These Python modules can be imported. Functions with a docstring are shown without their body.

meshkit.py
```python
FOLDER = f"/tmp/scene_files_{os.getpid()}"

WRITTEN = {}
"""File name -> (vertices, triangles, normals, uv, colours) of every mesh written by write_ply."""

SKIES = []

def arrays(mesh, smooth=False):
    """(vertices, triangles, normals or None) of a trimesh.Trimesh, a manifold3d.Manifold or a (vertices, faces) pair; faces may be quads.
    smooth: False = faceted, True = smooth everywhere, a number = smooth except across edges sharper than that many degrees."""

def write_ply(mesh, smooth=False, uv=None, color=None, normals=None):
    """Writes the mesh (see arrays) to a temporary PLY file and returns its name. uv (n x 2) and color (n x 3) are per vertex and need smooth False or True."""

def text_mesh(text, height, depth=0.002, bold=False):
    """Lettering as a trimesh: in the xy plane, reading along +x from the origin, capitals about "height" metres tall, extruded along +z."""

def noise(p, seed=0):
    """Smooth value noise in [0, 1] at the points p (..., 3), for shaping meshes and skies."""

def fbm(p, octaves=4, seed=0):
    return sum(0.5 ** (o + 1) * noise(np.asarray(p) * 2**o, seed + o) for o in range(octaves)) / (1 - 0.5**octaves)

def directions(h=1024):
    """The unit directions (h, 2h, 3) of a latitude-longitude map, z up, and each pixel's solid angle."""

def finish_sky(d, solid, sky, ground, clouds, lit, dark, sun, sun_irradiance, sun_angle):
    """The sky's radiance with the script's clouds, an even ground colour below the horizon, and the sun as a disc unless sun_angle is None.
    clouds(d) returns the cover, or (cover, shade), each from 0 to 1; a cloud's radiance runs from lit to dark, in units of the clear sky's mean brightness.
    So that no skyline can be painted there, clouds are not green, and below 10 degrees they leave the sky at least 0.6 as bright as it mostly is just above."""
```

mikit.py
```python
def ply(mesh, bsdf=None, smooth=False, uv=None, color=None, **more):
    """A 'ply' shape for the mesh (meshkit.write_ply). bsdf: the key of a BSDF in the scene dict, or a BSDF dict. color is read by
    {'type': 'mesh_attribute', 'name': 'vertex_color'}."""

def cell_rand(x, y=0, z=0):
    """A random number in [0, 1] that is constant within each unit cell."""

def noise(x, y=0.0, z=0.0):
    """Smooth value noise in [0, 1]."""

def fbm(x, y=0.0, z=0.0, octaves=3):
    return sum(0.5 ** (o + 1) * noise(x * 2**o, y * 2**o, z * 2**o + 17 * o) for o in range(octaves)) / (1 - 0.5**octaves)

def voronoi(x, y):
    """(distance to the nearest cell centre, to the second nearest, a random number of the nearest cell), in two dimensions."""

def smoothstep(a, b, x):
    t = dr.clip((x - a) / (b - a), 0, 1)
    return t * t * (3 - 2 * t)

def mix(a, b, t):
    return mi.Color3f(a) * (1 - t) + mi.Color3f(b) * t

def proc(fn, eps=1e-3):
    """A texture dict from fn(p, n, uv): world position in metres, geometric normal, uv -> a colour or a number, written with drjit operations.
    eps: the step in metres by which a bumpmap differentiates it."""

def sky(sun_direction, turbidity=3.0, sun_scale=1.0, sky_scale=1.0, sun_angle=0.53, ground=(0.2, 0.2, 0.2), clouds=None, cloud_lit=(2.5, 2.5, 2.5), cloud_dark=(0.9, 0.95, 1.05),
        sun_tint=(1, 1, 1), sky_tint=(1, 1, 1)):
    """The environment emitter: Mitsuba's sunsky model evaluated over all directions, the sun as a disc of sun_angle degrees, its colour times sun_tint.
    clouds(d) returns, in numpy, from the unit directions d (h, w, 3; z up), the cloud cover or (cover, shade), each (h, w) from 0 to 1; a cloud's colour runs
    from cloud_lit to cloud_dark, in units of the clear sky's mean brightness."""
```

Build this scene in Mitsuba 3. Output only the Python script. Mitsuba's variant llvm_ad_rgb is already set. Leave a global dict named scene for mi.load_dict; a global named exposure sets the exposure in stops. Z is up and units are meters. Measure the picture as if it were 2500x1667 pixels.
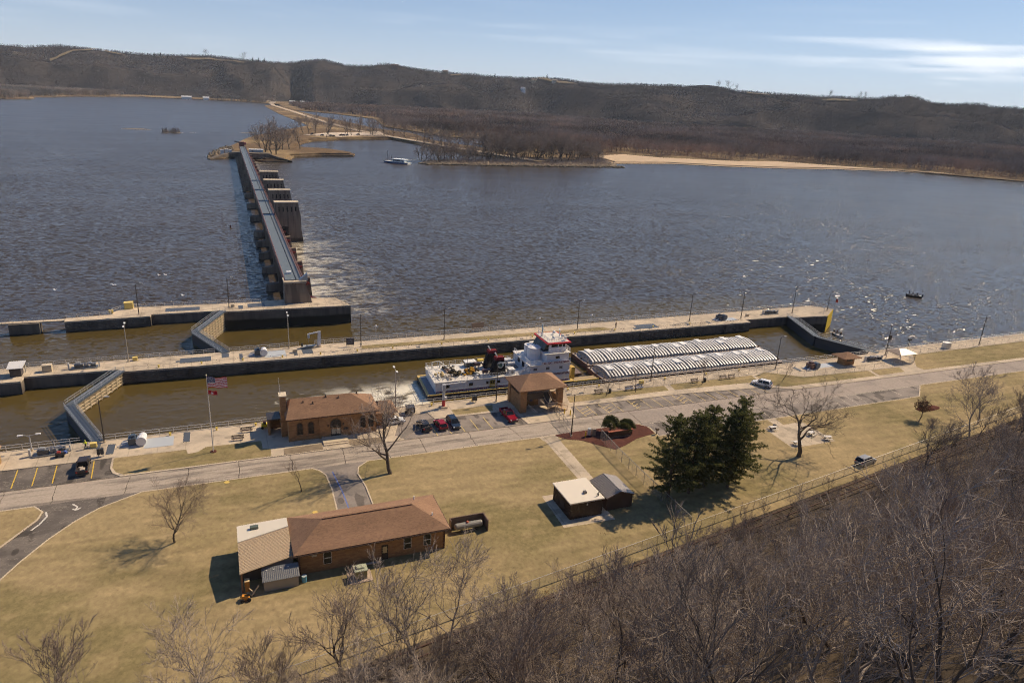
import math, random
import numpy as np, trimesh, shapely, manifold3d as m3
import mitsuba as mi, drjit as dr, mikit, meshkit
from shapely.geometry import Polygon, box as sbox, LineString
from shapely.ops import unary_union
from mikit import noise, fbm, smoothstep, mix, proc

T4 = mi.ScalarTransform4f
rng = np.random.default_rng(11)
random.seed(11)
scene, labels = {}, {}
PI = math.pi

# ---------------------------------------------------------------- camera, sky, exposure
EYE = np.array([0.0, 0.0, 62.53])
_pitch, _roll, _yaw, _f = 0.332, 0.054, 0.397, 1733.2
_fw = np.array([math.sin(_yaw) * math.cos(_pitch), math.cos(_yaw) * math.cos(_pitch), -math.sin(_pitch)])
_rt = np.array([math.cos(_yaw), -math.sin(_yaw), 0.0])
_up = np.cross(_rt, _fw)
_up2 = -math.sin(_roll) * _rt + math.cos(_roll) * _up
scene['camera'] = {'type': 'perspective', 'fov': math.degrees(2 * math.atan(1250 / _f)), 'fov_axis': 'x',
                   'near_clip': 1.0, 'far_clip': 40000.0,
                   'to_world': T4().look_at(origin=EYE.tolist(), target=(EYE + _fw).tolist(), up=_up2.tolist())}
SUN = (14.3, 4.0, 14.5)


def sky_clouds(d):
    az = np.degrees(np.arctan2(d[..., 0], d[..., 1]))
    el = np.degrees(np.arcsin(np.clip(d[..., 2], -1, 1)))
    q = np.stack([az * 0.10 + el * 0.9, el * 2.6 - az * 0.03, az * 0 + 3.0], -1)
    n = meshkit.fbm(q, 5, 3)
    q2 = np.stack([az * 0.035 + 4 + el * 0.2, el * 1.1, az * 0 + 9.0], -1)
    band = meshkit.fbm(q2, 3, 8)
    east = np.clip((az - 40) / 12, 0, 1) * np.clip((150 - az) / 60, 0, 1)
    low = np.exp(-((el - 3.7) / 0.9) ** 2)
    c = np.clip((n * 0.6 + band * 0.4 + 0.30 * east * low + 0.06 * low - 0.60) * 4.5, 0, 1)
    veil = 0.72 * np.exp(-np.abs(el) / 4.6)
    return np.clip(c * np.exp(-((el - 3.6) / 2.2) ** 2) * 0.95 * (0.2 + 0.8 * east) + veil * 0.8, 0, 1)


scene['sky'] = mikit.sky(SUN, turbidity=2.6, sky_scale=0.70, sky_tint=(0.88, 1.0, 1.15), clouds=sky_clouds, cloud_lit=(4.8, 5.1, 5.5), cloud_dark=(1.3, 1.35, 1.4), sun_tint=(1.04, 1.0, 0.93))
labels['sky'] = {'kind': 'structure'}
exposure = 1.78


# ---------------------------------------------------------------- materials
def rgb(*c):
    return {'type': 'rgb', 'value': list(c)}


VC = {'type': 'mesh_attribute', 'name': 'vertex_color'}


def prin(col, rough=0.7, spec=0.4, **k):
    return {'type': 'twosided', 'b': {'type': 'principled', 'base_color': col, 'roughness': rough, 'specular': spec, **k}}


scene['matte'] = prin(VC, 0.85, 0.25)
scene['paint'] = prin(VC, 0.42, 0.5)
scene['gloss'] = prin(VC, 0.25, 0.3, clearcoat=0.35, clearcoat_gloss=0.9)
scene['steel'] = prin(VC, 0.45, 0.5, metallic=0.6)
scene['pane'] = prin(rgb(0.012, 0.014, 0.017), 0.08, 0.35)
scene['bark'] = prin(rgb(0.105, 0.085, 0.068), 0.9, 0.2)
scene['twig'] = prin(rgb(0.34, 0.285, 0.24), 0.8, 0.3)
scene['pale_bark'] = prin(rgb(0.30, 0.255, 0.215), 0.85, 0.2)
scene['twig_dark'] = prin(rgb(0.215, 0.18, 0.155), 0.8, 0.3)
scene['twig_red'] = prin(rgb(0.245, 0.195, 0.165), 0.8, 0.3)
scene['twig_park'] = prin(rgb(0.22, 0.165, 0.13), 0.8, 0.3)
scene['far_twig'] = prin(rgb(0.26, 0.212, 0.182), 0.9, 0.2)
scene['hill_twig'] = prin(rgb(0.135, 0.112, 0.108), 0.9, 0.2)
scene['needles'] = {'type': 'principledthin', 'base_color': VC, 'roughness': 0.6, 'diff_trans': 0.7, 'spec_trans': 0.0, 'eta': 1.4}


def f_grass(p, n, uv):
    big = fbm(p.x / 17.0, p.y / 11.0, 1.3, octaves=3)
    mid = fbm(p.x / 2.3 + 7, p.y / 1.7, 4.1, octaves=3)
    fine = noise(p.x * 2.6, p.y * 2.2, 0.5) * 0.6 + noise(p.x * 7.0, p.y * 6.0, 2.5) * 0.4
    sm = fbm(p.x / 0.75, p.y / 0.65, 7.7, octaves=2)
    c = mix((0.315, 0.245, 0.135), (0.222, 0.182, 0.090), smoothstep(0.40, 0.62, big))
    c = mix(c, (0.375, 0.285, 0.160), smoothstep(0.45, 0.75, mid) * 0.38) * (0.86 + 0.28 * sm) * (0.90 + 0.2 * noise(p.x / 9.0 + p.y / 30.0, p.y / 0.8, 3.0))
    mow = 0.5 + 0.5 * dr.sin((p.y + 0.18 * p.x) * 2.6 + 3.0 * noise(p.x / 9.0, p.y / 9.0))
    return c * (0.60 + 0.72 * fine) * (0.95 + 0.07 * mow)


scene['grass'] = prin(proc(f_grass), 0.95, 0.1)


def f_concrete(p, n, uv):
    b = fbm(p.x / 6.0, p.y / 5.0, p.z / 3.0, octaves=4)
    s = noise(p.x * 1.7, p.y * 1.7, p.z * 1.7) * 0.5 + noise(p.x * 5.0, p.y * 5.0, p.z * 5.0) * 0.5
    jx = dr.abs(dr.round(p.x / 4.6) * 4.6 - p.x)
    st = smoothstep(0.52, 0.75, fbm(p.x / 1.9, p.y / 1.4, 31.0, octaves=3)) * 0.25
    joint = (1.0 - st) * 1.0 - 0.22 * (1.0 - smoothstep(0.03, 0.10, jx))
    c = mix((0.52, 0.435, 0.33), (0.42, 0.355, 0.275), smoothstep(0.35, 0.7, b))
    return c * (0.88 + 0.2 * s) * joint


scene['concrete'] = prin(proc(f_concrete), 0.9, 0.2)


def f_road(p, n, uv):
    track = noise(p.x / 9.0, p.y * 1.4, 2.0)
    track2 = fbm(p.x / 2.5, p.y * 3.0, 6.0, octaves=2)
    b = fbm(p.x / 7.0, p.y / 3.0, 9.0, octaves=3)
    e = smoothstep(60.0, 85.0, p.x)
    c1 = mix((0.375, 0.32, 0.265), (0.19, 0.165, 0.142), smoothstep(0.42, 0.85, track * 0.55 + track2 * 0.45))
    c2 = mix((0.335, 0.285, 0.245), (0.285, 0.245, 0.215), smoothstep(0.4, 0.7, b))
    c = mix(c1, c2, e)
    return c * (0.9 + 0.2 * noise(p.x * 4.0, p.y * 4.0, 1.0))


scene['road_mat'] = prin(proc(f_road), 0.9, 0.2)


def f_asphalt(p, n, uv):
    b = fbm(p.x / 4.0, p.y / 2.2, 3.0, octaves=3)
    cr = dr.abs(fbm(p.x / 1.9, p.y / 1.1, 12.0, octaves=3) - 0.5)
    crack = 1.0 - smoothstep(0.0, 0.03, cr)
    old = smoothstep(-34.0, 16.0, p.x)
    c = mix(mix((0.105, 0.093, 0.085), (0.165, 0.145, 0.128), smoothstep(0.35, 0.7, b)), mix((0.26, 0.225, 0.20), (0.19, 0.168, 0.15), smoothstep(0.35, 0.7, b)), old)
    oil = smoothstep(0.66, 0.80, noise(p.x / 1.3, p.y / 2.2, 21.0)) * 0.45
    c = c * (1.0 - oil)
    return mix(c, (0.27, 0.235, 0.195), crack * 0.5 * (1.0 - old)) * (0.9 + 0.2 * noise(p.x * 5.0, p.y * 5.0))


scene['asphalt'] = prin(proc(f_asphalt), 0.9, 0.2)


def f_wall(p, n, uv):
    streak = fbm((p.x + p.y) / 0.9, p.z / 7.0, 2.0, octaves=3)
    b = fbm((p.x + p.y) / 5.0, p.z / 2.5, 5.0, octaves=3)
    wet = smoothstep(0.0, 0.7, -2.55 + 0.3 * noise((p.x + p.y) / 3.0, 1.0) - p.z)
    c = mix((0.165, 0.14, 0.115), (0.090, 0.078, 0.068), smoothstep(0.3, 0.7, 0.5 * streak + 0.5 * b))
    return mix(c, (0.030, 0.028, 0.022), wet)


scene['wall_mat'] = prin(proc(f_wall), 0.9, 0.2)


def f_pier(p, n, uv):
    streak = fbm((p.x + p.y) / 0.8, p.z / 9.0, 2.0, octaves=3)
    lift = dr.abs(dr.round(p.z / 1.5) * 1.5 - p.z)
    c = mix((0.225, 0.18, 0.142), (0.125, 0.10, 0.082), smoothstep(0.3, 0.75, streak))
    wet = smoothstep(-3.2, -4.4, p.z)
    return mix(c * (0.86 + 0.14 * smoothstep(0.0, 0.07, lift)), (0.05, 0.042, 0.032), wet * 0.8)


scene['pier_mat'] = prin(proc(f_pier), 0.9, 0.2)


def f_brick(p, n, uv):
    u = p.x + p.y
    row = dr.floor(p.z / 0.2)
    r = mikit.cell_rand(dr.floor(u / 0.55 + 0.5 * (row - 2 * dr.floor(row / 2))), row, 3)
    mort = smoothstep(0.0, 0.03, dr.abs(p.z / 0.2 - dr.round(p.z / 0.2)) * 0.2)
    c = mix((0.37, 0.215, 0.105), (0.265, 0.148, 0.074), r)
    return c * (0.85 + 0.25 * fbm(u / 2.0, p.z / 1.0, octaves=2)) * (0.85 + 0.15 * mort)


scene['brick'] = prin(proc(f_brick), 0.9, 0.2)


def f_shingle(p, n, uv):
    r = mikit.cell_rand(dr.floor(p.x / 0.32), dr.floor(p.y / 0.14), dr.floor(p.z / 0.2))
    b = fbm(p.x / 3.0, p.y / 1.6, p.z, octaves=3)
    c = mix((0.275, 0.168, 0.108), (0.20, 0.124, 0.084), r)
    return c * (0.80 + 0.4 * b)


scene['shingle'] = prin(proc(f_shingle), 0.9, 0.15)


def f_foam(p):
    # white water: below the dam gates, behind the towboat, along the gate sill
    ux = (p.x - 24.0) / 28.0
    warp = fbm(p.x / 9.0, p.y / 9.0, 2.0, octaves=2) * 2.2
    s1 = 1.0 - 3.2 * dr.abs(fbm(p.x / 9.0 + warp, p.y / 3.6 + warp, 1.0, octaves=3) - 0.5)
    s2 = fbm(p.x / 2.0 + warp, p.y / 1.0, 5.0, octaves=3)
    inb = smoothstep(24.0, 25.5, p.x) * smoothstep(213.0, 222.0, p.y) * (1.0 - smoothstep(705.0, 720.0, p.y))
    roller = smoothstep(325.0, 345.0, p.y) * 0.10
    s3 = noise(p.x / 0.7 + warp, p.y / 0.35, 9.0)
    fall = 1.0 - smoothstep(0.15, 1.5, ux)
    d1 = inb * fall * (smoothstep(0.42, 0.86, s1 * 0.42 + s2 * 0.38 + s3 * 0.2 + 0.13 * (1.0 - smoothstep(0.0, 0.4, ux)) - 0.08 * ux - roller) * 0.85 + 0.10 * (1.0 - smoothstep(0.0, 0.7, ux)))
    wx = (40.5 - p.x) / 30.0
    inw = smoothstep(0.0, 0.04, wx) * (1.0 - smoothstep(0.95, 1.3, wx)) * smoothstep(135.0, 137.0, p.y) * (1.0 - smoothstep(150.0 - 3.0 * wx, 157.0, p.y + 2.0 * s2))
    w1 = fbm(p.x / 3.0 + 0.8 * fbm(p.x / 4.0, p.y / 4.0), p.y / 1.5, 3.0, octaves=4)
    w2 = dr.abs(fbm(p.x / 5.5, p.y / 2.4, 8.0, octaves=3) - 0.5)
    near = smoothstep(0.30, 0.56, w1 + 0.16 * (1.0 - 2.0 * wx))
    far = (1.0 - smoothstep(0.006, 0.045, w2)) * smoothstep(0.40, 0.55, w1)
    d2 = inw * dr.maximum(near * (1.0 - smoothstep(0.5, 1.1, wx)), far * 0.8)
    return dr.clip(d1 * 0.9 + d2, 0, 1)


def f_water(p, n, uv):
    foam = f_foam(p)
    b = fbm(p.x / 30.0, p.y / 18.0, octaves=3)
    c = mix((0.044, 0.035, 0.026), (0.062, 0.045, 0.014), (1.0 - smoothstep(205.0, 220.0, p.y)) * (1.0 - smoothstep(170.0, 200.0, p.x)))
    c = mix(c, c * 1.35, b)
    return mix(c, (0.70, 0.66, 0.54), foam)


def f_wave(p, n, uv):
    wob = noise(p.x / 13.0, p.y / 13.0, 3.0)
    a = fbm(p.x / 3.4 + wob, p.y / 1.9 + 0.10 * p.x, 1.0, octaves=2)
    b = noise(p.x / 1.1, p.y / 0.7, 4.0)
    gust = 0.65 + 0.6 * fbm(p.x / 60.0, p.y / 35.0, 7.0, octaves=2)
    calm = 1.0 - 0.65 * (1.0 - smoothstep(178.0, 212.0, p.y)) * (1.0 - smoothstep(165.0, 190.0, p.x))
    b2 = noise(p.x / 1.5 + 3.0, p.y / 1.0, 8.0)
    return (a * 0.21 + b * 0.10 + dr.square(dr.square(b2)) * 0.36) * gust * calm + f_foam(p) * 0.06


scene['water_mat'] = {'type': 'bumpmap', 'tex': proc(f_wave, eps=0.08), 'scale': 1.0,
                      'b': {'type': 'principled', 'base_color': proc(f_water), 'roughness': 0.16, 'eta': 1.33}}


def f_hill(p, n, uv):
    b = fbm(p.x / 120.0, p.y / 120.0, p.z / 40.0, octaves=4)
    f = fbm(p.x / 9.0, p.y / 9.0, p.z / 9.0, octaves=2)
    c = mix((0.062, 0.054, 0.053), (0.036, 0.034, 0.039), smoothstep(0.35, 0.65, b))
    return c * (0.7 + 0.6 * f)


scene['hill_mat'] = prin(proc(f_hill), 1.0, 0.0)


def f_flat(p, n, uv):
    b = fbm(p.x / 45.0, p.y / 60.0, octaves=3)
    f = fbm(p.x / 5.0, p.y / 7.0, octaves=2)
    return mix((0.135, 0.098, 0.066), (0.235, 0.175, 0.105), smoothstep(0.45, 0.7, b)) * (0.7 + 0.6 * f)


scene['flat_mat'] = prin(proc(f_flat), 1.0, 0.0)


def f_sand(p, n, uv):
    return mix((0.56, 0.43, 0.29), (0.44, 0.33, 0.21), fbm(p.x / 9.0, p.y / 5.0, octaves=3))


scene['sand'] = prin(proc(f_sand), 1.0, 0.1)


def f_litter(p, n, uv):
    b = fbm(p.x / 4.0, p.y / 4.0, p.z / 4.0, octaves=3)
    f = noise(p.x * 3.0, p.y * 3.0, p.z * 3.0)
    return mix((0.125, 0.098, 0.070), (0.062, 0.051, 0.040), smoothstep(0.3, 0.7, b)) * (0.65 + 0.7 * f)


scene['litter'] = prin(proc(f_litter), 1.0, 0.0)


def f_rock(p, n, uv):
    return mix((0.30, 0.24, 0.17), (0.15, 0.12, 0.09), fbm(p.x / 1.2, p.y / 1.2, p.z / 1.2, octaves=3))


scene['rock'] = prin(proc(f_rock), 0.95, 0.1)


def f_mulch(p, n, uv):
    return mix((0.135, 0.060, 0.048), (0.075, 0.036, 0.031), fbm(p.x * 2.0, p.y * 2.0, octaves=3))


scene['mulch_mat'] = prin(proc(f_mulch), 1.0, 0.0)


# colours
WHITE = (0.70, 0.70, 0.70); GALV = (0.42, 0.43, 0.44); DARK = (0.025, 0.025, 0.027); BRONZE = (0.05, 0.042, 0.036)
STEELG = (0.20, 0.22, 0.24); DKRED = (0.11, 0.022, 0.022); RED = (0.42, 0.025, 0.035); YEL = (0.62, 0.43, 0.05); CONC = (0.48, 0.40, 0.30)


# ---------------------------------------------------------------- mesh building
class M:
    def __init__(s):
        s.v, s.f, s.n = [], [], 0

    def add(s, v, f):
        v = np.asarray(v, float)
        s.v.append(v); s.f.append(np.asarray(f, int) + s.n); s.n += len(v)
        return s

    def tm(s, m):
        if hasattr(m, 'to_mesh'):
            q = m.to_mesh(); return s.add(q.vert_properties[:, :3], q.tri_verts)
        return s.add(m.vertices, m.faces)

    def box(s, x0, y0, z0, x1, y1, z1):
        x0, x1 = sorted((x0, x1)); y0, y1 = sorted((y0, y1)); z0, z1 = sorted((z0, z1))
        return s.hexa([(x0, y0, z0), (x1, y0, z0), (x1, y1, z0), (x0, y1, z0), (x0, y0, z1), (x1, y0, z1), (x1, y1, z1), (x0, y1, z1)])

    def cb(s, cx, cy, cz, wx, wy, wz):
        return s.box(cx - wx / 2, cy - wy / 2, cz - wz / 2, cx + wx / 2, cy + wy / 2, cz + wz / 2)

    def hexa(s, p):
        return s.add(p, [[0, 2, 1], [0, 3, 2], [4, 5, 6], [4, 6, 7], [0, 1, 5], [0, 5, 4], [1, 2, 6], [1, 6, 5], [2, 3, 7], [2, 7, 6], [3, 0, 4], [3, 4, 7]])

    def bar(s, p, q, w, h=None, up=(0, 0, 1)):
        p, q = np.array(p, float), np.array(q, float); h = h or w
        d = q - p; d /= np.linalg.norm(d)
        up = np.array(up, float)
        if abs(d @ up) > 0.98: up = np.array([1.0, 0, 0])
        a = np.cross(d, up); a /= np.linalg.norm(a); b = np.cross(a, d)
        a, b = a * w / 2, b * h / 2
        return s.hexa([p - a - b, p + a - b, p + a + b, p - a + b, q - a - b, q + a - b, q + a + b, q - a + b])

    def tube(s, p, q, r0, r1=None, n=8, cap=True):
        p, q = np.array(p, float), np.array(q, float); r1 = r0 if r1 is None else r1
        d = q - p; d /= np.linalg.norm(d)
        a = np.cross(d, [0, 0, 1] if abs(d[2]) < 0.9 else [1, 0, 0]); a /= np.linalg.norm(a); b = np.cross(d, a)
        t = np.arange(n) * 2 * PI / n
        ring = np.cos(t)[:, None] * a + np.sin(t)[:, None] * b
        i = np.arange(n); j = (i + 1) % n
        f = np.vstack([np.stack([i, j, j + n], 1), np.stack([i, j + n, i + n], 1)])
        v = np.vstack([p + ring * r0, q + ring * r1])
        if cap:
            v = np.vstack([v, [p], [q]])
            f = np.vstack([f, np.stack([j, i, i * 0 + 2 * n], 1), np.stack([i + n, j + n, i * 0 + 2 * n + 1], 1)])
        return s.add(v, f)

    def path(s, pts, r, n=6):
        for a, b in zip(pts[:-1], pts[1:]): s.tube(a, b, r, r, n)
        return s

    def prism(s, poly, z0, z1):
        poly = poly if hasattr(poly, 'geom_type') else Polygon(poly)
        for g in getattr(poly, 'geoms', [poly]):
            if g.geom_type != 'Polygon' or g.area < 1e-4: continue
            m = trimesh.creation.extrude_polygon(g, z1 - z0, engine='earcut'); m.apply_translation([0, 0, z0]); s.tm(m)
        return s

    def slab(s, pts, t):
        """A flat 3-D polygon (convex, counter-clockwise seen from outside) with thickness t below it."""
        p = np.array(pts, float); n = np.cross(p[1] - p[0], p[2] - p[0]); n /= np.linalg.norm(n)
        k = len(p); v = np.vstack([p, p - n * t]); f = []
        for i in range(1, k - 1): f += [[0, i, i + 1], [k, k + i + 1, k + i]]
        for i in range(k):
            j = (i + 1) % k; f += [[i, i + k, j + k], [i, j + k, j]]
        return s.add(v, f)

    def ball(s, c, r, sc=(1, 1, 1), sub=1):
        m = trimesh.creation.icosphere(sub, 1.0)
        return s.add(m.vertices * np.array(sc) * r + np.array(c), m.faces)

    def hull(s, pts):
        m = m3.Manifold.hull_points(np.array(pts, float)); return s.tm(m)

    def out(s):
        return np.vstack(s.v), np.vstack(s.f)


_cnt = {}


def newkey(name):
    """The next free key: name, name_001, name_002, ..."""
    c = _cnt.get(name, -1) + 1
    _cnt[name] = c
    return name if c == 0 else f'{name}_{c:03d}'


def shape(m, mat, col=None, smooth=False):
    v, f = m.out() if isinstance(m, M) else m
    if mat in ('matte', 'paint', 'gloss', 'steel', 'needles'):
        return mikit.ply((v, f), mat, smooth=bool(smooth), color=np.tile(np.array(col or (0.4, 0.4, 0.4), float), (len(v), 1)))
    return mikit.ply((v, f), mat, smooth=smooth)


def thing(name, label=None, cat=None, group=None, kind=None):
    k = newkey(name)
    d = {}
    if label: d['label'] = label
    if cat: d['category'] = cat
    if group: d['group'] = group
    if kind: d['kind'] = kind
    if d: labels[k] = d
    return k


def part(parent, name, m, mat, col=None, smooth=False, label=None, kind=None, xf=None):
    k = newkey(parent + '__' + name)
    s = shape(m, mat, col, smooth)
    if xf is not None: s = {**s, 'to_world': xf}
    scene[k] = s
    if label or kind: labels[k] = {a: b for a, b in (('label', label), ('kind', kind)) if b}
    return k


def solid(name, m, mat, col=None, smooth=False, label=None, cat=None, group=None, kind=None):
    k = thing(name, label, cat, group, kind)
    scene[k] = shape(m, mat, col, smooth)
    return k


class Proto:
    """A thing's parts in their own frame, placed as often as wanted."""

    def __init__(s): s.parts = []; s.c = {}

    def add(s, name, m, mat, col=None, smooth=False, under=None):
        name = (under + '__' if under else '') + name
        i = s.c.get(name, -1) + 1; s.c[name] = i
        full = name if i == 0 else f'{name}_{i:03d}'
        s.parts.append((full, shape(m, mat, col, smooth))); return full

    def put(s, name, label, cat, x, y, z=0.0, rot=0.0, sc=1.0, group=None, recolor=None):
        k = thing(name, label, cat, group)
        xf = T4().translate([x, y, z]).rotate([0, 0, 1], rot).scale(sc)
        for n, sh in s.parts: scene[k + '__' + n] = {**sh, 'to_world': xf}
        return k


def structure(name, m, mat, col=None, smooth=False):
    return solid(name, m, mat, col, smooth, kind='structure')


def P(*pts): return Polygon(pts)


def ang(v): return v / np.linalg.norm(v)
# ================================================================ the site: lawns, road, car parks, pavements
def yfence(x): return 70.4 + 0.17 * (x - 28.0)


SITE = P((-90, yfence(-90) - 2.5), (260, yfence(260) - 2.5), (260, 136), (168.5, 135.3), (168.5, 133.4), (-90, 133.4))
drive_1 = P((-15.1, 113.05), (-20.8, 109.8), (-23.6, 107), (-26.4, 103), (-28.8, 98.5), (-30.3, 95.1), (-33, 88), (-38, 76), (-46, 70), (-52, 74), (-44, 84), (-38, 93), (-32, 102.6), (-28.6, 108.8), (-28.3, 111.0), (-29.8, 113.05))
drive_2 = P((11.2, 113.05), (12.4, 111.8), (13.2, 110), (13.5, 105.1), (13.2, 93), (18.8, 93), (18.7, 104.5), (18.2, 109.0), (18.7, 111.2), (20.8, 113.05))
lot_r2 = P((76.6, 113.05), (78.0, 110.5), (77.8, 106.9), (151.0, 107.6), (157.8, 113.05))
road_poly = P((-90, 113), (260, 113), (260, 119), (-90, 119))
lot_l = P((-90, 119.02), (-18.8, 119.02), (-20.2, 120.6), (-20.75, 122.5), (-20.8, 126.2), (-90, 126.6))
lot_a = P((27.6, 121.4), (30.6, 129.6), (36.3, 129.6), (36.9, 126.3), (53.6, 126.0), (54.4, 119.02), (29, 119.02))
lot_r = P((65.3, 119.02), (66.6, 124.3), (95, 124.0), (118.2, 122.0), (123.6, 119.02))
path_1 = P((54.0, 113), (57.9, 113), (57.5, 109.5), (56.9, 93.0), (54.2, 93.0), (54.6, 110.3))
patio = P((101.3, 103.6), (111.7, 104.1), (111.9, 94.7), (100.8, 94.7))
patio_path = P((105.0, 107.4), (107.2, 107.4), (106.6, 103.9), (104.6, 103.8))
mulch = P((57.8, 112.6), (61.6, 112.9), (67.2, 112.95), (75.6, 112.7), (77.3, 111.1), (77.2, 108.2), (72.6, 107.2), (68.8, 105.3), (66.3, 104.3), (64.0, 106.8), (61.9, 109.4), (59.0, 110.9)).buffer(0.25)
pad = P((45.8, 92.9), (45.4, 83.5), (54.3, 83.2), (54.3, 92.9))
lawns_n = [P((-20.5, 126.0), (-9.1, 126.0), (-8.8, 124.2), (-7.2, 124.5), (-5.8, 126.1), (3.6, 125.8), (3.6, 122.6), (5.0, 122.2), (4.9, 119.35), (-18.5, 119.5), (-19.7, 120.8), (-20.4, 122.5)).buffer(-.3).buffer(.3),
           P((41.4, 129.6), (50.6, 129.7), (49.7, 126.9), (41.4, 126.9)), P((68.2, 129.4), (67.4, 126.3), (93.1, 126.5), (93.6, 129.3)),
           P((95.4, 129.6), (94.7, 126.4), (118.3, 125.4), (119.4, 129.4)), P((119.9, 128.8), (124.2, 130.4), (132.1, 124.9), (152.6, 124.3), (152.0, 120.7), (122.6, 121.0), (119.8, 122.6)),
           P((153.7, 124.3), (163.4, 124.0), (162.1, 121.0), (152.8, 120.7)), P((168.8, 120.7), (168.6, 122.8), (176.2, 130.5), (260, 131.6), (260, 120.2))]
beds = [P((7.2, 121.4), (14.0, 121.7), (13.9, 119.4), (7.1, 119.2)), P((19.0, 121.7), (25.4, 121.3), (25.2, 119.2), (19.6, 119.2), (18.8, 120.0))]
flatware = unary_union([road_poly, drive_1, drive_2, lot_r2, lot_l, lot_a, lot_r])
conc_n = SITE.intersection(sbox(-90, 119, 260, 137)).difference(unary_union(lawns_n + beds + [lot_l, lot_a, lot_r]))
conc_s = unary_union([path_1, patio, patio_path, pad]).difference(flatware)
lawn_s = SITE.intersection(sbox(-90, 0, 260, 113)).difference(unary_union([flatware, conc_s, mulch]))
structure('lawn', M().prism(unary_union([lawn_s] + lawns_n), -0.3, 0.0), 'grass')
structure('pavement', M().prism(unary_union([conc_n, conc_s]), -0.3, -0.004), 'concrete')
structure('mulch_bed', M().prism(mulch.difference(flatware), -0.3, 0.06), 'mulch_mat')
structure('gravel_bed', M().prism(beds[0], -0.3, 0.05), 'rock')
structure('gravel_bed', M().prism(beds[1], -0.3, 0.05), 'rock')
structure('road_base', M().prism(SITE.buffer(0.3), -0.6, -0.16), 'matte', (0.05, 0.045, 0.04))
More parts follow.
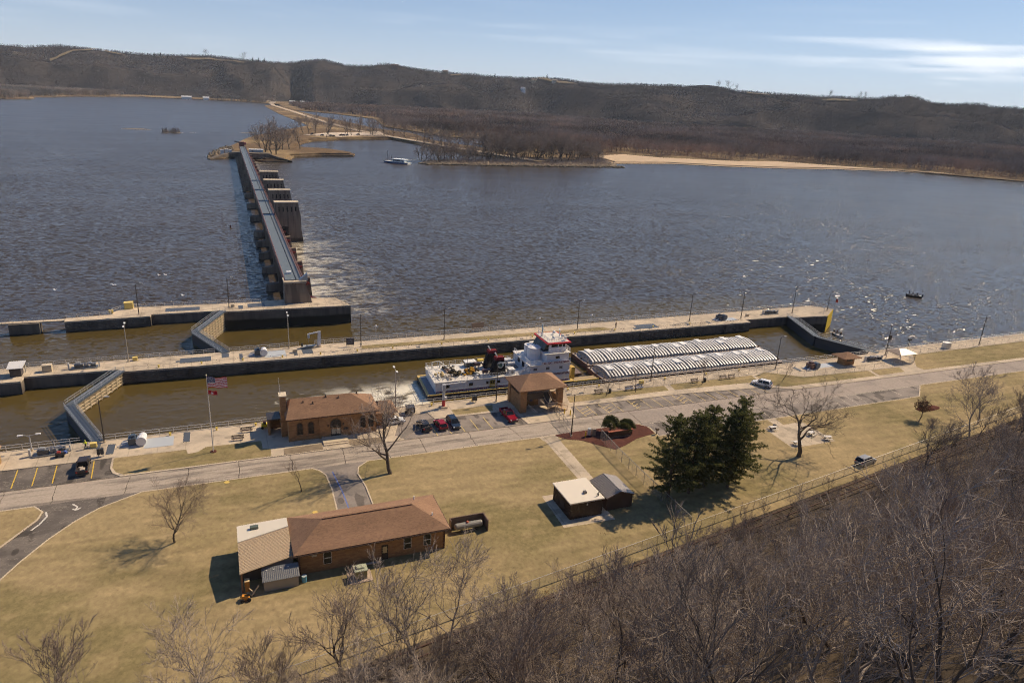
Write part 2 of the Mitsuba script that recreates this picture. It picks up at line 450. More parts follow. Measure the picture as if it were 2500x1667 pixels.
# the road: slabs with open joints
xs, x = [-90.0], -90.0
while x < 252:
    x += float(rng.uniform(6.5, 10.5)); xs.append(x)
xs[-1] = 260.0
rd = thing('road', kind='structure')
crk = [[(float(rng.normal() * .12 + s * (t - .5)), 113.02 + 5.94 * t) for t in np.linspace(0, 1, 6)] for s in rng.normal(0, .5, len(xs))]
for i, (a, b) in enumerate(zip(xs[:-1], xs[1:])):
    part(rd, 'slab', M().prism(Polygon([(a + .05 + u, v) for u, v in crk[i]] + [(b - .05 + u, v) for u, v in crk[i + 1][::-1]]), -0.3, -0.10), 'road_mat')
for nm, pl, mat in (('driveway', drive_1, 'asphalt'), ('driveway', drive_2, 'asphalt'), ('car_park', lot_l, 'asphalt'), ('car_park', lot_a, 'asphalt'), ('car_park', lot_r, 'asphalt'), ('car_park', lot_r2, 'asphalt')):
    k = thing(nm, kind='structure')
    scene[k + '__surface'] = shape(M().prism(pl, -0.3, -0.10), mat)
# kerbs: raised strips round the carriageways, open where a driveway or bay joins
inner = flatware.buffer(0.02).buffer(-0.02)
kerb = inner.buffer(0.22, join_style=2).difference(inner).intersection(SITE.buffer(-0.5)).difference(unary_union([sbox(-90, 118, -19, 127), sbox(-90, 112, -90, 120), sbox(27, 125.8, 37, 130), sbox(65, 118.9, 66, 124.2)]))
k = thing('kerb', kind='structure')
scene[k + '__stone'] = shape(M().prism(kerb, -0.3, 0.012), 'matte', (0.50, 0.42, 0.32))


def stripes(name, segs, w, col, z=-0.096):
    m = M()
    for (x0, y0), (x1, y1) in segs:
        d = ang(np.array([x1 - x0, y1 - y0])); nn = np.array([-d[1], d[0]]) * w / 2
        m.prism(P((x0 + nn[0], y0 + nn[1]), (x0 - nn[0], y0 - nn[1]), (x1 - nn[0], y1 - nn[1]), (x1 + nn[0], y1 + nn[1])), z, z + 0.006)
    return structure(name, m, 'matte', col)


stripes('bay_lines', [((x, 126.0), (x + .35, 119.8)) for x in (-34.6, -31.8, -29.0, -23.5, -37.4, -40.2)], .16, (.60, .40, .06))
stripes('bay_lines', [((x, 124.6), (x + .1, 119.1)) for x in (35.4, 38.2, 41.0, 43.8, 46.7)], .13, (.62, .46, .16))
bl = [((x, 124.1 - max(0, x - 95) * .085), (x + .2, 119.2)) for x in (67.6, 70.2, 73.2, 76.6, 80.6, 83.8, 86.6, 89.4, 92.2, 94.6, 98, 101, 104, 107, 110, 113, 115.8)]
for a, b in ((67.6, 70.2), (73.2, 75.6), (80.0, 82.2), (92.2, 94.4)):
    bl += [((a + .2, 119.4 + q), (b, 120.6 + q)) for q in (0.3, 1.5, 2.7)]
stripes('bay_lines', bl, .12, (.60, .45, .20))
wl = [((x, 113.0), (x - .9, 108.0)) for x in (93, 95.4, 97.8, 100.2, 102.6, 105, 107.4, 123.5, 125.9, 128.3, 130.7, 133.1, 135.8)] + [((147.4, 113.0), (147.3, 109.0)), ((79, 112.6), (156, 112.9))]
wl += [((a, 108.0 + q), (a + 2.2, 110.2 + q)) for a in (93.2, 95.6, 98) for q in (0.4, 2.0)]
stripes('bay_lines', wl, .12, (.52, .46, .37))
stripes('blue_line', [((14.3, 111.0), (14.9, 104.0)), ((14.9, 104.0), (15.2, 93.5))], .17, (.12, .17, .42))
stripes('white_arrow', [((-24.7, 112.2), (-23.9, 111.2)), ((-23.9, 111.2), (-24.0, 110.3)), ((-23.9, 110.2), (-23.4, 110.8)), ((-23.9, 110.2), (-24.5, 110.7)), ((-28.0, 110.9), (-27.6, 109.6)), ((-27.6, 109.6), (-28.2, 107.6)), ((-28.2, 107.6), (-29.0, 106.2))], .26, (.55, .52, .48))

# the bluff below the viewpoint, with the railway at its foot
gx = np.linspace(-110, 270, 191); gd = np.concatenate([[-3.5], np.linspace(0, 110, 90)])


def bluff_z(d):
    return np.where(d < 3, 0, np.where(d < 44, (d - 3) * 0.60, 24.6 + (d - 44) * 0.95))


X, D = np.meshgrid(gx, gd, indexing='ij')
Y = yfence(X) - 2.4 - D
Z = bluff_z(D) + (meshkit.fbm(np.stack([X / 9, Y / 9, X * 0], -1), 4, 2) - 0.5) * 3.0 * np.clip((D - 2) / 6, 0, 1)
Z[:, 0] = -0.4; Z[:, 1] = -0.005; Z = np.minimum(Z, 60 - 0.15 * np.abs(X))
nx, nd = X.shape
ii = (np.arange(nx - 1)[:, None] * nd + np.arange(nd - 1)[None]).ravel()
GF = np.vstack([np.stack([ii, ii + 1, ii + nd + 1], 1), np.stack([ii, ii + nd + 1, ii + nd], 1)])
structure('hillside', (np.stack([X, Y, Z], -1).reshape(-1, 3), GF), 'litter', smooth=True)


def ground_z(x, y):
    d = yfence(x) - 2.4 - y
    q = np.array([[x / 9, y / 9, 0.0]])
    return float(bluff_z(np.array(d)) + (meshkit.fbm(q, 4, 2)[0] - 0.5) * 3.0 * np.clip((d - 2) / 6, 0, 1)) if d > 0 else 0.0


ux, uy = 1 / math.hypot(1, .17), .17 / math.hypot(1, .17)
rt = thing('railway_track', 'single railway track running along the foot of the wooded bluff', 'railway')
bed = M(); rails = [M(), M()]; ties = M()
for a in np.arange(-100, 262, 6.0):
    p, q = np.array([a, yfence(a) - 3.6]), np.array([a + 6.0, yfence(a + 6) - 3.6])
    bed.bar((*p, .03), (*q, .03), 3.0, .5)
    for s, r in zip((-.72, .72), rails): r.bar((p[0], p[1] + s, .36), (q[0], q[1] + s, .36), .16, .18)
for a in np.arange(-60, 230, 1.2): ties.bar((a + .2, yfence(a) - 4.9, .26), (a - .2, yfence(a) - 2.3, .26), .3, .16)
part(rt, 'ballast', bed, 'litter'); part(rt, 'rail', rails[0], 'matte', (.085, .05, .04)); part(rt, 'rail', rails[1], 'matte', (.085, .05, .04))
part(rt, 'tie', ties, 'matte', (.075, .055, .042), kind='stuff')

# ================================================================ water
UP_Z, TAIL_Z = -3.0, -5.6
upper = P((-3500, 133), (166.5, 133), (160.8, 150), (166.5, 169), (150, 172), (-2.0, 176), (-9.0, 193.5), (-2.0, 211), (16, 214), (17.5, 300), (20, 716), (30, 873), (60, 1029), (104, 1148), (160, 1304), (155, 1489), (150, 1771), (155, 2328), (200, 2760), (-77, 2830), (-224, 2860), (-500, 2600), (-1500, 2300), (-3500, 2000))
# river bed far below keeps nothing visible; two sheets, pool and tail water
structure('river_pool', M().prism(upper, UP_Z - 0.6, UP_Z), 'water_mat')
structure('river_tailwater', M().prism(sbox(-40, 140, 5000, 3200), TAIL_Z - 0.6, TAIL_Z), 'water_mat')

# ================================================================ far land
far = []
point = P((-6, 683), (-7, 735), (5, 808), (17, 873), (30, 951), (49, 1029), (90, 1148), (146, 1304), (140, 1489), (134, 1771), (137, 2328), (150, 2420), (205, 2420), (200, 2136), (222, 1763), (250, 1477), (262, 1300), (300, 1170), (292, 1010), (330, 880), (420, 812), (395, 760), (318, 712), (300, 770), (262, 885), (243, 1008), (233, 1050), (201, 1032), (155, 1008), (114, 969), (98, 930), (82, 850), (113, 836), (137, 790), (132, 770), (99, 763), (70, 746), (64, 722), (60, 700), (40, 696), (22, 714), (14, 712), (8, 690))
structure('point', M().prism(point.buffer(4).buffer(-4), -7.5, -3.9).prism(point.buffer(-4), -4.0, -2.4), 'flat_mat')
isl = P((185, 708), (202, 735), (233, 740), (295, 755), (355, 760), (423, 790), (435, 782), (420, 722), (400, 704), (318, 698), (247, 696), (192, 703))
structure('island', M().prism(isl, -7.5, -4.9).prism(isl.buffer(-5), -5, -4.3), 'rock')
main = P((205, 2136), (292, 1991), (349, 1739), (300, 1400), (330, 1240), (350, 1140), (400, 1128), (420, 1064), (398, 980), (345, 1010), (380, 860), (425, 775), (470, 800), (511, 830), (547, 790), (602, 770), (645, 755), (700, 772), (760, 735), (834, 712), (868, 664), (922, 590), (1010, 520), (2600, 300), (3400, 900), (3600, 2400), (1800, 3300), (205, 3300))
structure('floodplain', M().prism(main, -7.5, -4.2), 'flat_mat')
beach = P((422, 738), (509, 750), (576, 726), (654, 714), (748, 714), (834, 699), (905, 640), (922, 588), (935, 600), (890, 690), (800, 745), (720, 810), (645, 800), (547, 830), (511, 875), (440, 830))
structure('beach', M().prism(beach, -7.5, -5.0).prism(beach.buffer(-9), -5.1, -3.9), 'sand')
spit = P((66, 800), (88, 846), (113, 834), (137, 789), (131, 771), (99, 764), (74, 750))
structure('sand_spit', M().prism(spit, -7.5, -4.7).prism(spit.buffer(-6), -4.8, -3.55), 'sand')
shore = P((-2600, 1500), (-700, 1750), (-500, 2050), (-440, 2030), (-400, 2120), (-430, 2240), (-368, 2486), (-224, 2790), (-77, 2770), (72, 2735), (150, 2650), (205, 2600), (205, 3400), (-2600, 3400))
structure('far_shore', M().prism(shore, -7.5, -1.6), 'flat_mat')
structure('causeway_road', M().prism(LineString([(182, 2640), (174, 2420), (186, 1977), (196, 1439), (212, 1203), (228, 1111), (268, 927), (300, 800), (318, 735)]).buffer(6), -2.6, -1.9), 'matte', (.42, .34, .25))
structure('far_car_park', M().prism(P((112, 1048), (158, 1026), (196, 1070), (236, 1080), (246, 1190), (215, 1150), (160, 1120)), -2.6, -2.1), 'matte', (.50, .42, .33))
# a valley road climbing between the hills
structure('valley_road', M().prism(LineString([(182, 2640), (205, 2850), (180, 3100)]).buffer(9), -2, -1.2), 'matte', (.36, .30, .23))


# hills: a height field between a foot line and a crest line
def tab(a, xs_, ys_): return np.interp(a, xs_, ys_)


SKY_A = [-30, -12, -10.7, -9, -6.4, -3.8, 0, 3.4, 5.0, 7.7, 9.5, 12.7, 15.9, 20.2, 24.1, 29, 33.8, 37.3, 38.5, 43, 48.6, 52.5, 56.2, 80]
SKY_E = [.024, .0269, .0261, .0297, .0277, .0262, .0300, .0271, .027, .0330, .0284, .0316, .0278, .0237, .0256, .0234, .0263, .0265, .0232, .0217, .0227, .0172, .0167, .015]
az = np.radians(np.linspace(-30, 80, 560)); uu = np.concatenate([np.linspace(0, 1, 44), [1.15, 1.4]])
azd = np.degrees(az)
noise1 = meshkit.fbm(np.stack([azd / 3.2, azd * 0, azd * 0], -1), 4, 5)
foot = tab(azd, [-30, -12, 0, 4.2, 5.4, 7, 12, 22, 32, 45, 57, 80], [2600, 2850, 3000, 3000, 3250, 2950, 2800, 2600, 2420, 2400, 2450, 2450]) + (noise1 - .5) * 110
crest = foot + tab(azd, [-30, 0, 4, 5, 7, 20, 50, 80], [650, 650, 500, 900, 700, 800, 700, 700])
hc = 62.53 + np.tan(tab(azd, SKY_A, SKY_E)) * crest - 11
A, Uq = np.meshgrid(az, uu, indexing='ij')
HR = foot[:, None] + (crest - foot)[:, None] * Uq
prof = np.where(Uq <= 1, 1 - (1 - np.clip(Uq * 1.0, 0, 1)) ** 1.55, 1 - (Uq - 1) * 0.6)
HX, HY = HR * np.sin(A), HR * np.cos(A)
rav = meshkit.fbm(np.stack([HX / 230, HY / 230, HX * 0], -1), 4, 9) - 0.5
HZ = -4 + (hc[:, None] + 4) * prof + rav * 85 * np.sin(np.clip(Uq, 0, 1) * PI) ** 0.8
rid = 1 - 2 * np.abs(meshkit.fbm(np.stack([HX / 330 + 3, HY / 420, HX * 0 + 2], -1), 3, 21) - .5) * 1.6
HZ += (rid - .55) * 95 * np.sin(np.clip(Uq, 0, 1) ** .6 * PI) ** .9 * np.clip(1.1 - Uq, 0, 1)
HZ[:, 0] = -6
nA, nU = A.shape
ii = (np.arange(nA - 1)[:, None] * nU + np.arange(nU - 1)[None]).ravel()
HF = np.vstack([np.stack([ii, ii + nU, ii + nU + 1], 1), np.stack([ii, ii + nU + 1, ii + 1], 1)])
structure('hills', (np.stack([HX, HY, HZ], -1).reshape(-1, 3), HF), 'hill_mat', smooth=True)
# a blue hill farther off
k = M(); t = np.linspace(0, 1, 24)
kv = []
for q in t:
    a = math.radians(34.6 + 3.2 * q); r = 6500
    h = 62 + r * (0.0225 + .0042 * math.sin(PI * q) ** .8)
    kv += [(r * math.sin(a), r * math.cos(a), -10), (r * math.sin(a) * 1.02, r * math.cos(a) * 1.02, h), (r * math.sin(a) * 1.06, r * math.cos(a) * 1.06, -10)]
kf = []
for i in range(23):
    for j in (0, 1): kf += [[3 * i + j, 3 * i + 3 + j, 3 * i + 4 + j], [3 * i + j, 3 * i + 4 + j, 3 * i + 1 + j]]
structure('distant_hill', k.add(kv, kf), 'hill_mat')
for nm, pts in (('hill_meadow', [(-9.6, .62, -6.7, .88), (-6.7, .86, -5.2, .80), (-1.6, .80, 2.2, .80)]), ('hill_meadow', [(23.5, .72, 26.5, .74), (44.2, .82, 47.2, .82), (39.0, .88, 40.6, .84), (17.0, .80, 17.9, .82)])):
    m = M()
    for a0, u0, a1, u1 in pts:
        va = []
        for q in np.linspace(0, 1, 9):
            a = a0 + (a1 - a0) * q; u = u0 + (u1 - u0) * q
            i = int(np.argmin(abs(azd - a)))
            for du in (-.016, .016):
                j = np.clip((u + du), 0, 1) * 43; j0 = int(j)
                pz = HZ[i, j0] + (HZ[i, j0 + 1] - HZ[i, j0]) * (j - j0)
                rr = foot[i] + (crest[i] - foot[i]) * (u + du)
                va.append((rr * math.sin(az[i]), rr * math.cos(az[i]), pz + 7))
        m.add(va, [f for s in range(8) for f in ([2 * s, 2 * s + 2, 2 * s + 3], [2 * s, 2 * s + 3, 2 * s + 1])])
    structure(nm, m, 'matte', (.17, .13, .08))
# ================================================================ lock walls
def railing(label, pts, h=1.05, z=0.0, step=2.4, rails=(1.0, .55), col=(0.66, 0.66, 0.65), r=.04, group=None, gaps=()):
    """Posts and long bars along a polyline on a wall top."""
    k = thing('railing', label, 'railing', group)
    posts = M(); bars = [M() for _ in rails]
    for a, b in zip(pts[:-1], pts[1:]):
        a, b = np.array(a, float), np.array(b, float); L = np.linalg.norm(b - a); n = max(1, round(L / step))
        for i in range(n + 1):
            q = a + (b - a) * i / n
            if any(g0 < q[0] < g1 for g0, g1 in gaps): continue
            posts.bar((q[0], q[1], z), (q[0], q[1], z + h), r * 2.2)
        for m, f in zip(bars, rails):
            for g0, g1 in _cut(a, b, gaps): m.bar((*g0, z + h * f), (*g1, z + h * f), r * 2)
    part(k, 'post', posts, 'steel', col, kind='stuff')
    for m in bars: part(k, 'rail', m, 'steel', col)
    return k


def _cut(a, b, gaps):
    seg = [(0.0, 1.0)]
    for g0, g1 in gaps:
        t0, t1 = sorted(((g0 - a[0]) / (b[0] - a[0] + 1e-9), (g1 - a[0]) / (b[0] - a[0] + 1e-9)))
        out = []
        for s0, s1 in seg:
            if t0 > s0: out.append((s0, min(s1, t0)))
            if t1 < s1: out.append((max(s0, t1), s1))
        seg = [q for q in out if q[1] - q[0] > 1e-3]
    return [(a + (b - a) * s0, a + (b - a) * s1) for s0, s1 in seg]


def wall(name_label, poly, faces=(), top=0.0, cat='lock wall'):
    k = thing('lock_wall', name_label, cat)
    part(k, 'body', M().prism(poly.buffer(-.03, join_style=2), -9.5, top - .38), 'wall_mat')
    part(k, 'coping', M().prism(poly, top - .38, top), 'concrete')
    for (x0, y0), (x1, y1), side in faces:         # horizontal armour ribs and vertical ladder recess frames on the chamber faces
        for z in (-.75, -1.15, -1.55, -1.95, -2.35):
            m = M().bar((x0, y0 + side * .05, z), (x1, y1 + side * .05, z), .14, .12); part(k, 'armour', m, 'wall_mat')
        L = x1 - x0
        for i in range(int(L // 30) + 1):
            x = x0 + 14 + i * 30
            if x > x1 - 3: break
            y = y0 + (y1 - y0) * (x - x0) / L + side * .09
            part(k, 'ladder_frame', M().box(x - .35, y - .06, -2.9, x - .2, y + .06, -.4).box(x + .2, y - .06, -2.9, x + .35, y + .06, -.4).box(x - .2, y - .05, -2.9, x + .2, y + .05, -.4), 'paint', (.05, .045, .04))
    return k


lw0 = wall('near concrete lock wall beside the lawns and car parks', P((-90, 133.4), (166, 133.4), (168.5, 133.4), (168.5, 135.3), (260, 136.2), (260, 137), (166, 136.0), (163.5, 134.4), (134, 134.4), (34, 134.0), (-24, 133.7), (-90, 133.7)))
iw = P((-90, 167.9), (-42.4, 167.5), (-42.3, 170.1), (-24.2, 170.0), (-24.0, 168.3), (150, 167.0), (150.1, 169.5), (168.4, 169.3), (168.6, 168.2), (181.3, 167.0), (190.0, 173.3), (184.7, 178.4), (160, 178.1), (16, 176.7), (-1.5, 176.4), (-90, 176.3))
lw1 = wall('long middle lock wall of dark concrete beyond the towboat', iw, [((-23.5, 168.29), (149.5, 167.0), -1)])
part(lw1, 'lawn_strip', M().prism(P((30.6, 170.6), (103, 170.3), (101, 173.0), (30.4, 173.2)), 0.0, .03), 'grass')
rw = P((-41, 209.9), (-20.5, 210.6), (-20.4, 212.2), (-2.3, 212.2), (-2.0, 210.9), (34.3, 210.0), (31.0, 219.4), (24.2, 220.3), (10.2, 220.3), (9.0, 219.2), (-26.9, 220.6), (-30.0, 216.9), (-30.4, 214.4), (-41, 213.2))
lw2 = wall('outer river wall at the near end of the dam', rw, [((-40.5, 209.92), (-21, 210.58), -1)])
yl = M().hexa([(181.45, 166.93, -9), (190.1, 173.2, -9), (190.02, 173.3, -9), (181.37, 167.03, -9), (181.45, 166.93, -.1), (190.1, 173.2, -.1), (190.02, 173.3, -.1), (181.37, 167.03, -.1)])
part(lw1, 'yellow_end', yl, 'matte', (.60, .42, .04), label='yellow painted end face of the wall')
gw = thing('guide_wall', 'row of guide wall blocks with a thin footbridge at the far left', 'guide wall')
part(gw, 'block', M().box(-53.6, 209.8, -9, -46.7, 212.8, -.05), 'wall_mat'); part(gw, 'block', M().box(-75, 209.8, -9, -66, 212.8, -.05), 'wall_mat')
part(gw, 'walkway', M().box(-90, 210.9, -.3, -41.02, 212.3, .06), 'concrete')
grp = None
railing('galvanised railing along the chamber edge of the near lock wall', [(-88, 133.5), (34, 133.75), (134, 134.1), (165, 134.2)], gaps=((-26.6, -23.9),))
railing('galvanised railing running right from the lower gate along the river bank', [(168.8, 135.0), (259, 135.9)])
railing('thin chain railing along the chamber edge of the middle wall', [(-24, 168.6), (149.5, 167.3)], h=.95, r=.022, step=3, col=(.26, .23, .19), rails=(1.0,), gaps=((-24.5, -22.5),))
railing('galvanised railing along the left river side of the middle wall', [(-88, 176.05), (-4.2, 176.15)])
railing('galvanised railing on the middle wall from the second gate to the jib crane', [(-.8, 176.2), (15.5, 176.45)])
railing('long galvanised railing on the river side of the middle wall', [(19.5, 176.55), (160, 177.85), (184.5, 178.1), (189.7, 173.3)], h=1.15, r=.042)
railing('galvanised railing along the outer edge of the river wall left of the dam pier', [(-41, 213.0), (-30.6, 214.2), (-30.2, 216.8), (-27, 220.3), (8.8, 219.0)])
railing('thin railing round the downstream tip of the river wall', [(-1.5, 211.2), (34.0, 210.3), (30.8, 219.1), (24.4, 220.0)], r=.022, h=.95, col=(.30, .27, .23))
railing('low railing on the footbridge at the far left of the river wall', [(-88, 210.98), (-41.1, 210.98)], r=.03)


# ================================================================ mitre gates
def leaf(label, P0, A, back, cream, group):
    """One gate leaf from its hinge P0 to the mitre A; back = +1 when the low-water side is to the right of the walk from P0."""
    P0, A = np.array(P0, float), np.array(A, float); u = ang(A - P0); nrm = np.array([u[1], -u[0]]) * back; L = np.linalg.norm(A - P0)
    k = thing('lock_gate', label, 'lock gate', group)
    def at(s, o, z): q = P0 + u * s + nrm * o; return (q[0], q[1], z)
    part(k, 'walkway', M().bar(at(0, 0, .06), at(L, 0, .06), 1.9, .14), 'steel', (.13, .15, .17))
    m = M()
    for o in (-.55, 0, .55): m.bar(at(0.2, o, .15), at(L - .2, o, .15), .1, .05)
    part(k, 'tread_strip', m, 'steel', (.22, .25, .28))
    part(k, 'skin', M().bar(at(0, -.55, -4.6), at(L, -.55, -4.6), .25, 9.1), 'paint', (.045, .048, .055))
    for z in (-.45, -1.15, -1.85, -2.55, -3.3, -4.1, -4.9, -5.7):
        part(k, 'girder', M().bar(at(.3, .05, z), at(L - .3, .05, z), 1.0, .30), 'paint', cream)
    for s in np.arange(1.2, L - .6, 2.0):
        part(k, 'rib', M().bar(at(s, .35, -.1), at(s, .35, -6.0), .16, .5, up=(nrm[0], nrm[1], 0)), 'paint', tuple(np.array(cream) * .75))
    for o in (-.9, .9):
        m = M()
        for h in (.6, 1.1): m.bar(at(.2, o, h), at(L - .2, o, h), .07)
        part(k, 'handrail', m, 'steel', (.52, .53, .53))
        m = M()
        for s in np.arange(.4, L, 2.2): m.bar(at(s, o, .1), at(s, o, 1.1), .07)
        part(k, 'handrail_post', m, 'steel', (.46, .47, .47), kind='stuff')
    return k


CREAM = (.46, .38, .26); NAVY = (.028, .036, .055); GREY = (.20, .20, .19)
leaf('near leaf of the upper lock gate with a plain dark walkway', (-23.8, 133.0), (-31.0, 151.1), 1, CREAM, None)
leaf('far leaf of the upper lock gate with cream girders in the sun', (-23.6, 168.9), (-31.0, 151.2), -1, CREAM, None)
leaf('near leaf of the second lock gate ending at the middle wall', (-1.6, 175.6), (-9.0, 193.4), 1, GREY, None)
leaf('far leaf of the second lock gate with tall pale struts above low water', (-1.8, 211.6), (-9.0, 193.5), -1, CREAM, None)
leaf('near leaf of the dark lower lock gate in front of the barges', (167.4, 134.2), (160.6, 150.2), 1, NAVY, None)
leaf('far leaf of the dark lower lock gate beside the yellow wall end', (167.6, 169.4), (160.6, 150.3), -1, NAVY, None)


def dx(y): return 16.2 + (y - 217) * 0.0068           # the dam's axis


# ================================================================ dam
dam = thing('dam', 'long river dam with grey service deck on concrete piers', 'dam')
y0 = 217.5
# end pier: tapered tower on the river wall
part(dam, 'end_pier', M().hexa([(15.6, 215.4, 0), (23.6, 215.4, 0), (23.6, 221.0, 0), (15.6, 221.0, 0), (15.9, 215.7, 6.2), (21.8, 215.7, 6.2), (21.8, 221.0, 6.2), (15.9, 221.0, 6.2)]), 'pier_mat')
part(dam, 'end_cap', M().box(15.6, 215.3, 6.2, 22.2, 221.0, 6.75), 'concrete')
rol = [337.2, 377.6, 418.2, 459.0]
tn = [242.4, 267.0, 291.2, 314.6]; tf = [488 + 22.6 * i for i in range(10)]
for y in tn + tf:
    x = dx(y)
    m = M().hexa([(x - 3.6, y - 1.1, -9), (x + 10.5, y - 1.1, -9), (x + 10.5, y + 1.1, -9), (x - 3.6, y + 1.1, -9), (x - 3.2, y - 1.1, -.6), (x + 9.6, y - 1.1, 1.2), (x + 9.6, y + 1.1, 1.2), (x - 3.2, y + 1.1, -.6)])
    m.hexa([(x - 5.0, y - .5, -9), (x - 3.5, y - 1.1, -9), (x - 3.5, y + 1.1, -9), (x - 5.0, y + .5, -9), (x - 4.4, y - .5, -.7), (x - 3.15, y - 1.1, -.6), (x - 3.15, y + 1.1, -.6), (x - 4.4, y + .5, -.7)])
    m.box(x - .4, y - .9, -.7, x + 4.6, y + .9, 4.9)
    part(dam, 'gate_pier', m, 'pier_mat')
for y in rol:
    x = dx(y)
    m = M().hexa([(x - 3.6, y - 2.3, -9), (x + 17.2, y - 2.3, -9), (x + 17.2, y + 2.3, -9), (x - 3.6, y + 2.3, -9), (x - 3.2, y - 2.3, -.6), (x + 16.4, y - 2.3, -.6), (x + 16.4, y + 2.3, -.6), (x - 3.2, y + 2.3, -.6)])
    m.hexa([(x - 4.8, y - .8, -9), (x - 3.5, y - 2.2, -9), (x - 3.5, y + 2.2, -9), (x - 4.8, y + .8, -9), (x - 4.4, y - .8, -.7), (x - 3.15, y - 2.2, -.6), (x - 3.15, y + 2.2, -.6), (x - 4.4, y + .8, -.7)])
    m.box(x + 4.95, y - 2.3, -.62, x + 16.2, y + 2.3, 6.0).hexa([(x + 5.2, y - 2.3, 5.98), (x + 16.2, y - 2.3, 5.98), (x + 16.2, y + 2.3, 5.98), (x + 5.2, y + 2.3, 5.98), (x + 5.2, y - 2.1, 12.1), (x + 15.2, y - 2.1, 12.1), (x + 15.2, y + 2.1, 12.1), (x + 5.2, y + 2.1, 12.1)])
    m.box(x - .2, y - 2.2, -.62, x + 4.9, y + 2.2, 4.9)
    rp = part(dam, 'roller_pier', m, 'pier_mat')
    part(dam, 'pier_cap', M().box(x + 5.0, y - 2.5, 12.1, x + 15.6, y + 2.5, 12.55), 'concrete')
    for i in range(5):
        wx = x + 6.9 + i * 1.8
        nm = rp + '__window'
        part(rp, 'window', M().box(wx - .28, y - 2.33, 8.2, wx + .28, y - 2.12, 10.4), 'pane')
    part(rp, 'recess', M().box(x + 5.6, y - 2.36, -5, x + 10.5, y - 2.28, 1.6), 'matte', (.035, .03, .028))
allp = sorted(tn + rol + tf)
edges = [221.0] + allp + [715.0]
for i, (a, b) in enumerate(zip(edges[:-1], edges[1:])):
    ha = 2.3 if a in rol else 1.1; hb = 2.3 if b in rol else 1.1
    xa = dx((a + b) / 2)
    a2, b2 = a + (ha if i else 0), b - hb
    if a in rol and b in rol:                       # roller gate: a great horizontal cylinder
        part(dam, 'roller_gate', M().tube((xa + 7.5, a2, -2.4), (xa + 7.5, b2, -2.4), 2.4, n=14).box(xa + 7.2, a2, -7, xa + 7.8, b2, -3), 'paint', (.14, .03, .028))
    else:                                            # tainter gate: a curved red plate on arms
        m = M(); R = 7.5
        t = np.linspace(-.42, .36, 7)
        for t0, t1 in zip(t[:-1], t[1:]):
            c = (xa + 11.0, 1.0)
            q = [(c[0] - R * math.cos(w), c[1] - 2 + R * math.sin(w)) for w in (t0, t1)]
            m.hexa([(q[0][0], a2, q[0][1]), (q[0][0] + .3, a2, q[0][1]), (q[0][0] + .3, b2, q[0][1]), (q[0][0], b2, q[0][1]), (q[1][0], a2, q[1][1]), (q[1][0] + .3, a2, q[1][1]), (q[1][0] + .3, b2, q[1][1]), (q[1][0], b2, q[1][1])])
        for y in (a2 + .7, b2 - .7):
            m.bar((xa + 3.8, y, -2.5), (xa + 9.4, y, -.6), .5, .5).bar((xa + 3.8, y, 1.0), (xa + 9.4, y, -.6), .5, .5)
        m.bar((xa + 4.4, a2, 1.2), (xa + 4.4, b2, 1.2), .6, .6)
        part(dam, 'tainter_gate', m, 'paint', (.17, .022, .024))
# service deck: girders, plates, rails and painted shade bands over the roller piers
cuts = [217.0] + [y for y in rol] + [715.0]
for a, b in zip(cuts[:-1], cuts[1:]):
    n = max(1, round((b - a) / 20)); ys_ = np.linspace(a + (1.7 if a in rol else 0), b - (1.7 if b in rol else 0), n + 1)
    for p, q in zip(ys_[:-1], ys_[1:]):
        part(dam, 'deck_plate', M().hexa([(dx(p), p + .05, 6.8), (dx(p) + 2.9, p + .05, 6.8), (dx(q) + 2.9, q - .05, 6.8), (dx(q), q - .05, 6.8), (dx(p), p + .05, 7.0), (dx(p) + 2.9, p + .05, 7.0), (dx(q) + 2.9, q - .05, 7.0), (dx(q), q - .05, 7.0)]), 'paint', (.12, .142, .152))
    part(dam, 'track_deck', M().hexa([(dx(a) + 3.0, a, 6.7), (dx(a) + 4.7, a, 6.7), (dx(b) + 4.7, b, 6.7), (dx(b) + 3.0, b, 6.7), (dx(a) + 3.0, a, 6.95), (dx(a) + 4.7, a, 6.95), (dx(b) + 4.7, b, 6.95), (dx(b) + 3.0, b, 6.95)]), 'paint', (.115, .132, .14))
for o in (3.15, 4.4): part(dam, 'crane_rail', M().bar((dx(217) + o, 217, 7.06), (dx(715) + o, 715, 7.06), .14, .16), 'steel', (.07, .07, .075))
for o in (-.1, 4.85): part(dam, 'girder', M().bar((dx(217) + o, 217, 5.9), (dx(715) + o, 715, 5.9), .35, 1.9), 'paint', (.14, .075, .062))
for y in rol: part(dam, 'cross_band', M().box(dx(y) - .1, y - 1.65, 6.6, dx(y) + 4.9, y + 1.65, 6.78), 'paint', (.05, .06, .07))  # dark sheet in each deck gap, painted as the shadow there
for o in (-.3, 5.05):
    m = M(); q = M()
    for h in (7.5, 8.0): m.bar((dx(217) + o, 217, h), (dx(715) + o, 715, h), .08)
    for y in np.arange(218, 715, 4.0): q.bar((dx(y) + o, y, 6.8), (dx(y) + o, y, 8.0), .09)
    part(dam, 'handrail', m, 'paint', (.25, .13, .11)); part(dam, 'handrail_post', q, 'paint', (.25, .13, .11), kind='stuff')
part(dam, 'stair_hood', M().hexa([(20.0, 216.2, 6.8), (22.6, 216.2, 6.8), (22.6, 218.0, 6.8), (20.0, 218.0, 6.8), (20.4, 216.4, 7.2), (22.6, 216.4, 8.9), (22.6, 217.8, 8.9), (20.4, 217.8, 7.2)]), 'steel', (.38, .42, .46))
part(dam, 'deck_box', M().box(17.2, 224, 7.0, 18.6, 225.4, 7.7), 'paint', WHITE)
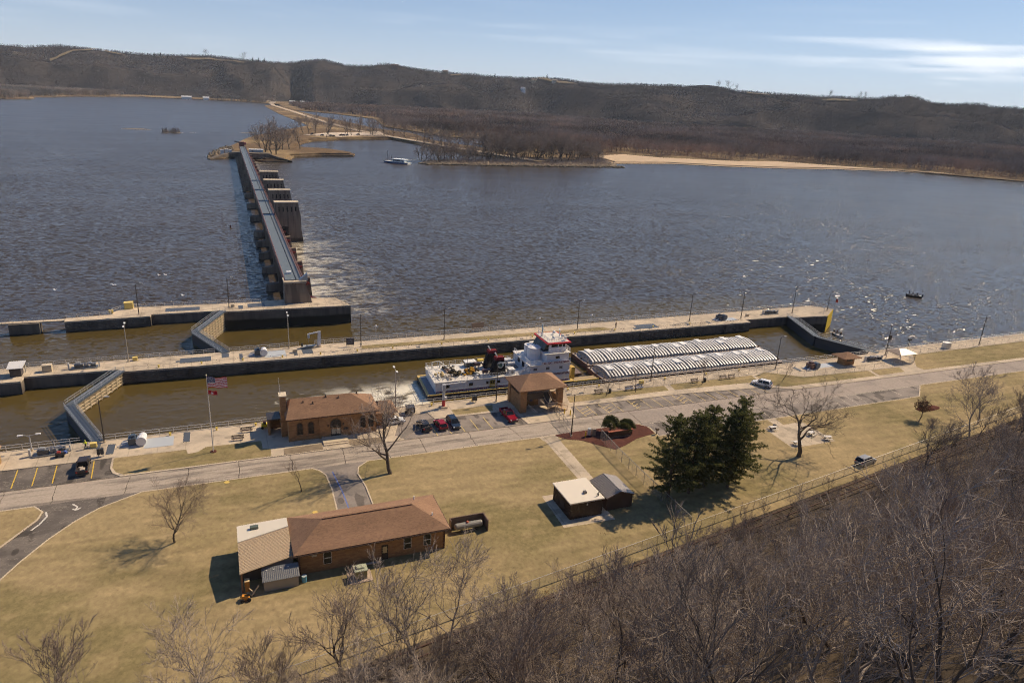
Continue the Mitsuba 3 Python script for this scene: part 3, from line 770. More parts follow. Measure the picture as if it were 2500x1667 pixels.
# far abutment
ab = thing('abutment', 'dark concrete abutment with rock bank at the far end of the dam', 'abutment')
part(ab, 'wall', M().prism(P((10, 706), (44, 704), (47, 708), (40, 722), (12, 722)), -8, 1.4), 'wall_mat')
part(ab, 'wing', M().hexa([(44, 704, -8), (64, 699, -8), (64, 703, -8), (44, 708, -8), (44, 704, 1.0), (64, 699, -4.6), (64, 703, -4.6), (44, 708, 1.0)]), 'wall_mat')
part(ab, 'upstream_wing', M().hexa([(-6, 684, -8), (10, 706, -8), (8, 712, -8), (-8, 692, -8), (-6, 684, -2.2), (10, 706, 1.0), (8, 712, 1.0), (-8, 692, -2.2)]), 'wall_mat')
gr = M(); kk = np.array([(-9, 690), (-7, 735), (6, 808), (16, 830), (14, 714)])
rp_ = Polygon(kk)
for _ in range(420):
    a = rng.uniform([-9, 686], [17, 830])
    if rp_.contains(shapely.Point(a)):
        c = trimesh.creation.icosphere(0, float(rng.uniform(.7, 1.6))); c.vertices = c.vertices * rng.uniform(.7, 1.2, 3) + [a[0], a[1], -2.4 + .02 * (a[0] + 9) + rng.uniform(-.3, .3)]
        gr.tm(c)
solid('riprap', gr, 'rock', label='rough stone bank at the far end of the dam', cat='rocks', kind='stuff')
tower = thing('gate_hoist', 'dark red hoist crane parked on the far end of the dam deck', 'crane')
x, y = dx(712) + 1.5, 712
part(tower, 'cab', M().box(x - 1.6, y - 2, 7, x + 2.4, y + 3, 10.6), 'paint', DKRED); part(tower, 'boom', M().bar((x - 1, y, 10), (x - 5.5, y + 2, 10.8), .8, .8), 'paint', DARK); part(tower, 'counterweight', M().box(x + 2.41, y - 1, 8.2, x + 4.2, y + 2, 10.2), 'paint', (.22, .03, .03))
for (x, y, w) in ((4.5, 716, 3.0), (8.5, 720, 3.2), (11.5, 714, 2.2)):
    k = thing('equipment_cabinet', {4.5: 'leftmost white equipment cabinet on the far abutment', 8.5: 'middle white equipment cabinet on the far abutment', 11.5: 'small white equipment cabinet nearest the dam deck'}[x], 'cabinet')
    part(k, 'body', M().box(x - w / 2, y - 1.2, -1, x + w / 2, y + 1.2, 3.2), 'paint', (.50, .53, .55)); part(k, 'roof', M().box(x - w / 2 - .15, y - 1.35, 3.2, x + w / 2 + .15, y + 1.35, 3.4), 'paint', WHITE)
k = thing('control_house', 'small grey flat roofed control house right of the far dam end', 'building')
part(k, 'wall', M().box(28, 716, -2, 40, 722, 3.6), 'paint', (.30, .34, .37)); part(k, 'roof', M().box(27.6, 715.6, 3.6, 40.4, 722.4, 3.95), 'paint', WHITE)
part(k, 'door', M().box(30, 715.9, 1.41, 31.4, 716.02, 3.3), 'paint', (.12, .13, .14))


# ================================================================ lamp posts on the lock
def lamp_proto(H, col, arms=1, head=(.30, .31, .32)):
    p = Proto()
    p.add('base', M().tube((0, 0, 0), (0, 0, .45), .22, .20, 8), 'matte', CONC)
    p.add('pole', M().tube((0, 0, .4), (0, 0, H), .13, .075, 8), 'paint', col)
    for s in ((1,) if arms == 1 else (1, -1)):
        p.add('arm', M().bar((0, 0, H - .1), (s * 1.1, 0, H + .12), .07), 'paint', col)
        p.add('lamp_head', M().cb(s * 1.35, 0, H + .12, .8, .34, .16), 'paint', head)
    return p


lp1, lp2 = lamp_proto(8.7, BRONZE, 1), lamp_proto(8.7, BRONZE, 2)
lpw, lps = lamp_proto(8.9, (.34, .31, .27), 2, (.75, .75, .75)), lamp_proto(3.0, (.45, .45, .45), 2, (.7, .7, .7))
for x, y, pr, lab in ((-23.5, 212.9, lp1, 'tall dark lamp post left on the outer river wall by a yellow box'), (-.1, 215.7, lp1, 'tall dark lamp post on the river wall beside the dam end pier'),
                      (-22.6, 174.5, lpw, 'grey lamp post on the middle wall near the upper gate'), (-22.7, 132.7, lp1, 'lamp post on the near wall beside the upper gate walkway'),
                      (13.1, 175.3, lpw, 'lamp post on the middle wall just left of the jib crane'), (30.5, 172.4, lp1, 'lamp post at the left end of the middle wall lawn strip'),
                      (52.7, 172.8, lp1, 'lamp post on the middle wall lawn strip behind the towboat stern'), (92.4, 172.4, lp2, 'double lamp post at the right end of the middle wall lawn strip'),
                      (130.8, 172.1, lp1, 'lamp post on the middle wall left of the dark winch near the lower gate'), (149.3, 170.8, lp1, 'lamp post on the middle wall right of the dark winch'),
                      (171.3, 172.3, lp1, 'lamp post on the middle wall just past the lower gate hinge'), (205.3, 132.0, lp1, 'farthest right lamp post by the river railing'),
                      (128.4, 131.2, lp1, 'lamp post at the right end of the near barge'), (92.1, 132.7, lp2, 'lamp post standing in front of the middle of the near barge'),
                      (30.3, 132.6, lpw, 'lamp post right of the brick lock office by the wall railing'), (52.0, 131.1, lp1, 'lamp post between the davit and the brick viewing pavilion')):
    pr.put('lamp_post', lab, 'lamp post', x, y, rot={True: 90}.get(pr is lpw, 0.0), group=None)
k = lp1.put('lamp_post', 'lamp post carrying a black loudspeaker box beside the lower gate', 'lamp post', 168.0, 132.4)
part(k, 'speaker_box', M().box(167.6, 131.9, 4.6, 168.3, 132.3, 5.9), 'paint', DARK)
lamp_proto(6.0, BRONZE, 1).put('lamp_post', 'short lamp post at the yellow end of the middle wall', 'lamp post', 185.9, 171.9)
lamp_proto(9.0, BRONZE, 2, (.12, .12, .12)).put('lamp_post', 'roadside lamp post beside the red mulch bed', 'lamp post', 60.4, 111.4)
lps.put('lamp_post', 'short grey lamp post on the near wall left of the upper gate', 'lamp post', -33.8, 132.6)
for x, y, lab in ((35.0, 175.6, 'thin white floodlight pole on the middle wall above the dark board'), (80.2, 172.2, 'thin white light pole on the lawn strip behind the pilot house'), (96.5, 172.0, 'short thin white light pole right of the double lamp post'), (181.0, 168.5, 'thin light pole above the lower gate at the wall tip')):
    p = Proto(); p.add('pole', M().tube((0, 0, 0), (0, 0, 4.2), .05, .04, 6), 'paint', (.5, .5, .5)); p.add('lamp_head', M().ball((0, 0, 4.3), .32, (1, .7, .7)), 'paint', WHITE)
    p.put('light_pole', lab, 'lamp post', x, y)
p = Proto(); p.add('pole', M().tube((0, 0, 0), (0, 0, 2.8), .07, .07, 6), 'paint', BRONZE); p.add('signal_head', M().cb(0, 0, 3.0, 1.2, .4, .5), 'paint', DARK)
p.put('signal_post', 'short post with a dark signal head beside the tan shelter', 'signal', 178.9, 134.4)
# ================================================================ buildings
def hip(m, x0, x1, y0, y1, ze, zr, rx0, rx1, ry, t=.22):
    """Hip roof (gable where a ridge end reaches the eave) as four thick slopes."""
    A, B, C, D = (x0, y0, ze), (x1, y0, ze), (x1, y1, ze), (x0, y1, ze); R, S = (rx0, ry, zr), (rx1, ry, zr)
    m.slab([A, B, S, R], t).slab([C, D, R, S], t).slab([B, C, S], t).slab([D, A, R], t)
    return m


def arch_window(k, x, y, z0, w, h):
    """Arched opening on a wall facing -y: stone surround, dark pane, mullions."""
    pts = [(x - w / 2, z0), (x + w / 2, z0)] + [(x + w / 2 * math.cos(t), z0 + h - w / 2 + w / 2 * math.sin(t)) for t in np.linspace(0, PI, 9)]
    def ext(pp, ya, yb):
        q = trimesh.creation.extrude_polygon(Polygon(pp), yb - ya, engine='earcut'); v = q.vertices
        return M().add(np.stack([v[:, 0], ya + v[:, 2], v[:, 1]], 1), q.faces[:, ::-1])
    fr = Polygon(pts).buffer(.13, join_style=2)
    wk = part(k, 'window', ext(list(fr.exterior.coords), y - .05, y + .02), 'matte', (.17, .095, .05))
    part(wk, 'pane', ext(pts, y - .075, y + .02), 'pane')
    m = M().box(x - .03, y - .11, z0, x + .03, y - .07, z0 + h - .1)
    for q in (.33, .62): m.box(x - w / 2, y - .11, z0 + h * q - .03, x + w / 2, y - .07, z0 + h * q + .03)
    part(wk, 'mullion', m, 'paint', (.09, .05, .035))
    part(wk, 'sill', M().box(x - w / 2 - .15, y - .16, z0 - .14, x + w / 2 + .15, y - .03, z0), 'matte', (.33, .19, .1))


def pane_window(k, x, y, z0, w, h, frame=(.55, .55, .53), d=-1, axis='y'):
    s = d * .05
    B = lambda a, b, c, e, f, g: M().box(a, b, c, e, f, g) if axis == 'y' else M().box(b, a, c, f, e, g)
    wk = part(k, 'window', B(x - w / 2 - .07, y, z0 - .07, x + w / 2 + .07, y + s, z0 + h + .07), 'paint', frame)
    part(wk, 'pane', B(x - w / 2, y + s * .5, z0, x + w / 2, y + s * 1.5, z0 + h), 'pane')
    part(wk, 'bar', B(x - w / 2, y + s, z0 + h * .48, x + w / 2, y + s * 2, z0 + h * .55), 'paint', frame)


off = thing('lock_office', 'brick lock office with arched windows and brown hipped roof', 'building')
part(off, 'wall', M().box(8.4, 124.1, -.2, 24.5, 130.6, 4.75), 'brick')
part(off, 'roof', hip(M(), 7.9, 25.1, 123.3, 131.4, 4.7, 7.15, 9.2, 20.3, 127.3), 'shingle')
part(off, 'fascia', M().box(7.95, 123.3, 4.47, 25.05, 123.42, 4.66).box(24.98, 123.45, 4.47, 25.1, 131.3, 4.66), 'paint', (.10, .055, .04))
part(off, 'plinth', M().box(8.32, 124.0, -.2, 24.58, 124.09, .55), 'brick')
for x in (10.4, 12.4, 22.0, 23.55): arch_window(off, x, 124.09, 1.15, .95, 2.35)
part(off, 'entrance_bay', M().box(13.9, 123.75, -.2, 19.6, 124.05, 4.4), 'brick')
arch_window(off, 16.9, 123.74, 1.95, 1.9, 1.75)
dk = part(off, 'door', M().box(15.95, 123.66, 0, 17.85, 123.74, 1.92), 'paint', (.045, .04, .035))
part(dk, 'pane', M().box(16.1, 123.62, .7, 16.82, 123.67, 1.75).box(16.98, 123.62, .7, 17.7, 123.67, 1.75), 'paint', (.33, .31, .25))
part(off, 'plaque', M().box(18.3, 123.64, 1.35, 19.2, 123.73, 1.75), 'paint', DARK)
part(off, 'wall_lamp', M().box(15.35, 123.5, 2.35, 15.6, 123.74, 2.65).box(18.15, 123.5, 2.35, 18.4, 123.74, 2.65), 'paint', (.07, .04, .03))
ch = part(off, 'chimney', M().box(7.3, 126.3, -.2, 8.35, 128.0, 8.1), 'brick')
part(ch, 'cap', M().box(7.15, 126.15, 8.1, 8.5, 128.15, 8.35), 'matte', (.58, .50, .38)); part(ch, 'antenna', M().tube((7.5, 127.4, 8.3), (7.3, 127.4, 11.6), .05, .03, 6), 'paint', (.62, .62, .6))
for x, y, z in ((11.4, 126.4, 6.6), (13.1, 126.0, 6.4), (17.9, 126.6, 6.75), (15.6, 127.0, 7.05), (21.6, 128.2, 6.6)):
    part(off, 'roof_vent', M().tube((x, y, z - .3), (x, y, z + .35), .11, .11, 7).box(x - .2, y - .15, z - .25, x + .2, y + .15, z - .05), 'paint', (.06, .05, .045))
st = part(off, 'step', M().box(14.2, 120.55, -.1, 18.8, 121.1, .16), 'matte', CONC); part(off, 'step', M().box(14.2, 121.12, -.1, 18.8, 123.7, .30), 'matte', (.50, .42, .31))
an = part(off, 'side_porch', M().box(5.0, 127.8, -.2, 5.45, 131.0, 3.0).box(5.45, 130.6, -.2, 7.9, 131.0, 3.0), 'brick')
part(an, 'roof', M().box(4.9, 127.7, 3.0, 7.28, 131.1, 3.2), 'paint', (.035, .03, .03))
an = part(off, 'annex', M().box(24.9, 126.2, -.2, 28.6, 131.0, 2.9), 'brick')
part(an, 'roof', hip(M(), 24.8, 29.2, 125.6, 131.6, 2.9, 4.3, 26.0, 27.4, 128.6), 'shingle')
part(an, 'door', M().box(26.2, 126.08, 0, 27.5, 126.22, 2.2), 'paint', DARK)

mb = thing('maintenance_building', 'long brown brick maintenance building with wide hipped roof', 'building')
part(mb, 'wall', M().box(6.0, 84.2, -.2, 26.4, 92.3, 3.62), 'brick')
part(mb, 'roof', hip(M(), 5.35, 27.0, 83.5, 93.0, 3.62, 5.75, 9.8, 22.5, 88.0), 'shingle')
part(mb, 'gutter', M().box(5.3, 83.36, 3.36, 27.05, 83.5, 3.5).box(27.0, 83.5, 3.36, 27.12, 93.0, 3.5).box(5.22, 83.5, 3.36, 5.34, 93, 3.5), 'paint', (.055, .035, .03))
part(mb, 'ridge_cap', M().bar((9.8, 88, 5.79), (22.5, 88, 5.79), .3, .1), 'shingle')
part(mb, 'downspout', M().box(26.2, 84.05, 0, 26.4, 84.19, 3.5).box(6.05, 84.05, 0, 6.2, 84.19, 3.5), 'paint', (.07, .025, .02))
for x in (9.8, 20.9, 23.8): pane_window(mb, x, 84.18, 1.1, .95, 1.7)
part(mb, 'vent', M().box(7.7, 84.08, 2.55, 8.4, 84.18, 2.95), 'paint', (.4, .39, .36))
dk = part(mb, 'door', M().box(17.2, 84.1, 0, 18.1, 84.19, 2.3), 'paint', (.05, .04, .035)); part(dk, 'pane', M().box(17.35, 84.06, 1.1, 17.95, 84.11, 2.1), 'paint', (.46, .36, .2))
part(mb, 'bench_rail', M().box(13.3, 83.2, .25, 16.6, 83.5, .4), 'paint', (.35, .33, .31))
for x, y, z in ((23.6, 91.2, 4.5), (25.0, 86.0, 4.6)): part(mb, 'roof_vent', M().tube((x, y, z - .4), (x, y, z + .45), .1, .1, 7), 'paint', WHITE)
part(mb, 'end_wall', M().box(26.41, 84.6, -.1, 26.46, 92.0, 3.3), 'brick')
# the metal clad lean-to wing
wg = part(mb, 'wing', M().box(-1.2, 85.0, -.2, 5.3, 92.2, 2.9), 'paint', (.10, .085, .075), label='metal roofed wing with open carport')
part(wg, 'flat_roof', M().slab([(-1.4, 88.3, 4.0), (5.3, 90.2, 4.05), (5.3, 92.9, 3.75), (-1.4, 92.9, 3.6)], .25), 'paint', (.60, .55, .46))
m = M().slab([(-1.4, 82.5, 3.05), (5.3, 84.4, 3.05), (5.3, 90.12, 3.98), (-1.4, 88.22, 3.95)], .12)
for i in range(22):
    f0 = (i + .5) / 22; ya, yb = 82.5 + 5.72 * f0, 84.4 + 5.72 * f0; za, zb = 3.05 + .9 * f0, 3.05 + .93 * f0
    m.bar((-1.38, ya, za + .035), (5.28, yb, zb + .035), .09, .08)
part(wg, 'ribbed_roof', m, 'paint', (.47, .37, .255))
part(wg, 'post', M().box(-1.3, 82.7, 0, -1.1, 82.9, 3.0), 'paint', (.25, .13, .07)); part(wg, 'inner_wall', M().box(1.35, 84.5, 0, 5.3, 84.6, 2.9), 'paint', (.30, .26, .23))
part(wg, 'hatch', M().box(.3, 91.0, 3.8, 1.4, 91.6, 4.2), 'paint', (.10, .12, .10))
sh = thing('storage_shed', 'small grey metal storage shed against the carport wing', 'shed')
part(sh, 'wall', M().hexa([(1.4, 82.0, 0), (5.75, 82.0, 0), (5.75, 83.6, 0), (1.4, 83.6, 0), (1.4, 82.0, 1.6), (5.75, 82.0, 1.6), (5.75, 83.6, 2.35), (1.4, 83.6, 2.35)]), 'paint', (.27, .25, .225))
m = M().slab([(1.25, 81.85, 1.6), (5.9, 81.85, 1.6), (5.9, 83.7, 2.5), (1.25, 83.7, 2.5)], .08)
for i in range(19): m.bar((1.4 + i * .24, 81.87, 1.64), (1.4 + i * .24, 83.68, 2.53), .05, .05)
part(sh, 'roof', m, 'paint', (.20, .205, .21))
part(sh, 'light', M().box(1.8, 83.2, 2.33, 1.95, 83.3, 2.42).box(2.7, 83.2, 2.33, 2.85, 83.3, 2.42).box(3.6, 83.2, 2.33, 3.75, 83.3, 2.42).box(4.5, 83.2, 2.33, 4.65, 83.3, 2.42), 'paint', (.85, .85, .85))

bx = thing('utility_building', 'dark brown box shaped utility building with flat cream roof', 'building')
part(bx, 'wall', M().box(47.2, 85.2, -.1, 52.9, 91.5, 2.8), 'paint', (.048, .030, .024))
m = M()
for i in range(24): m.box(47.25 + i * .24, 85.14, .05, 47.31 + i * .24, 85.2, 2.75)
for i in range(26): m.box(47.14, 85.3 + i * .24, .05, 47.2, 85.36 + i * .24, 2.75)
part(bx, 'siding', m, 'paint', (.056, .035, .027), kind='stuff')
part(bx, 'roof', M().box(47.0, 85.0, 2.8, 53.1, 91.7, 3.02), 'paint', (.66, .60, .50)); part(bx, 'roof_unit', M().box(50.4, 87.0, 3.02, 50.9, 87.5, 3.4), 'paint', (.10, .09, .09)); part(bx, 'roof_pipe', M().tube((52.4, 85.9, 3.0), (52.4, 85.9, 3.7), .08, .08, 6).tube((52.1, 85.8, 3.0), (52.1, 85.8, 3.6), .08, .08, 6), 'paint', DARK)
part(bx, 'louvre', M().box(47.1, 87.2, .6, 47.19, 88.6, 2.0), 'paint', (.03, .02, .018)); part(bx, 'lamp', M().box(50, 85.05, 2.2, 50.2, 85.19, 2.45), 'paint', (.6, .6, .55))
ds = thing('metal_shed', 'dark brown gabled metal shed with ribbed roof by the pines', 'shed')
part(ds, 'wall', M().hexa([(54.1, 85.8, 0), (58.8, 85.8, 0), (58.8, 91.5, 0), (54.1, 91.5, 0), (54.1, 85.8, 2.3), (58.8, 85.8, 2.3), (58.8, 91.5, 2.3), (54.1, 91.5, 2.3)]), 'paint', (.075, .045, .034))
part(ds, 'gable', M().hull([(54.1, 85.8, 2.3), (58.8, 85.8, 2.3), (56.4, 85.8, 3.1), (54.1, 85.9, 2.3), (58.8, 85.9, 2.3), (56.4, 85.9, 3.1)]), 'paint', (.075, .045, .034))
for nm, xa, xb in (('roof_slope', 53.9, 56.4), ('roof_slope', 59.0, 56.4)):
    m = M().slab([(xa, 85.6, 2.3), (xb, 85.6, 3.2), (xb, 91.7, 3.2), (xa, 91.7, 2.3)] if xa > xb else [(xa, 91.7, 2.3), (xb, 91.7, 3.2), (xb, 85.6, 3.2), (xa, 85.6, 2.3)][::-1], .08)
    for i in range(17): m.bar((xa, 85.7 + i * .37, 2.34), (xb, 85.7 + i * .37, 3.24), .06, .09)
    part(ds, nm, m, 'paint', (.25, .23, .22))
part(ds, 'trim', M().bar((54, 85.62, 2.28), (56.4, 85.62, 3.2), .1, .14).bar((58.9, 85.62, 2.28), (56.4, 85.62, 3.2), .1, .14), 'paint', (.10, .06, .045))

pv = thing('viewing_pavilion', 'two storey brick viewing pavilion with hip roof and tan stair', 'building')
for x0, x1, y0, y1 in ((54.7, 56.1, 124.1, 125.2), (63.2, 64.5, 124.1, 125.2), (54.7, 55.9, 130.2, 131.3), (63.3, 64.5, 130.2, 131.3)):
    part(pv, 'pier', M().box(x0, y0, -.2, x1, y1, 5.2), 'brick')
part(pv, 'wall', M().box(54.9, 125.21, -.2, 55.3, 130.19, 3.6), 'brick'); part(pv, 'wall', M().box(55.31, 127.2, -.2, 60.2, 127.5, 2.6), 'brick')
part(pv, 'wall', M().box(64.0, 125.21, -.2, 64.4, 130.19, 2.2), 'brick')
dk = part(pv, 'door', M().box(57.6, 127.08, 0, 59.2, 127.19, 2.2), 'paint', (.24, .15, .075)); part(dk, 'sign', M().box(58.1, 127.03, 1.1, 58.7, 127.085, 1.8), 'paint', (.02, .06, .22))
part(pv, 'deck', M().box(55.3, 125.3, 2.6, 60.4, 131.0, 2.85).box(60.4, 127.2, 2.6, 64.2, 131.0, 2.85), 'matte', (.48, .40, .30))
part(pv, 'parapet', M().box(55.3, 125.22, 2.3, 60.4, 125.4, 3.7), 'paint', (.06, .045, .038))
part(pv, 'roof', hip(M(), 54.0, 65.2, 123.4, 131.9, 5.2, 7.3, 57.9, 61.3, 127.5, .3), 'shingle')
part(pv, 'ceiling', M().box(54.7, 124.2, 5.0, 64.5, 131.2, 5.1), 'paint', (.16, .10, .06))
# stair: upper flight, landing, lower flight
TAN = (.50, .36, .22)
m = M().slab([(60.6, 124.4, 1.25), (62.3, 124.4, 1.25), (62.3, 127.2, 2.8), (60.6, 127.2, 2.8)], .15); part(pv, 'stair_flight', m, 'paint', (.09, .085, .08))
part(pv, 'landing', M().box(60.5, 122.9, 1.05, 62.4, 124.4, 1.25), 'paint', TAN)
m = M()
for i in range(6): m.box(62.4 + i * .45, 122.9, 1.0 - i * .19, 62.85 + i * .45, 124.3, 1.06 - i * .19)
part(pv, 'stair_tread', m, 'paint', TAN)
m = M()
for y in (122.85, 124.35): m.bar((62.4, y, 2.15), (65.1, y, 1.05), .09, .14).bar((62.4, y, 1.05), (65.1, y, -.05), .09, .28).bar((62.4, y, 1.6), (65.1, y, .5), .05, .07)
for x in (60.55, 62.35): m.bar((x, 124.4, 2.2), (x, 127.2, 3.8), .09, .14).bar((x, 124.4, 1.2), (x, 127.2, 2.8), .09, .26)
m.bar((60.5, 122.87, 2.15), (62.4, 122.87, 2.15), .09, .14).bar((60.5, 122.87, 1.6), (62.4, 122.87, 1.6), .05, .07).bar((60.55, 122.87, 2.15), (60.55, 124.4, 2.2), .09, .14)
for p_ in ((60.6, 122.9), (62.3, 122.9), (65.05, 122.85), (63.7, 122.85)): m.bar((*p_, -.05), (*p_, 2.1 if p_[0] < 63 else (.95 if p_[0] > 64 else 1.6)), .09)
part(pv, 'stair_rail', m, 'paint', (.58, .43, .29))
part(pv, 'bench_top', M().box(60.7, 128.2, 3.3, 63.6, 128.6, 3.36).box(60.7, 129.2, 3.3, 63.6, 129.6, 3.36), 'paint', (.60, .50, .38))
part(pv, 'wing_rail', M().slab([(56.3, 123.9, 1.6), (56.3, 123.96, 1.6), (57.9, 122.6, .0), (57.9, 122.54, .0)], .05).bar((56.3, 123.9, 2.0), (58.0, 122.5, .5), .06), 'steel', (.5, .5, .5))

ks = thing('lock_booth', 'small brick booth with brown pyramid roof beside the lower gate', 'building')
part(ks, 'wall', M().box(148.9, 128.6, 0, 152.3, 131.0, 2.2), 'brick'); part(ks, 'roof', hip(M(), 147.6, 153.6, 127.5, 132.2, 2.25, 3.25, 150.5, 150.7, 129.8), 'shingle'); part(ks, 'window', M().box(149.6, 128.52, 1.1, 151.6, 128.61, 2.0), 'pane')
ts = thing('open_shelter', 'open shelter with a pale tan hip roof on thin posts', 'shelter')
part(ts, 'roof', hip(M(), 165.2, 171.4, 125.4, 130.5, 2.5, 3.4, 167.2, 169.4, 128.0), 'paint', (.36, .28, .21))
for x, y in ((165.6, 125.8), (171.0, 125.8), (165.6, 130.1), (171.0, 130.1)): part(ts, 'post', M().box(x - .07, y - .07, 0, x + .07, y + .07, 2.5), 'paint', (.45, .43, .4))
ls = thing('wall_shelter', 'shelter with white slanted roof at the left end of the middle wall', 'shelter')
part(ls, 'roof', M().slab([(-45.2, 169.9, 2.1), (-42.3, 169.9, 2.1), (-42.2, 173.4, 2.6), (-45.3, 173.4, 2.6)], .12), 'paint', (.60, .60, .60)); part(ls, 'post', M().box(-45.1, 173, 0, -44.95, 173.2, 2.5).box(-42.6, 173, 0, -42.45, 173.2, 2.5), 'paint', (.5, .48, .4))
part(ls, 'cabinet', M().box(-44.9, 170.6, 0, -42.8, 172.6, 1.9), 'paint', (.045, .04, .05))
lh = thing('gate_hut', 'corner of a hut with tan roof at the left picture edge', 'building')
part(lh, 'wall', M().box(-44, 126.9, 0, -37.6, 129.6, 2.4), 'brick'); part(lh, 'roof', M().slab([(-44.5, 126.4, 2.5), (-37.3, 126.4, 2.5), (-37.3, 130.0, 2.9), (-44.5, 130.0, 2.9)], .2), 'paint', (.40, .25, .16))
tr = thing('transformer', 'olive green transformer cabinet on a concrete slab', 'transformer')
part(tr, 'slab', M().box(12.1, 80.0, -.1, 15.2, 82.6, .12), 'matte', (.38, .30, .24)); part(tr, 'body', M().box(12.9, 80.6, .12, 14.5, 81.9, 1.35), 'paint', (.17, .16, .085)); part(tr, 'top', M().box(12.8, 80.5, 1.35, 14.6, 82.0, 1.5).box(13.2, 81.0, 1.5, 14.2, 81.8, 1.7), 'paint', (.36, .38, .28)); part(tr, 'warning_plate', M().box(13.6, 80.55, .6, 13.9, 80.6, .85), 'paint', (.6, .55, .4))
pt = thing('tank_enclosure', 'three sided brown wall round the propane tank', 'enclosure')
part(pt, 'wall', M().box(28.4, 88.35, 0, 33.9, 88.5, 1.9), 'paint', (.15, .10, .075)); part(pt, 'wall', M().box(33.75, 86.2, 0, 33.9, 88.34, 1.9), 'paint', (.15, .10, .075)); part(pt, 'wall', M().box(28.4, 87.6, 0, 28.55, 88.34, 1.9), 'paint', (.15, .10, .075))
tk = thing('propane_tank', 'grey horizontal propane tank inside the brown enclosure', 'tank')
part(tk, 'shell', M().tube((29.2, 87.3, .95), (33.0, 87.3, .95), .5, .5, 14).ball((29.2, 87.3, .95), .5, (.8, 1, 1), 2).ball((33.0, 87.3, .95), .5, (.8, 1, 1), 2), 'paint', (.24, .23, .205), smooth=False); part(tk, 'dome', M().ball((30.9, 87.3, 1.5), .22), 'paint', (.5, .12, .06)); part(tk, 'leg', M().box(29.9, 87.0, 0, 30.1, 87.6, .6).box(32.2, 87.0, 0, 32.4, 87.6, .6), 'paint', DARK)

# ---------------------------------------------------------------- machinery on the lock walls
def gate_machine(lab, x, y, rot=0, drk=(.07, .075, .08)):
    p = Proto(); p.add('base', M().box(-2.6, -.9, 0, 2.6, .9, .25), 'paint', (.16, .17, .18)); p.add('gearbox', M().box(-1.9, -.6, .25, -.3, .6, 1.0).box(1.2, -.5, .25, 2.2, .5, .85), 'paint', drk)
    p.add('gear', M().tube((.0, 0, .75), (.35, 0, .75), .62, .62, 12).tube((.5, 0, .65), (.75, 0, .65), .5, .5, 12), 'steel', (.22, .22, .23)); p.add('shaft', M().tube((-2.4, .15, 1.15), (2.4, .15, 1.15), .09, .09, 6).tube((-2.0, -.35, 1.05), (1.9, -.35, 1.05), .07, .07, 6), 'steel', (.5, .5, .5))
    p.add('motor', M().tube((-1.6, -.2, 1.3), (-.7, -.2, 1.3), .28, .28, 10), 'paint', (.36, .37, .38)); p.add('motor', M().box(.9, -.3, .86, 1.5, .3, 1.3), 'paint', (.36, .37, .38)); p.add('panel', M().box(-3.2, -.3, 0, -2.9, .3, 1.4).box(2.8, -.2, 0, 3.0, .2, 1.2), 'paint', (.45, .45, .44))
    return p.put('gate_machine', lab, 'machine', x, y, 0, rot)


gate_machine('long grey gate machine on the near wall by the upper gate', -30.6, 130.6, 4); gate_machine('grey gate machine on the middle wall behind the upper gate', -31.2, 172.8, 2)
gate_machine('dark gate machine on the middle wall near the lower gate', 163.1, 173.2, 0); gate_machine('dark gate machine on the near wall between booth and tan shelter', 160.8, 129.9, 0)


def valve_machine(lab, x, y, rot=0, drum=(.62, .62, .64), frame=(.05, .07, .10)):
    p = Proto(); p.add('bed', M().box(-2.4, -1.2, 0, 1.2, 1.2, .18), 'paint', (.33, .34, .36)); p.add('drum', M().tube((.9, -1.3, .95), (.9, -.1, .95), .85, .85, 14).tube((1.0, .3, .8), (1.0, 1.5, .8), .7, .7, 14), 'paint', drum)
    p.add('frame', M().box(-1.2, -.9, .18, .0, .9, 1.5).box(-.7, -.5, 1.5, -.1, .5, 1.9), 'paint', frame); p.add('lever', M().bar((-1.2, -.4, .6), (-3.0, -1.0, .3), .18).bar((-1.2, .4, .8), (-2.2, .6, .5), .14), 'paint', (.5, .5, .52)); p.add('wheel', M().tube((-.1, .95, 1.0), (-.1, 1.1, 1.0), .4, .4, 10), 'paint', (.12, .12, .13))
    return p.put('valve_winch', lab, 'winch', x, y, 0, rot)


valve_machine('valve winch with white drums on the near wall left of the flagpole', -17.4, 130.6); valve_machine('valve winch with a white drum on the middle wall beyond the second gate', 6.0, 172.2)
valve_machine('dark blue valve winch on the middle wall between two lamp posts', 141.8, 171.4, 10, (.07, .09, .12), (.04, .05, .07)); valve_machine('blue grey valve winch with red parts by the brick booth', 138.6, 129.4, 10, (.10, .14, .18), (.10, .05, .045))


def plates(key, rects, col, z=.035):
    for (x0, y0, x1, y1) in rects: part(key, 'cover_plate', M().box(x0, y0, -.02, x1, y1, z), 'paint', col)


GP, DP = (.40, .43, .46), (.075, .085, .10)
plates(lw0, [(-16.1, 128.3, -11.3, 132.2), (-18.9, 129.2, -17.2, 131.2), (141.0, 129.0, 146.0, 131.5)], GP); plates(lw0, [(-22.0, 127.7, -20.8, 131.6), (-9.7, 129.1, -8.6, 133.1), (-24.9, 130.6, -23.2, 132.9), (133.8, 128.4, 134.8, 131.2)], DP)
plates(lw1, [(7.0, 170.0, 12.0, 174.4), (142.6, 170.0, 147.5, 172.6)], GP); plates(lw1, [(1.3, 169.9, 2.1, 174.1), (-11.7, 170.8, -5.0, 174.0), (-12.6, 171.6, -11.72, 172.6), (13.8, 169.9, 14.7, 174), (15.9, 170.4, 18.4, 174.2), (-2.6, 172.4, -1.0, 175.5), (111, 168.9, 118, 172.6), (109.4, 168.7, 110.98, 170.3), (128.2, 169, 129, 171), (135.8, 168.8, 136.6, 171)], DP)
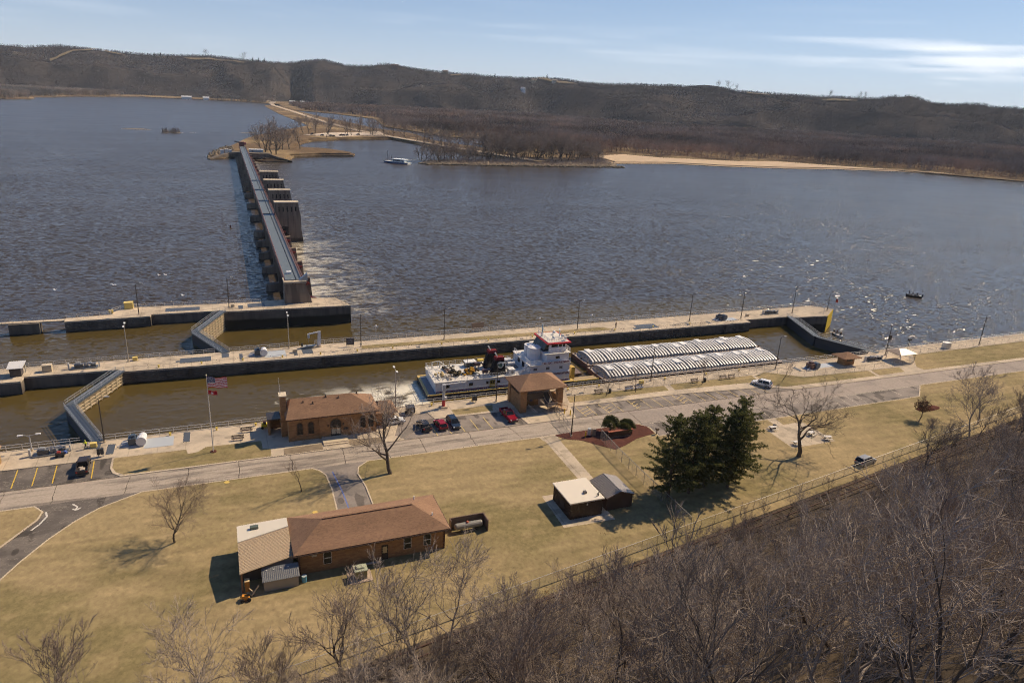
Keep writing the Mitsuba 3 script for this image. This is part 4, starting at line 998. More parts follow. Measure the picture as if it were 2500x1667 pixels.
plates(lw2, [(-17, 214.0, -8.0, 217.2), (2.4, 212.6, 3.7, 216.2), (5.0, 213.6, 9.8, 217.6)], DP)
for x in (44, 60, 73, 87, 101, 114, 127): plates(lw1, [(x, 168.5, x + 1.1, 169.1)], (.035, .04, .05))
for i, (x, y, lab) in enumerate(((-24.2, 131.3, 'pale yellow box on the near wall by the upper gate'), (-21.3, 175.2, 'yellow box at the foot of the middle wall lamp post'), (-26.5, 219.4, 'big yellow box at the corner of the outer river wall'), (-30.6, 215.6, 'small yellow box on the river wall step'), (.9, 215.2, 'cream box beside the lamp post at the dam end'), (14.2, 172.2, 'cream box by the lamp post left of the jib crane'), (-38.3, 172.6, 'tan utility box on the left part of the middle wall'), (153.2, 172.6, 'pale box on the middle wall near the dark gate machine'), (192.0, 132.5, 'white cabinet on the right river bank path'), (88.9, 131.8, 'mustard yellow box under the lamp post before the near barge'))):
    s = {2: 1.1, 6: .9, 8: 1.0}.get(i, .5)
    k = thing('utility_box', lab, 'box'); c = (.60, .46, .14) if 'yellow' in lab else ((.60, .58, .53) if 'white' in lab else (.46, .38, .27))
    part(k, 'body', M().box(x - s, y - s * .7, 0, x + s, y + s * .7, s * 1.6), 'paint', c); part(k, 'lid', M().box(x - s * 1.06, y - s * .76, s * 1.6, x + s * 1.06, y + s * .76, s * 1.72), 'paint', tuple(min(.8, q * 1.15) for q in c))
ORD = ('first', 'second', 'third', 'fourth', 'fifth', 'sixth', 'seventh', 'eighth', 'ninth', 'tenth', 'eleventh', 'twelfth', 'thirteenth', 'fourteenth', 'fifteenth', 'sixteenth')
for x in list(range(-16, 30, 9)) + list(range(38, 132, 13)):
    nb_ = ORD[_cnt.get('mooring_bitt', -1) + 1]
    k = thing('mooring_bitt', f'small yellow mooring bitt on the middle wall edge, {nb_} from the left', 'bollard', 'mooring bitts on the middle wall')
    scene[k] = shape(M().tube((x, 169.3, 0), (x, 169.3, .42), .16, .14, 8).tube((x, 169.3, .42), (x, 169.3, .55), .24, .24, 8), 'paint', (.60, .45, .08))
for x in (-12, -4, 3, 33, 38, 47, 70, 78, 96, 108, 118):
    nb_ = ORD[_cnt['mooring_bitt'] - 13]
    k = thing('mooring_bitt', f'small yellow mooring bitt on the near wall edge, {nb_} from the left', 'bollard', 'mooring bitts on the near wall')
    scene[k] = shape(M().tube((x, 132.6, 0), (x, 132.6, .42), .16, .14, 8).tube((x, 132.6, .42), (x, 132.6, .55), .24, .24, 8), 'paint', (.60, .45, .08))

jc = thing('jib_crane', 'white jib crane lifting a skiff on the middle wall', 'crane')
part(jc, 'base', M().tube((20.4, 175.0, 0), (20.4, 175.0, .5), .7, .6, 10), 'matte', CONC); part(jc, 'mast', M().hexa([(20.0, 174.7, .5), (20.8, 174.7, .5), (20.8, 175.3, .5), (20.0, 175.3, .5), (20.2, 174.8, 4.0), (20.9, 174.8, 4.0), (20.9, 175.2, 4.0), (20.2, 175.2, 4.0)]), 'paint', (.52, .54, .58))
part(jc, 'arm', M().bar((20.8, 175.0, 4.05), (17.6, 174.9, 3.5), .22, .3), 'paint', (.62, .64, .68)); part(jc, 'hoist', M().box(17.6, 174.7, 2.5, 18.2, 175.1, 3.2).bar((17.9, 174.9, 2.5), (17.9, 174.9, 1.2), .05), 'paint', (.40, .41, .43))
sk = thing('skiff', 'small open skiff resting under the white jib crane', 'boat')
part(sk, 'hull', M().hull([(16.3, 174.2, .5), (16.2, 175.6, .5), (19.2, 175.4, .5), (19.2, 174.4, .5), (20.0, 174.9, .75), (16.6, 174.6, .0), (16.6, 175.2, .0), (18.9, 174.9, .0)]), 'paint', (.40, .41, .40)); part(sk, 'outboard', M().box(16.0, 174.7, .4, 16.4, 175.1, 1.2), 'paint', DARK); part(sk, 'seat', M().box(17.2, 174.4, .5, 17.6, 175.4, .62), 'paint', (.10, .10, .11)); part(sk, 'seat', M().box(18.3, 174.5, .5, 18.6, 175.3, .62), 'paint', (.10, .10, .11))
dv = thing('davit_crane', 'grey davit crane with red base on the near wall', 'crane')
part(dv, 'base', M().box(39.5, 130.5, 0, 40.9, 131.9, .35), 'matte', CONC); part(dv, 'column', M().tube((40.2, 131.2, .35), (40.2, 131.2, 1.7), .34, .34, 10), 'paint', RED); part(dv, 'mast', M().tube((40.2, 131.2, 1.7), (40.2, 131.2, 5.0), .30, .26, 10).box(39.9, 130.9, 4.0, 40.6, 131.5, 5.2), 'paint', (.42, .44, .46)); part(dv, 'arm', M().bar((39.9, 131.2, 5.1), (45.2, 131.4, 5.2), .18, .22).bar((45.1, 131.4, 5.2), (45.1, 131.4, 4.0), .06), 'paint', (.62, .62, .63)); part(dv, 'winch', M().box(40.3, 130.7, 1.9, 40.8, 131.1, 2.5), 'paint', (.70, .70, .70))
sb = thing('notice_board', 'dark blue notice board on posts on the middle wall', 'sign'); part(sb, 'board', M().box(26.9, 173.1, .5, 28.9, 173.25, 2.3), 'paint', (.045, .045, .06)); part(sb, 'post', M().box(27.0, 173.26, 0, 27.1, 173.36, 2.2).box(28.7, 173.26, 0, 28.8, 173.36, 2.2), 'paint', (.2, .2, .2)); part(sb, 'print', M().box(27.3, 173.07, 1.75, 28.5, 173.1, 1.85).box(27.3, 173.07, 1.4, 28.3, 173.1, 1.47).box(27.3, 173.07, 1.1, 28.4, 173.1, 1.17), 'paint', (.22, .23, .28))
sb = thing('river_sign', 'large brown sign back on the river railing behind the lawn strip', 'sign'); part(sb, 'board', M().box(62.0, 177.4, .9, 65.6, 177.52, 2.6), 'paint', (.22, .16, .12)); part(sb, 'frame', M().box(62.3, 177.53, 0, 62.42, 177.65, 2.6).box(65.2, 177.53, 0, 65.32, 177.65, 2.6), 'paint', (.25, .24, .22))
for x, y, lab in ((47.3, 131.9, 'dark pair of cabinets by the railing left of the pavilion'), (-22.6, 127.2, 'dark litter bin on legs at the edge of the left car park')):
    k = thing('control_cabinet', lab, 'cabinet'); part(k, 'body', M().box(x - .5, y - .3, .5, x - .05, y + .3, 1.6).box(x + .05, y - .3, .5, x + .5, y + .3, 1.6), 'paint', (.06, .06, .06)); part(k, 'leg', M().box(x - .4, y - .1, 0, x - .3, y + .1, .5).box(x + .3, y - .1, 0, x + .4, y + .1, .5), 'paint', (.3, .3, .3))

# flagpole
fp = thing('flagpole', 'tall white flagpole on the lawn by the lock', 'flagpole'); part(fp, 'pole', M().tube((-4.6, 123.8, 0), (-4.6, 123.8, 14.6), .10, .05, 10), 'paint', (.60, .58, .55)); part(fp, 'base', M().tube((-4.6, 123.8, 0), (-4.6, 123.8, .15), .55, .5, 10), 'mulch_mat'); part(fp, 'finial', M().ball((-4.6, 123.8, 14.7), .14), 'paint', (.6, .55, .4))


def flag(key, x, y, z1, L, H, stripes_, wave):
    def pt(u, v): return (x + .05 + u * L * .97, y + wave * math.sin(u * 7 + v * .8) - .25 * u, z1 - H + v * H - .22 * u * u + .06 * math.sin(u * 9))
    def patch(u0, u1, v0, v1, off=0.0, n=10):
        m = M(); a = []
        for i in range(n + 1):
            u = u0 + (u1 - u0) * i / n
            for v in (v0, v1):
                q = np.array(pt(u, v)); a += [q + [0, -.012 - off, 0], q + [0, .012 + off, 0]]
        f = []
        for i in range(n):
            b = 4 * i; f += [[b, b + 4, b + 6], [b, b + 6, b + 2], [b + 1, b + 3, b + 7], [b + 1, b + 7, b + 5], [b + 2, b + 6, b + 7], [b + 2, b + 7, b + 3], [b, b + 1, b + 5], [b, b + 5, b + 4]]
        return m.add(a, f)
    return pt, patch


uf = thing('national_flag', 'striped national flag with blue starred canton flying on the pole', 'flag')
pt_, patch = flag(uf, -4.6, 123.8, 14.2, 3.3, 1.9, 13, .16)
for i in range(13): part(uf, 'stripe', patch(0, 1, i / 13, (i + 1) / 13), 'matte', (.50, .035, .055) if i % 2 == 0 else (.70, .68, .68))
part(uf, 'canton', patch(0, .4, 6 / 13, 1, .02), 'matte', (.03, .04, .13))
m = M()
for r in range(9):
    for c in range(6 if r % 2 == 0 else 5):
        q = pt_(.4 * ((c + (.5 if r % 2 == 0 else 1.0)) / 6), 6 / 13 + 7 / 13 * (r + .5) / 9); m.cb(q[0], q[1], q[2], .075, .085, .075)
part(uf, 'star', m, 'matte', (.75, .75, .75), kind='stuff')
rf = thing('unit_flag', 'small red flag with a white castle below the national flag', 'flag')
pt_, patch = flag(rf, -4.6, 123.8, 11.8, 1.5, .75, 1, .07)
part(rf, 'cloth', patch(0, 1, 0, 1), 'matte', (.42, .025, .035)); q = pt_(.5, .5)
part(rf, 'castle', M().cb(q[0], q[1], q[2] - .05, .5, .09, .16).cb(q[0] - .2, q[1], q[2] + .05, .1, .1, .3).cb(q[0] + .2, q[1], q[2] + .05, .1, .1, .3).cb(q[0], q[1], q[2] + .08, .1, .1, .2), 'matte', (.72, .7, .7))
wf = thing('wind_flag', 'small orange flag on a pole at the yellow wall end', 'flag'); part(wf, 'staff', M().tube((189.2, 173.4, 0), (190.8, 173.4, 3.4), .04, .04, 6), 'paint', (.2, .2, .2)); part(wf, 'cloth', M().hexa([(190.5, 173.35, 2.5), (191.5, 173.35, 1.9), (191.5, 173.42, 1.9), (190.5, 173.42, 2.5), (190.9, 173.35, 3.6), (191.7, 173.35, 2.6), (191.7, 173.42, 2.6), (190.9, 173.42, 3.6)]), 'matte', (.75, .10, .04))

# ---------------------------------------------------------------- benches, bins, fences
def bench(lab, x, y, col, group=None):
    p = Proto(); p.add('seat', M().box(-1.1, -.25, .42, 1.1, -.02, .48).box(-1.1, .03, .42, 1.1, .25, .48), 'paint', col); p.add('backrest', M().box(-1.1, .27, .6, 1.1, .32, .74).box(-1.1, .30, .8, 1.1, .35, .95), 'paint', col)
    for s in (-.8, .8): p.add('leg', M().box(s - .04, -.22, 0, s + .04, -.14, .42).box(s - .04, .2, 0, s + .04, .3, .9), 'paint', (.10, .09, .08))
    p.put('bench', lab, 'bench', x, y, 0, 0, 1.0, group)


BR = (.16, .12, .095)
for x, col, lab in ((76.0, BR, 'brown bench nearest the pavilion on the lawn'), (84.0, (.10, .13, .22), 'left blue bench beside a young tree'), (86.5, (.11, .14, .24), 'right blue bench beside a young tree'), (102.0, BR, 'single brown bench left of the middle young tree'), (110.4, BR, 'left one of the paired benches right of the middle tree'), (112.9, BR, 'right one of the paired benches right of the middle tree')): bench(lab, x, 129.0, col)
bench('dark bench by the railing left of the lock office', 1.2, 130.2, (.05, .03, .025)); bench('dark bench in the lawn corner near the flagpole', -.4, 127.2, (.07, .05, .04))
for x, lab in ((78.8, 'dark litter bin at the foot of the left young tree'), (104.9, 'dark litter bin at the foot of the middle young tree')):
    k = thing('litter_bin', lab, 'bin'); part(k, 'body', M().tube((x, 128.9, 0), (x, 128.9, .85), .32, .34, 10), 'paint', DARK); part(k, 'lid', M().tube((x, 128.9, .85), (x, 128.9, 1.0), .36, .2, 10), 'paint', (.05, .05, .05))


def fence(lab, pts, h, step, col=(.17, .16, .15), rails=(1.0,), r=.035, wires=0, top=None):
    k = thing('chain_link_fence', lab, 'fence'); posts = M(); rail = M(); wire = M()
    for a, b in zip(pts[:-1], pts[1:]):
        a, b = np.array(a, float), np.array(b, float); n = max(1, round(np.linalg.norm(b - a) / step))
        for i in range(n + 1): q = a + (b - a) * i / n; posts.tube((*q, 0), (*q, h), r, r, 6)
        for f in rails: rail.bar((*a, h * f), (*b, h * f), r * 1.7)
        for w in range(wires): z = .12 + (h - .15) * w / wires; wire.bar((*a, z), (*b, z), .016)
    part(k, 'post', posts, 'steel', col, kind='stuff'); part(k, 'top_rail', rail, 'steel', top or col)
    if wires: part(k, 'wire', wire, 'steel', (.22, .21, .2), kind='stuff')


fence('long chain link fence at the foot of the wooded bluff', [(x, yfence(x)) for x in (-60, 0, 60, 120, 200)], 1.6, 3.0, (.36, .34, .32), r=.035, wires=8, top=(.62, .58, .52))
fence('chain link fence crossing the lawn left of the pines', [(65.4, 108.6), (64.7, 99.3), (64.5, 91.3), (64.3, 77.2)], 2.2, 2.6, (.30, .29, .27), r=.05, wires=14)
fence('thin fence between the benches lawn and the lock walkway', [(66.5, 129.75), (94, 129.9), (119, 130.1), (124.2, 130.6), (132.1, 125.1), (165, 124.4), (169.0, 124.6), (176.2, 130.7), (258, 131.8)], 1.5, 3.2, (.14, .13, .12), r=.03, wires=6)
fence('chain link gate frame across the road by the mulch bed', [(60.6, 112.0), (61.6, 119.4), (62.2, 123.4)], 2.0, 2.6, (.22, .21, .20), rails=(1.0, .55, .08), r=.04, wires=8)
for x, y, lab in ((63.7, 121.4, 'left yellow bollard by the pavilion walkway'), (64.6, 120.4, 'right yellow bollard by the pavilion walkway'), (63.0, 110.4, 'yellow bollard in the mulch bed beside the meter box')):
    k = thing('bollard', lab, 'bollard'); scene[k] = shape(M().tube((x, y, 0), (x, y, 1.1), .13, .13, 9).ball((x, y, 1.1), .13), 'paint', YEL)
k = thing('meter_box', 'grey meter tank and box on the mulch bed by the gate', 'utility box'); part(k, 'tank', M().tube((63.9, 110.6, .3), (63.9, 110.6, 1.7), .35, .35, 10), 'paint', (.40, .42, .43)); part(k, 'box', M().box(64.5, 110.2, 0, 65.2, 110.8, 1.5), 'paint', (.24, .20, .16))
k = thing('site_sign', 'low brick sign seen from behind on the mulch bed under the junipers', 'sign'); part(k, 'board', M().box(67.2, 108.4, .3, 72.4, 108.7, 1.4), 'paint', (.055, .035, .03)); part(k, 'cap', M().box(67.0, 108.3, 1.4, 72.6, 108.8, 1.5), 'paint', (.35, .12, .08)); part(k, 'footing', M().box(67.6, 108.42, 0, 72.0, 108.68, .3), 'rock')
k = thing('grill_post', 'small dark box on a post at the mulch bed tip', 'post'); part(k, 'post', M().box(77.6, 107.6, 0, 77.75, 107.75, .9), 'paint', DARK); part(k, 'box', M().box(77.4, 107.4, .9, 78.0, 107.9, 1.3), 'paint', (.16, .12, .09))
for x, y, lab in ((102.6, 102.5, 'picnic table at the left corner of the patio'), (108.8, 98.2, 'picnic table in the middle of the patio'), (110.6, 95.7, 'picnic table at the right corner of the patio'), (102.6, 95.6, 'picnic table at the bottom corner of the patio')):
    p = Proto(); p.add('table_top', M().box(-.8, -.4, .70, .8, .4, .76), 'paint', (.60, .57, .53)); p.add('bench', M().box(-.8, -.85, .42, .8, -.6, .47), 'paint', (.55, .52, .48)); p.add('bench', M().box(-.8, .6, .42, .8, .85, .47), 'paint', (.55, .52, .48)); p.add('frame', M().box(-.5, -.8, .35, -.42, .8, .41).box(.42, -.8, .35, .5, .8, .41).box(-.5, -.3, 0, -.42, -.2, .7).box(.42, .2, 0, .5, .3, .7).box(-.5, .2, 0, -.42, .3, .7).box(.42, -.3, 0, .5, -.2, .7), 'paint', DARK)
    p.put('picnic_table', lab, 'table', x, y, 0, float(rng.uniform(-40, 40)))
for x, y, lab in ((103.4, 103.0, 'dark litter bin at the left corner of the patio'),): k = thing('litter_bin', lab, 'bin'); part(k, 'body', M().tube((x, y, 0), (x, y, .9), .33, .36, 10), 'paint', DARK)
for x, y, lab in ((9.9, 98.9, 'round yellow cover on the lawn behind the maintenance building'), (-2.6, 112.1, 'small yellow cover on the lawn edge below the road')): solid('manhole_cover', M().tube((x, y, -.05), (x, y, .06), .42, .42, 12), 'paint', (.62, .45, .12), label=lab, cat='cover')
k = thing('blue_barrel', 'light blue barrel beside the grey storage shed', 'barrel'); part(k, 'body', M().tube((6.5, 82.6, 0), (6.5, 82.6, .9), .32, .32, 10), 'paint', (.10, .30, .42)); part(k, 'lid', M().tube((6.5, 82.6, .9), (6.5, 82.6, .95), .34, .34, 10), 'paint', (.35, .42, .45))
k = thing('tool_cabinet', 'tall orange tan cabinet under the carport edge', 'cabinet'); part(k, 'body', M().box(-.9, 82.5, 0, -.3, 83.2, 1.7), 'paint', (.40, .20, .05)); part(k, 'top', M().box(-.92, 82.48, 1.7, -.28, 83.22, 1.76), 'paint', (.62, .48, .28))
k = thing('lawn_mower', 'orange ride on mower parked before the open carport', 'mower'); part(k, 'body', M().hull([(-1.5, 80.8, .3), (-.4, 80.8, .3), (-1.5, 81.5, .3), (-.4, 81.5, .3), (-1.3, 80.9, .8), (-.6, 80.9, .7), (-1.3, 81.4, .8), (-.6, 81.4, .7)]), 'paint', (.55, .22, .03)); part(k, 'seat', M().box(-.75, 80.95, .7, -.4, 81.35, 1.05), 'paint', DARK)
for q in ((-1.3, 80.75), (-.5, 80.75), (-1.3, 81.55), (-.5, 81.55)): part(k, 'wheel', M().tube((q[0], q[1] - .1, .25), (q[0], q[1] + .1, .25), .25, .25, 10), 'matte', DARK)
k = thing('machine_arm', 'white machine arm leaning by the mower', 'machine'); part(k, 'arm', M().bar((-.2, 81.6, .1), (.8, 82.2, 1.1), .12).bar((.2, 81.9, .2), (-.4, 82.2, .9), .1), 'paint', (.55, .42, .25))
# ================================================================ the tow: towboat and two covered barges
def text_on(txt, x, y, z, h, width=None):
    """Lettering standing on a wall that faces -y."""
    t = meshkit.text_mesh(txt, h, .03, bold=True); v = np.array(t.vertices)
    if width: v[:, 0] *= width / v[:, 0].max()
    return M().add(np.stack([x + v[:, 0], y - v[:, 2], z + v[:, 1]], 1), t.faces)


def deckrail(pts, z, h=1.0, step=1.5, r=.03, rails=(1.0, .5)):
    m = M()
    for a, b in zip(pts[:-1], pts[1:]):
        a, b = np.array(a, float), np.array(b, float); n = max(1, round(np.linalg.norm(b - a) / step))
        for f in rails: m.bar((*a, z + h * f), (*b, z + h * f), r * 2)
        for i in range(n + 1): q = a + (b - a) * i / n; m.bar((*q, z), (*q, z + h), r * 2)
    return m


BW, DKB = (.66, .66, .68), (.045, .055, .085)
tb = thing('towboat', 'white towboat with black twin stacks and red roofed pilot house pushing two barges', 'boat')
hull = P((39.7, 141.9), (75.6, 141.5), (76.2, 142.2), (76.2, 153.4), (75.4, 154.2), (40.5, 154.2))
part(tb, 'hull', M().prism(hull, -5.5, -1.98), 'paint', (.05, .045, .05)); part(tb, 'deck', M().prism(hull.buffer(-.45), -1.98, -1.90), 'paint', (.13, .15, .19))
part(tb, 'gunwale', M().prism(hull.buffer(.06).difference(hull.buffer(-.5)), -1.98, -1.80), 'paint', (.52, .37, .12))

H0 = part(tb, 'deck_house', M().hexa([(41.9, 142.9, -1.9), (75.3, 142.6, -1.9), (75.3, 153.2, -1.9), (42.4, 153.2, -1.9), (41.7, 142.9, .55), (75.3, 142.6, .55), (75.3, 153.2, .55), (42.2, 153.2, .55)]), 'paint', BW)
part(tb, 'red_stripe', M().bar((41.95, 142.87, -1.7), (75.2, 142.57, -1.7), .04, .22), 'paint', (.22, .02, .04))
part(tb, 'house_deck', M().prism(P((41.55, 142.75), (64.8, 142.5), (64.8, 153.35), (42.1, 153.35)), .55, .64), 'paint', (.60, .57, .52))
for x, w in ((44.6, .9), (50.2, .9), (54.2, .5), (57.0, .7), (59.7, .7)): part(H0, 'window', M().box(x - w / 2, 142.62, -.75, x + w / 2, 142.9, -.15), 'pane')
part(H0, 'door', M().box(54.8, 142.6, -1.7, 56.1, 142.86, .1), 'paint', (.33, .26, .06)); part(H0, 'door_pane', M().box(54.95, 142.56, -.7, 55.35, 142.61, -.1).box(55.55, 142.56, -.7, 55.95, 142.61, -.1), 'pane')
part(tb, 'house_rail', deckrail([(64.6, 153.1), (42.3, 153.1), (41.9, 143.1), (64.6, 142.8)], .64), 'paint', (.68, .68, .68))
# second level, third level, pilot house
L2 = part(tb, 'cabin', M().hexa([(64.8, 142.7, .64), (75.2, 142.6, .64), (75.2, 153.2, .64), (64.8, 153.2, .64), (64.8, 142.7, 2.6), (75.2, 142.6, 2.6), (75.2, 153.2, 2.6), (64.8, 153.2, 2.6)]), 'paint', BW, label='second level cabin with small square windows')
part(tb, 'cabin_deck', M().box(64.6, 142.45, 2.6, 75.35, 153.35, 2.7), 'paint', (.62, .60, .57))
for x in (66.2, 69.4, 72.9):
    part(L2, 'window', M().box(x - .42, 142.55, 1.35, x + .42, 142.72, 1.95).box(x - .28, 142.5, 1.45, x + .28, 142.56, 1.85), 'paint', (.12, .12, .13))
part(tb, 'cabin_rail', deckrail([(64.8, 152.9), (64.8, 142.6), (67.6, 142.6)], 2.7), 'paint', (.70, .70, .70))
nb = part(tb, 'name_board', M().box(67.7, 142.47, 2.75, 75.2, 142.55, 3.35), 'paint', (.60, .58, .60)); part(nb, 'lettering', text_on('D. W.  FRAYSER', 68.2, 142.46, 2.84, .42, 6.7), 'paint', (.20, .05, .06))
part(H0, 'lettering', text_on('TRANSPORTATION', 69.4, 142.54, -.15, .42, 5.7), 'paint', (.17, .03, .05)); part(tb, 'eave_strip', M().box(64.8, 142.42, .45, 75.2, 142.58, .60), 'paint', (.72, .72, .74))
L3 = part(tb, 'upper_cabin', M().box(69.3, 143.2, 2.7, 75.1, 152.6, 4.95), 'paint', BW); part(tb, 'upper_deck', M().box(68.6, 142.9, 4.95, 75.5, 152.9, 5.07), 'paint', (.64, .62, .56))
part(L3, 'window', M().box(71.6, 143.08, 3.75, 72.6, 143.22, 4.35), 'pane')
part(tb, 'upper_rail', deckrail([(69.6, 143.05), (75.4, 143.05), (75.4, 152.8)], 5.07), 'paint', (.72, .72, .72)); part(tb, 'life_ring', M().tube((73.4, 142.93, 5.55), (73.4, 143.0, 5.55), .34, .34, 14).tube((73.4, 142.90, 5.55), (73.4, 142.92, 5.55), .17, .17, 10), 'paint', (.72, .70, .68))
part(tb, 'stair_tower', M().tube((67.9, 147.6, 2.7), (67.9, 147.6, 5.6), 1.75, 1.75, 18).tube((67.9, 151.0, 2.7), (67.9, 151.0, 5.0), 1.2, 1.2, 14), 'paint', BW)
PH = part(tb, 'pilot_house', M().box(70.4, 144.6, 5.07, 75.0, 151.6, 6.05).box(70.5, 144.7, 6.05, 70.7, 151.5, 7.0).box(74.7, 144.7, 6.05, 74.9, 151.5, 7.0).box(70.7, 144.7, 6.05, 71.0, 144.9, 7.0).box(72.7, 144.7, 6.05, 72.95, 144.9, 7.0).box(73.8, 144.7, 6.05, 74.0, 144.9, 7.0), 'paint', BW)
part(PH, 'window', M().box(70.55, 144.78, 6.05, 74.85, 151.42, 7.0), 'pane'); part(PH, 'aft_window', M().hexa([(69.0, 145.0, 5.2), (70.38, 145.0, 5.2), (70.38, 151.2, 5.2), (69.0, 151.2, 5.2), (69.9, 145.0, 6.9), (70.38, 145.0, 6.9), (70.38, 151.2, 6.9), (69.9, 151.2, 6.9)]), 'pane')
part(PH, 'roof', M().box(69.6, 144.0, 7.0, 75.9, 152.2, 7.35), 'paint', (.50, .03, .04), label='bright red pilot house roof'); part(PH, 'roof_top', M().box(70.0, 144.4, 7.35, 75.5, 151.8, 7.42), 'paint', (.62, .58, .50))
part(tb, 'roof_rail', deckrail([(70.4, 151.5), (70.4, 144.8), (75.0, 144.8)], 7.42, .9, .45), 'paint', (.72, .72, .72))
part(tb, 'mast', M().tube((70.6, 149.5, 7.4), (70.6, 149.5, 10.4), .22, .16, 8).bar((70.6, 148.2, 9.4), (70.6, 150.8, 9.4), .1).tube((72.0, 146.6, 7.4), (72.0, 146.6, 9.4), .12, .05, 7), 'paint', (.42, .50, .52))
part(tb, 'radar', M().bar((74.3, 147.2, 9.2), (74.9, 149.0, 9.2), .18, .2).tube((74.6, 148.1, 7.4), (74.6, 148.1, 9.1), .16, .12, 8).ball((74.0, 150.0, 8.0), .4), 'paint', (.55, .57, .62)); part(tb, 'searchlight', M().tube((74.6, 145.3, 8.1), (75.2, 145.3, 8.1), .32, .36, 10).tube((74.8, 145.3, 7.4), (74.8, 145.3, 8.0), .08, .08, 6).tube((74.6, 147.0, 8.0), (75.2, 147.0, 8.0), .32, .36, 10), 'paint', (.40, .42, .46))
for nm, y0, y1 in (('near', 143.9, 145.7), ('far', 148.6, 150.4)):
    s = part(tb, 'stack', M().hexa([(55.6, y0, .64), (59.3, y0, .64), (59.3, y1, .64), (55.6, y1, .64), (56.5, y0 + .15, 4.3), (58.7, y0 + .15, 4.3), (58.7, y1 - .15, 4.3), (56.5, y1 - .15, 4.3)]), 'matte', (.012, .011, .012), label=f'black exhaust stack, {nm} one')
    part(s, 'red_top', M().hexa([(56.5, y0 + .1, 4.3), (58.75, y0 + .1, 4.3), (58.75, y1 - .1, 4.3), (56.5, y1 - .1, 4.3), (56.65, y0 + .2, 4.95), (58.65, y0 + .2, 4.95), (58.65, y1 - .2, 4.95), (56.65, y1 - .2, 4.95)]), 'matte', (.15, .015, .02))
    part(s, 'pipe', M().tube((57.2, y0 + .9, 4.9), (56.6, y0 + .9, 6.0), .16, .16, 8), 'paint', (.55, .55, .56))
    if nm == 'near':
        part(s, 'emblem', M().tube((57.75, y0 - .02, 3.15), (57.75, y0 + .12, 3.15), .82, .82, 20), 'paint', (.58, .62, .60)); part(s, 'emblem_mark', M().tube((57.8, y0 - .05, 3.15), (57.8, y0 - .03, 3.15), .38, .38, 12).box(57.5, y0 - .05, 2.62, 58.3, y0 - .03, 2.85).box(57.15, y0 - .05, 2.9, 57.4, y0 - .03, 3.4), 'paint', (.03, .10, .09))
    part(s, 'grille', M().box(56.3, y0 - .02 + .02, .9, 58.9, y0 + .06, 1.9), 'paint', (.03, .03, .03))
# things fixed on the after deck
def lump(c, n, r, cols, nm, sd):
    g = np.random.default_rng(sd)
    for col in cols:
        m = M()
        for _ in range(n): q = g.normal(size=3) * np.array([.45, .45, .3]) * r; m.ball((c[0] + q[0], c[1] + q[1], c[2] + abs(q[2])), r * float(g.uniform(.18, .34)), (1, 1, .8))
        part(tb, nm, m, 'matte', col)


lump((51.3, 146.6, .9), 12, 1.5, [(.40, .22, .03), (.30, .15, .02), (.06, .05, .04)], 'rope_coil', 1); lump((47.6, 146.0, .8), 12, 1.6, [(.03, .028, .025), (.10, .08, .045)], 'hose_pile', 2)
lump((44.4, 146.2, .8), 12, 1.2, [(.45, .34, .17), (.52, .48, .42)], 'line_heap', 3); lump((47.0, 150.2, .9), 10, 1.3, [(.07, .06, .045), (.40, .37, .31)], 'tackle_heap', 4); lump((45.6, 144.4, .8), 9, .9, [(.36, .27, .17), (.50, .46, .40)], 'net_heap', 5)
part(tb, 'gantry', M().bar((43.4, 151.6, .6), (43.4, 151.6, 2.3), .2).bar((45.3, 151.6, .6), (45.3, 151.6, 2.3), .2).bar((43.4, 151.6, 2.3), (45.3, 151.6, 2.3), .2).bar((45.3, 151.6, 2.3), (48.0, 146.0, .7), .16).bar((43.2, 151.0, 1.9), (43.4, 144.0, 1.0), .16), 'paint', (.60, .58, .52))
part(tb, 'plank_stack', M().box(45.9, 147.6, .64, 46.3, 151.4, 1.1).box(46.5, 147.6, .64, 46.9, 151.4, 1.15), 'paint', (.22, .15, .11))
b_ = part(tb, 'deck_box', M().box(51.4, 150.3, .64, 54.0, 152.0, 1.7), 'paint', (.06, .065, .06)); part(b_, 'lid', M().box(51.3, 150.2, 1.7, 54.1, 152.1, 1.95), 'paint', (.66, .66, .64)); part(tb, 'skylight', M().ball((52.2, 145.2, .7), 1.0, (1, 1, .6), 2), 'paint', (.05, .06, .06)); part(tb, 'pole', M().tube((51.2, 148.6, .6), (51.2, 148.6, 4.2), .07, .05, 6), 'paint', DARK)
for x, y in ((54.3, 144.8), (54.0, 149.6)): v = part(tb, 'vent_hood', M().box(x - .7, y - .5, 1.3, x + .7, y + .5, 2.0).hull([(x + .7, y - .3, 1.9), (x + .7, y + .3, 1.9), (x + 2.0, y - .3, .7), (x + 2.0, y + .3, .7), (x + 1.2, y - .3, 2.0), (x + 1.2, y + .3, 2.0)]), 'paint', (.09, .05, .05)); part(v, 'leg', M().box(x - .55, y - .4, .64, x - .4, y + .4, 1.3).box(x + .3, y - .4, .64, x + .45, y + .4, 1.3), 'paint', (.5, .48, .46))
part(tb, 'capstan', M().tube((51.6, 143.4, .64), (51.6, 143.4, 1.3), .35, .2, 10).tube((53.2, 143.4, .64), (53.2, 143.4, 1.25), .3, .2, 10).ball((51.9, 143.6, 1.3), .35), 'paint', (.50, .52, .55))
part(tb, 'hatch_house', M().box(59.9, 143.4, .64, 61.4, 145.2, 1.9), 'paint', (.66, .65, .62)); part(tb, 'hatch_fan', M().tube((60.6, 143.36, 1.25), (60.6, 143.39, 1.25), .42, .42, 12), 'paint', (.16, .16, .15)); part(tb, 'yellow_cover', M().box(55.2, 152.0, 1.2, 56.6, 153.0, 1.6), 'paint', (.66, .50, .10))
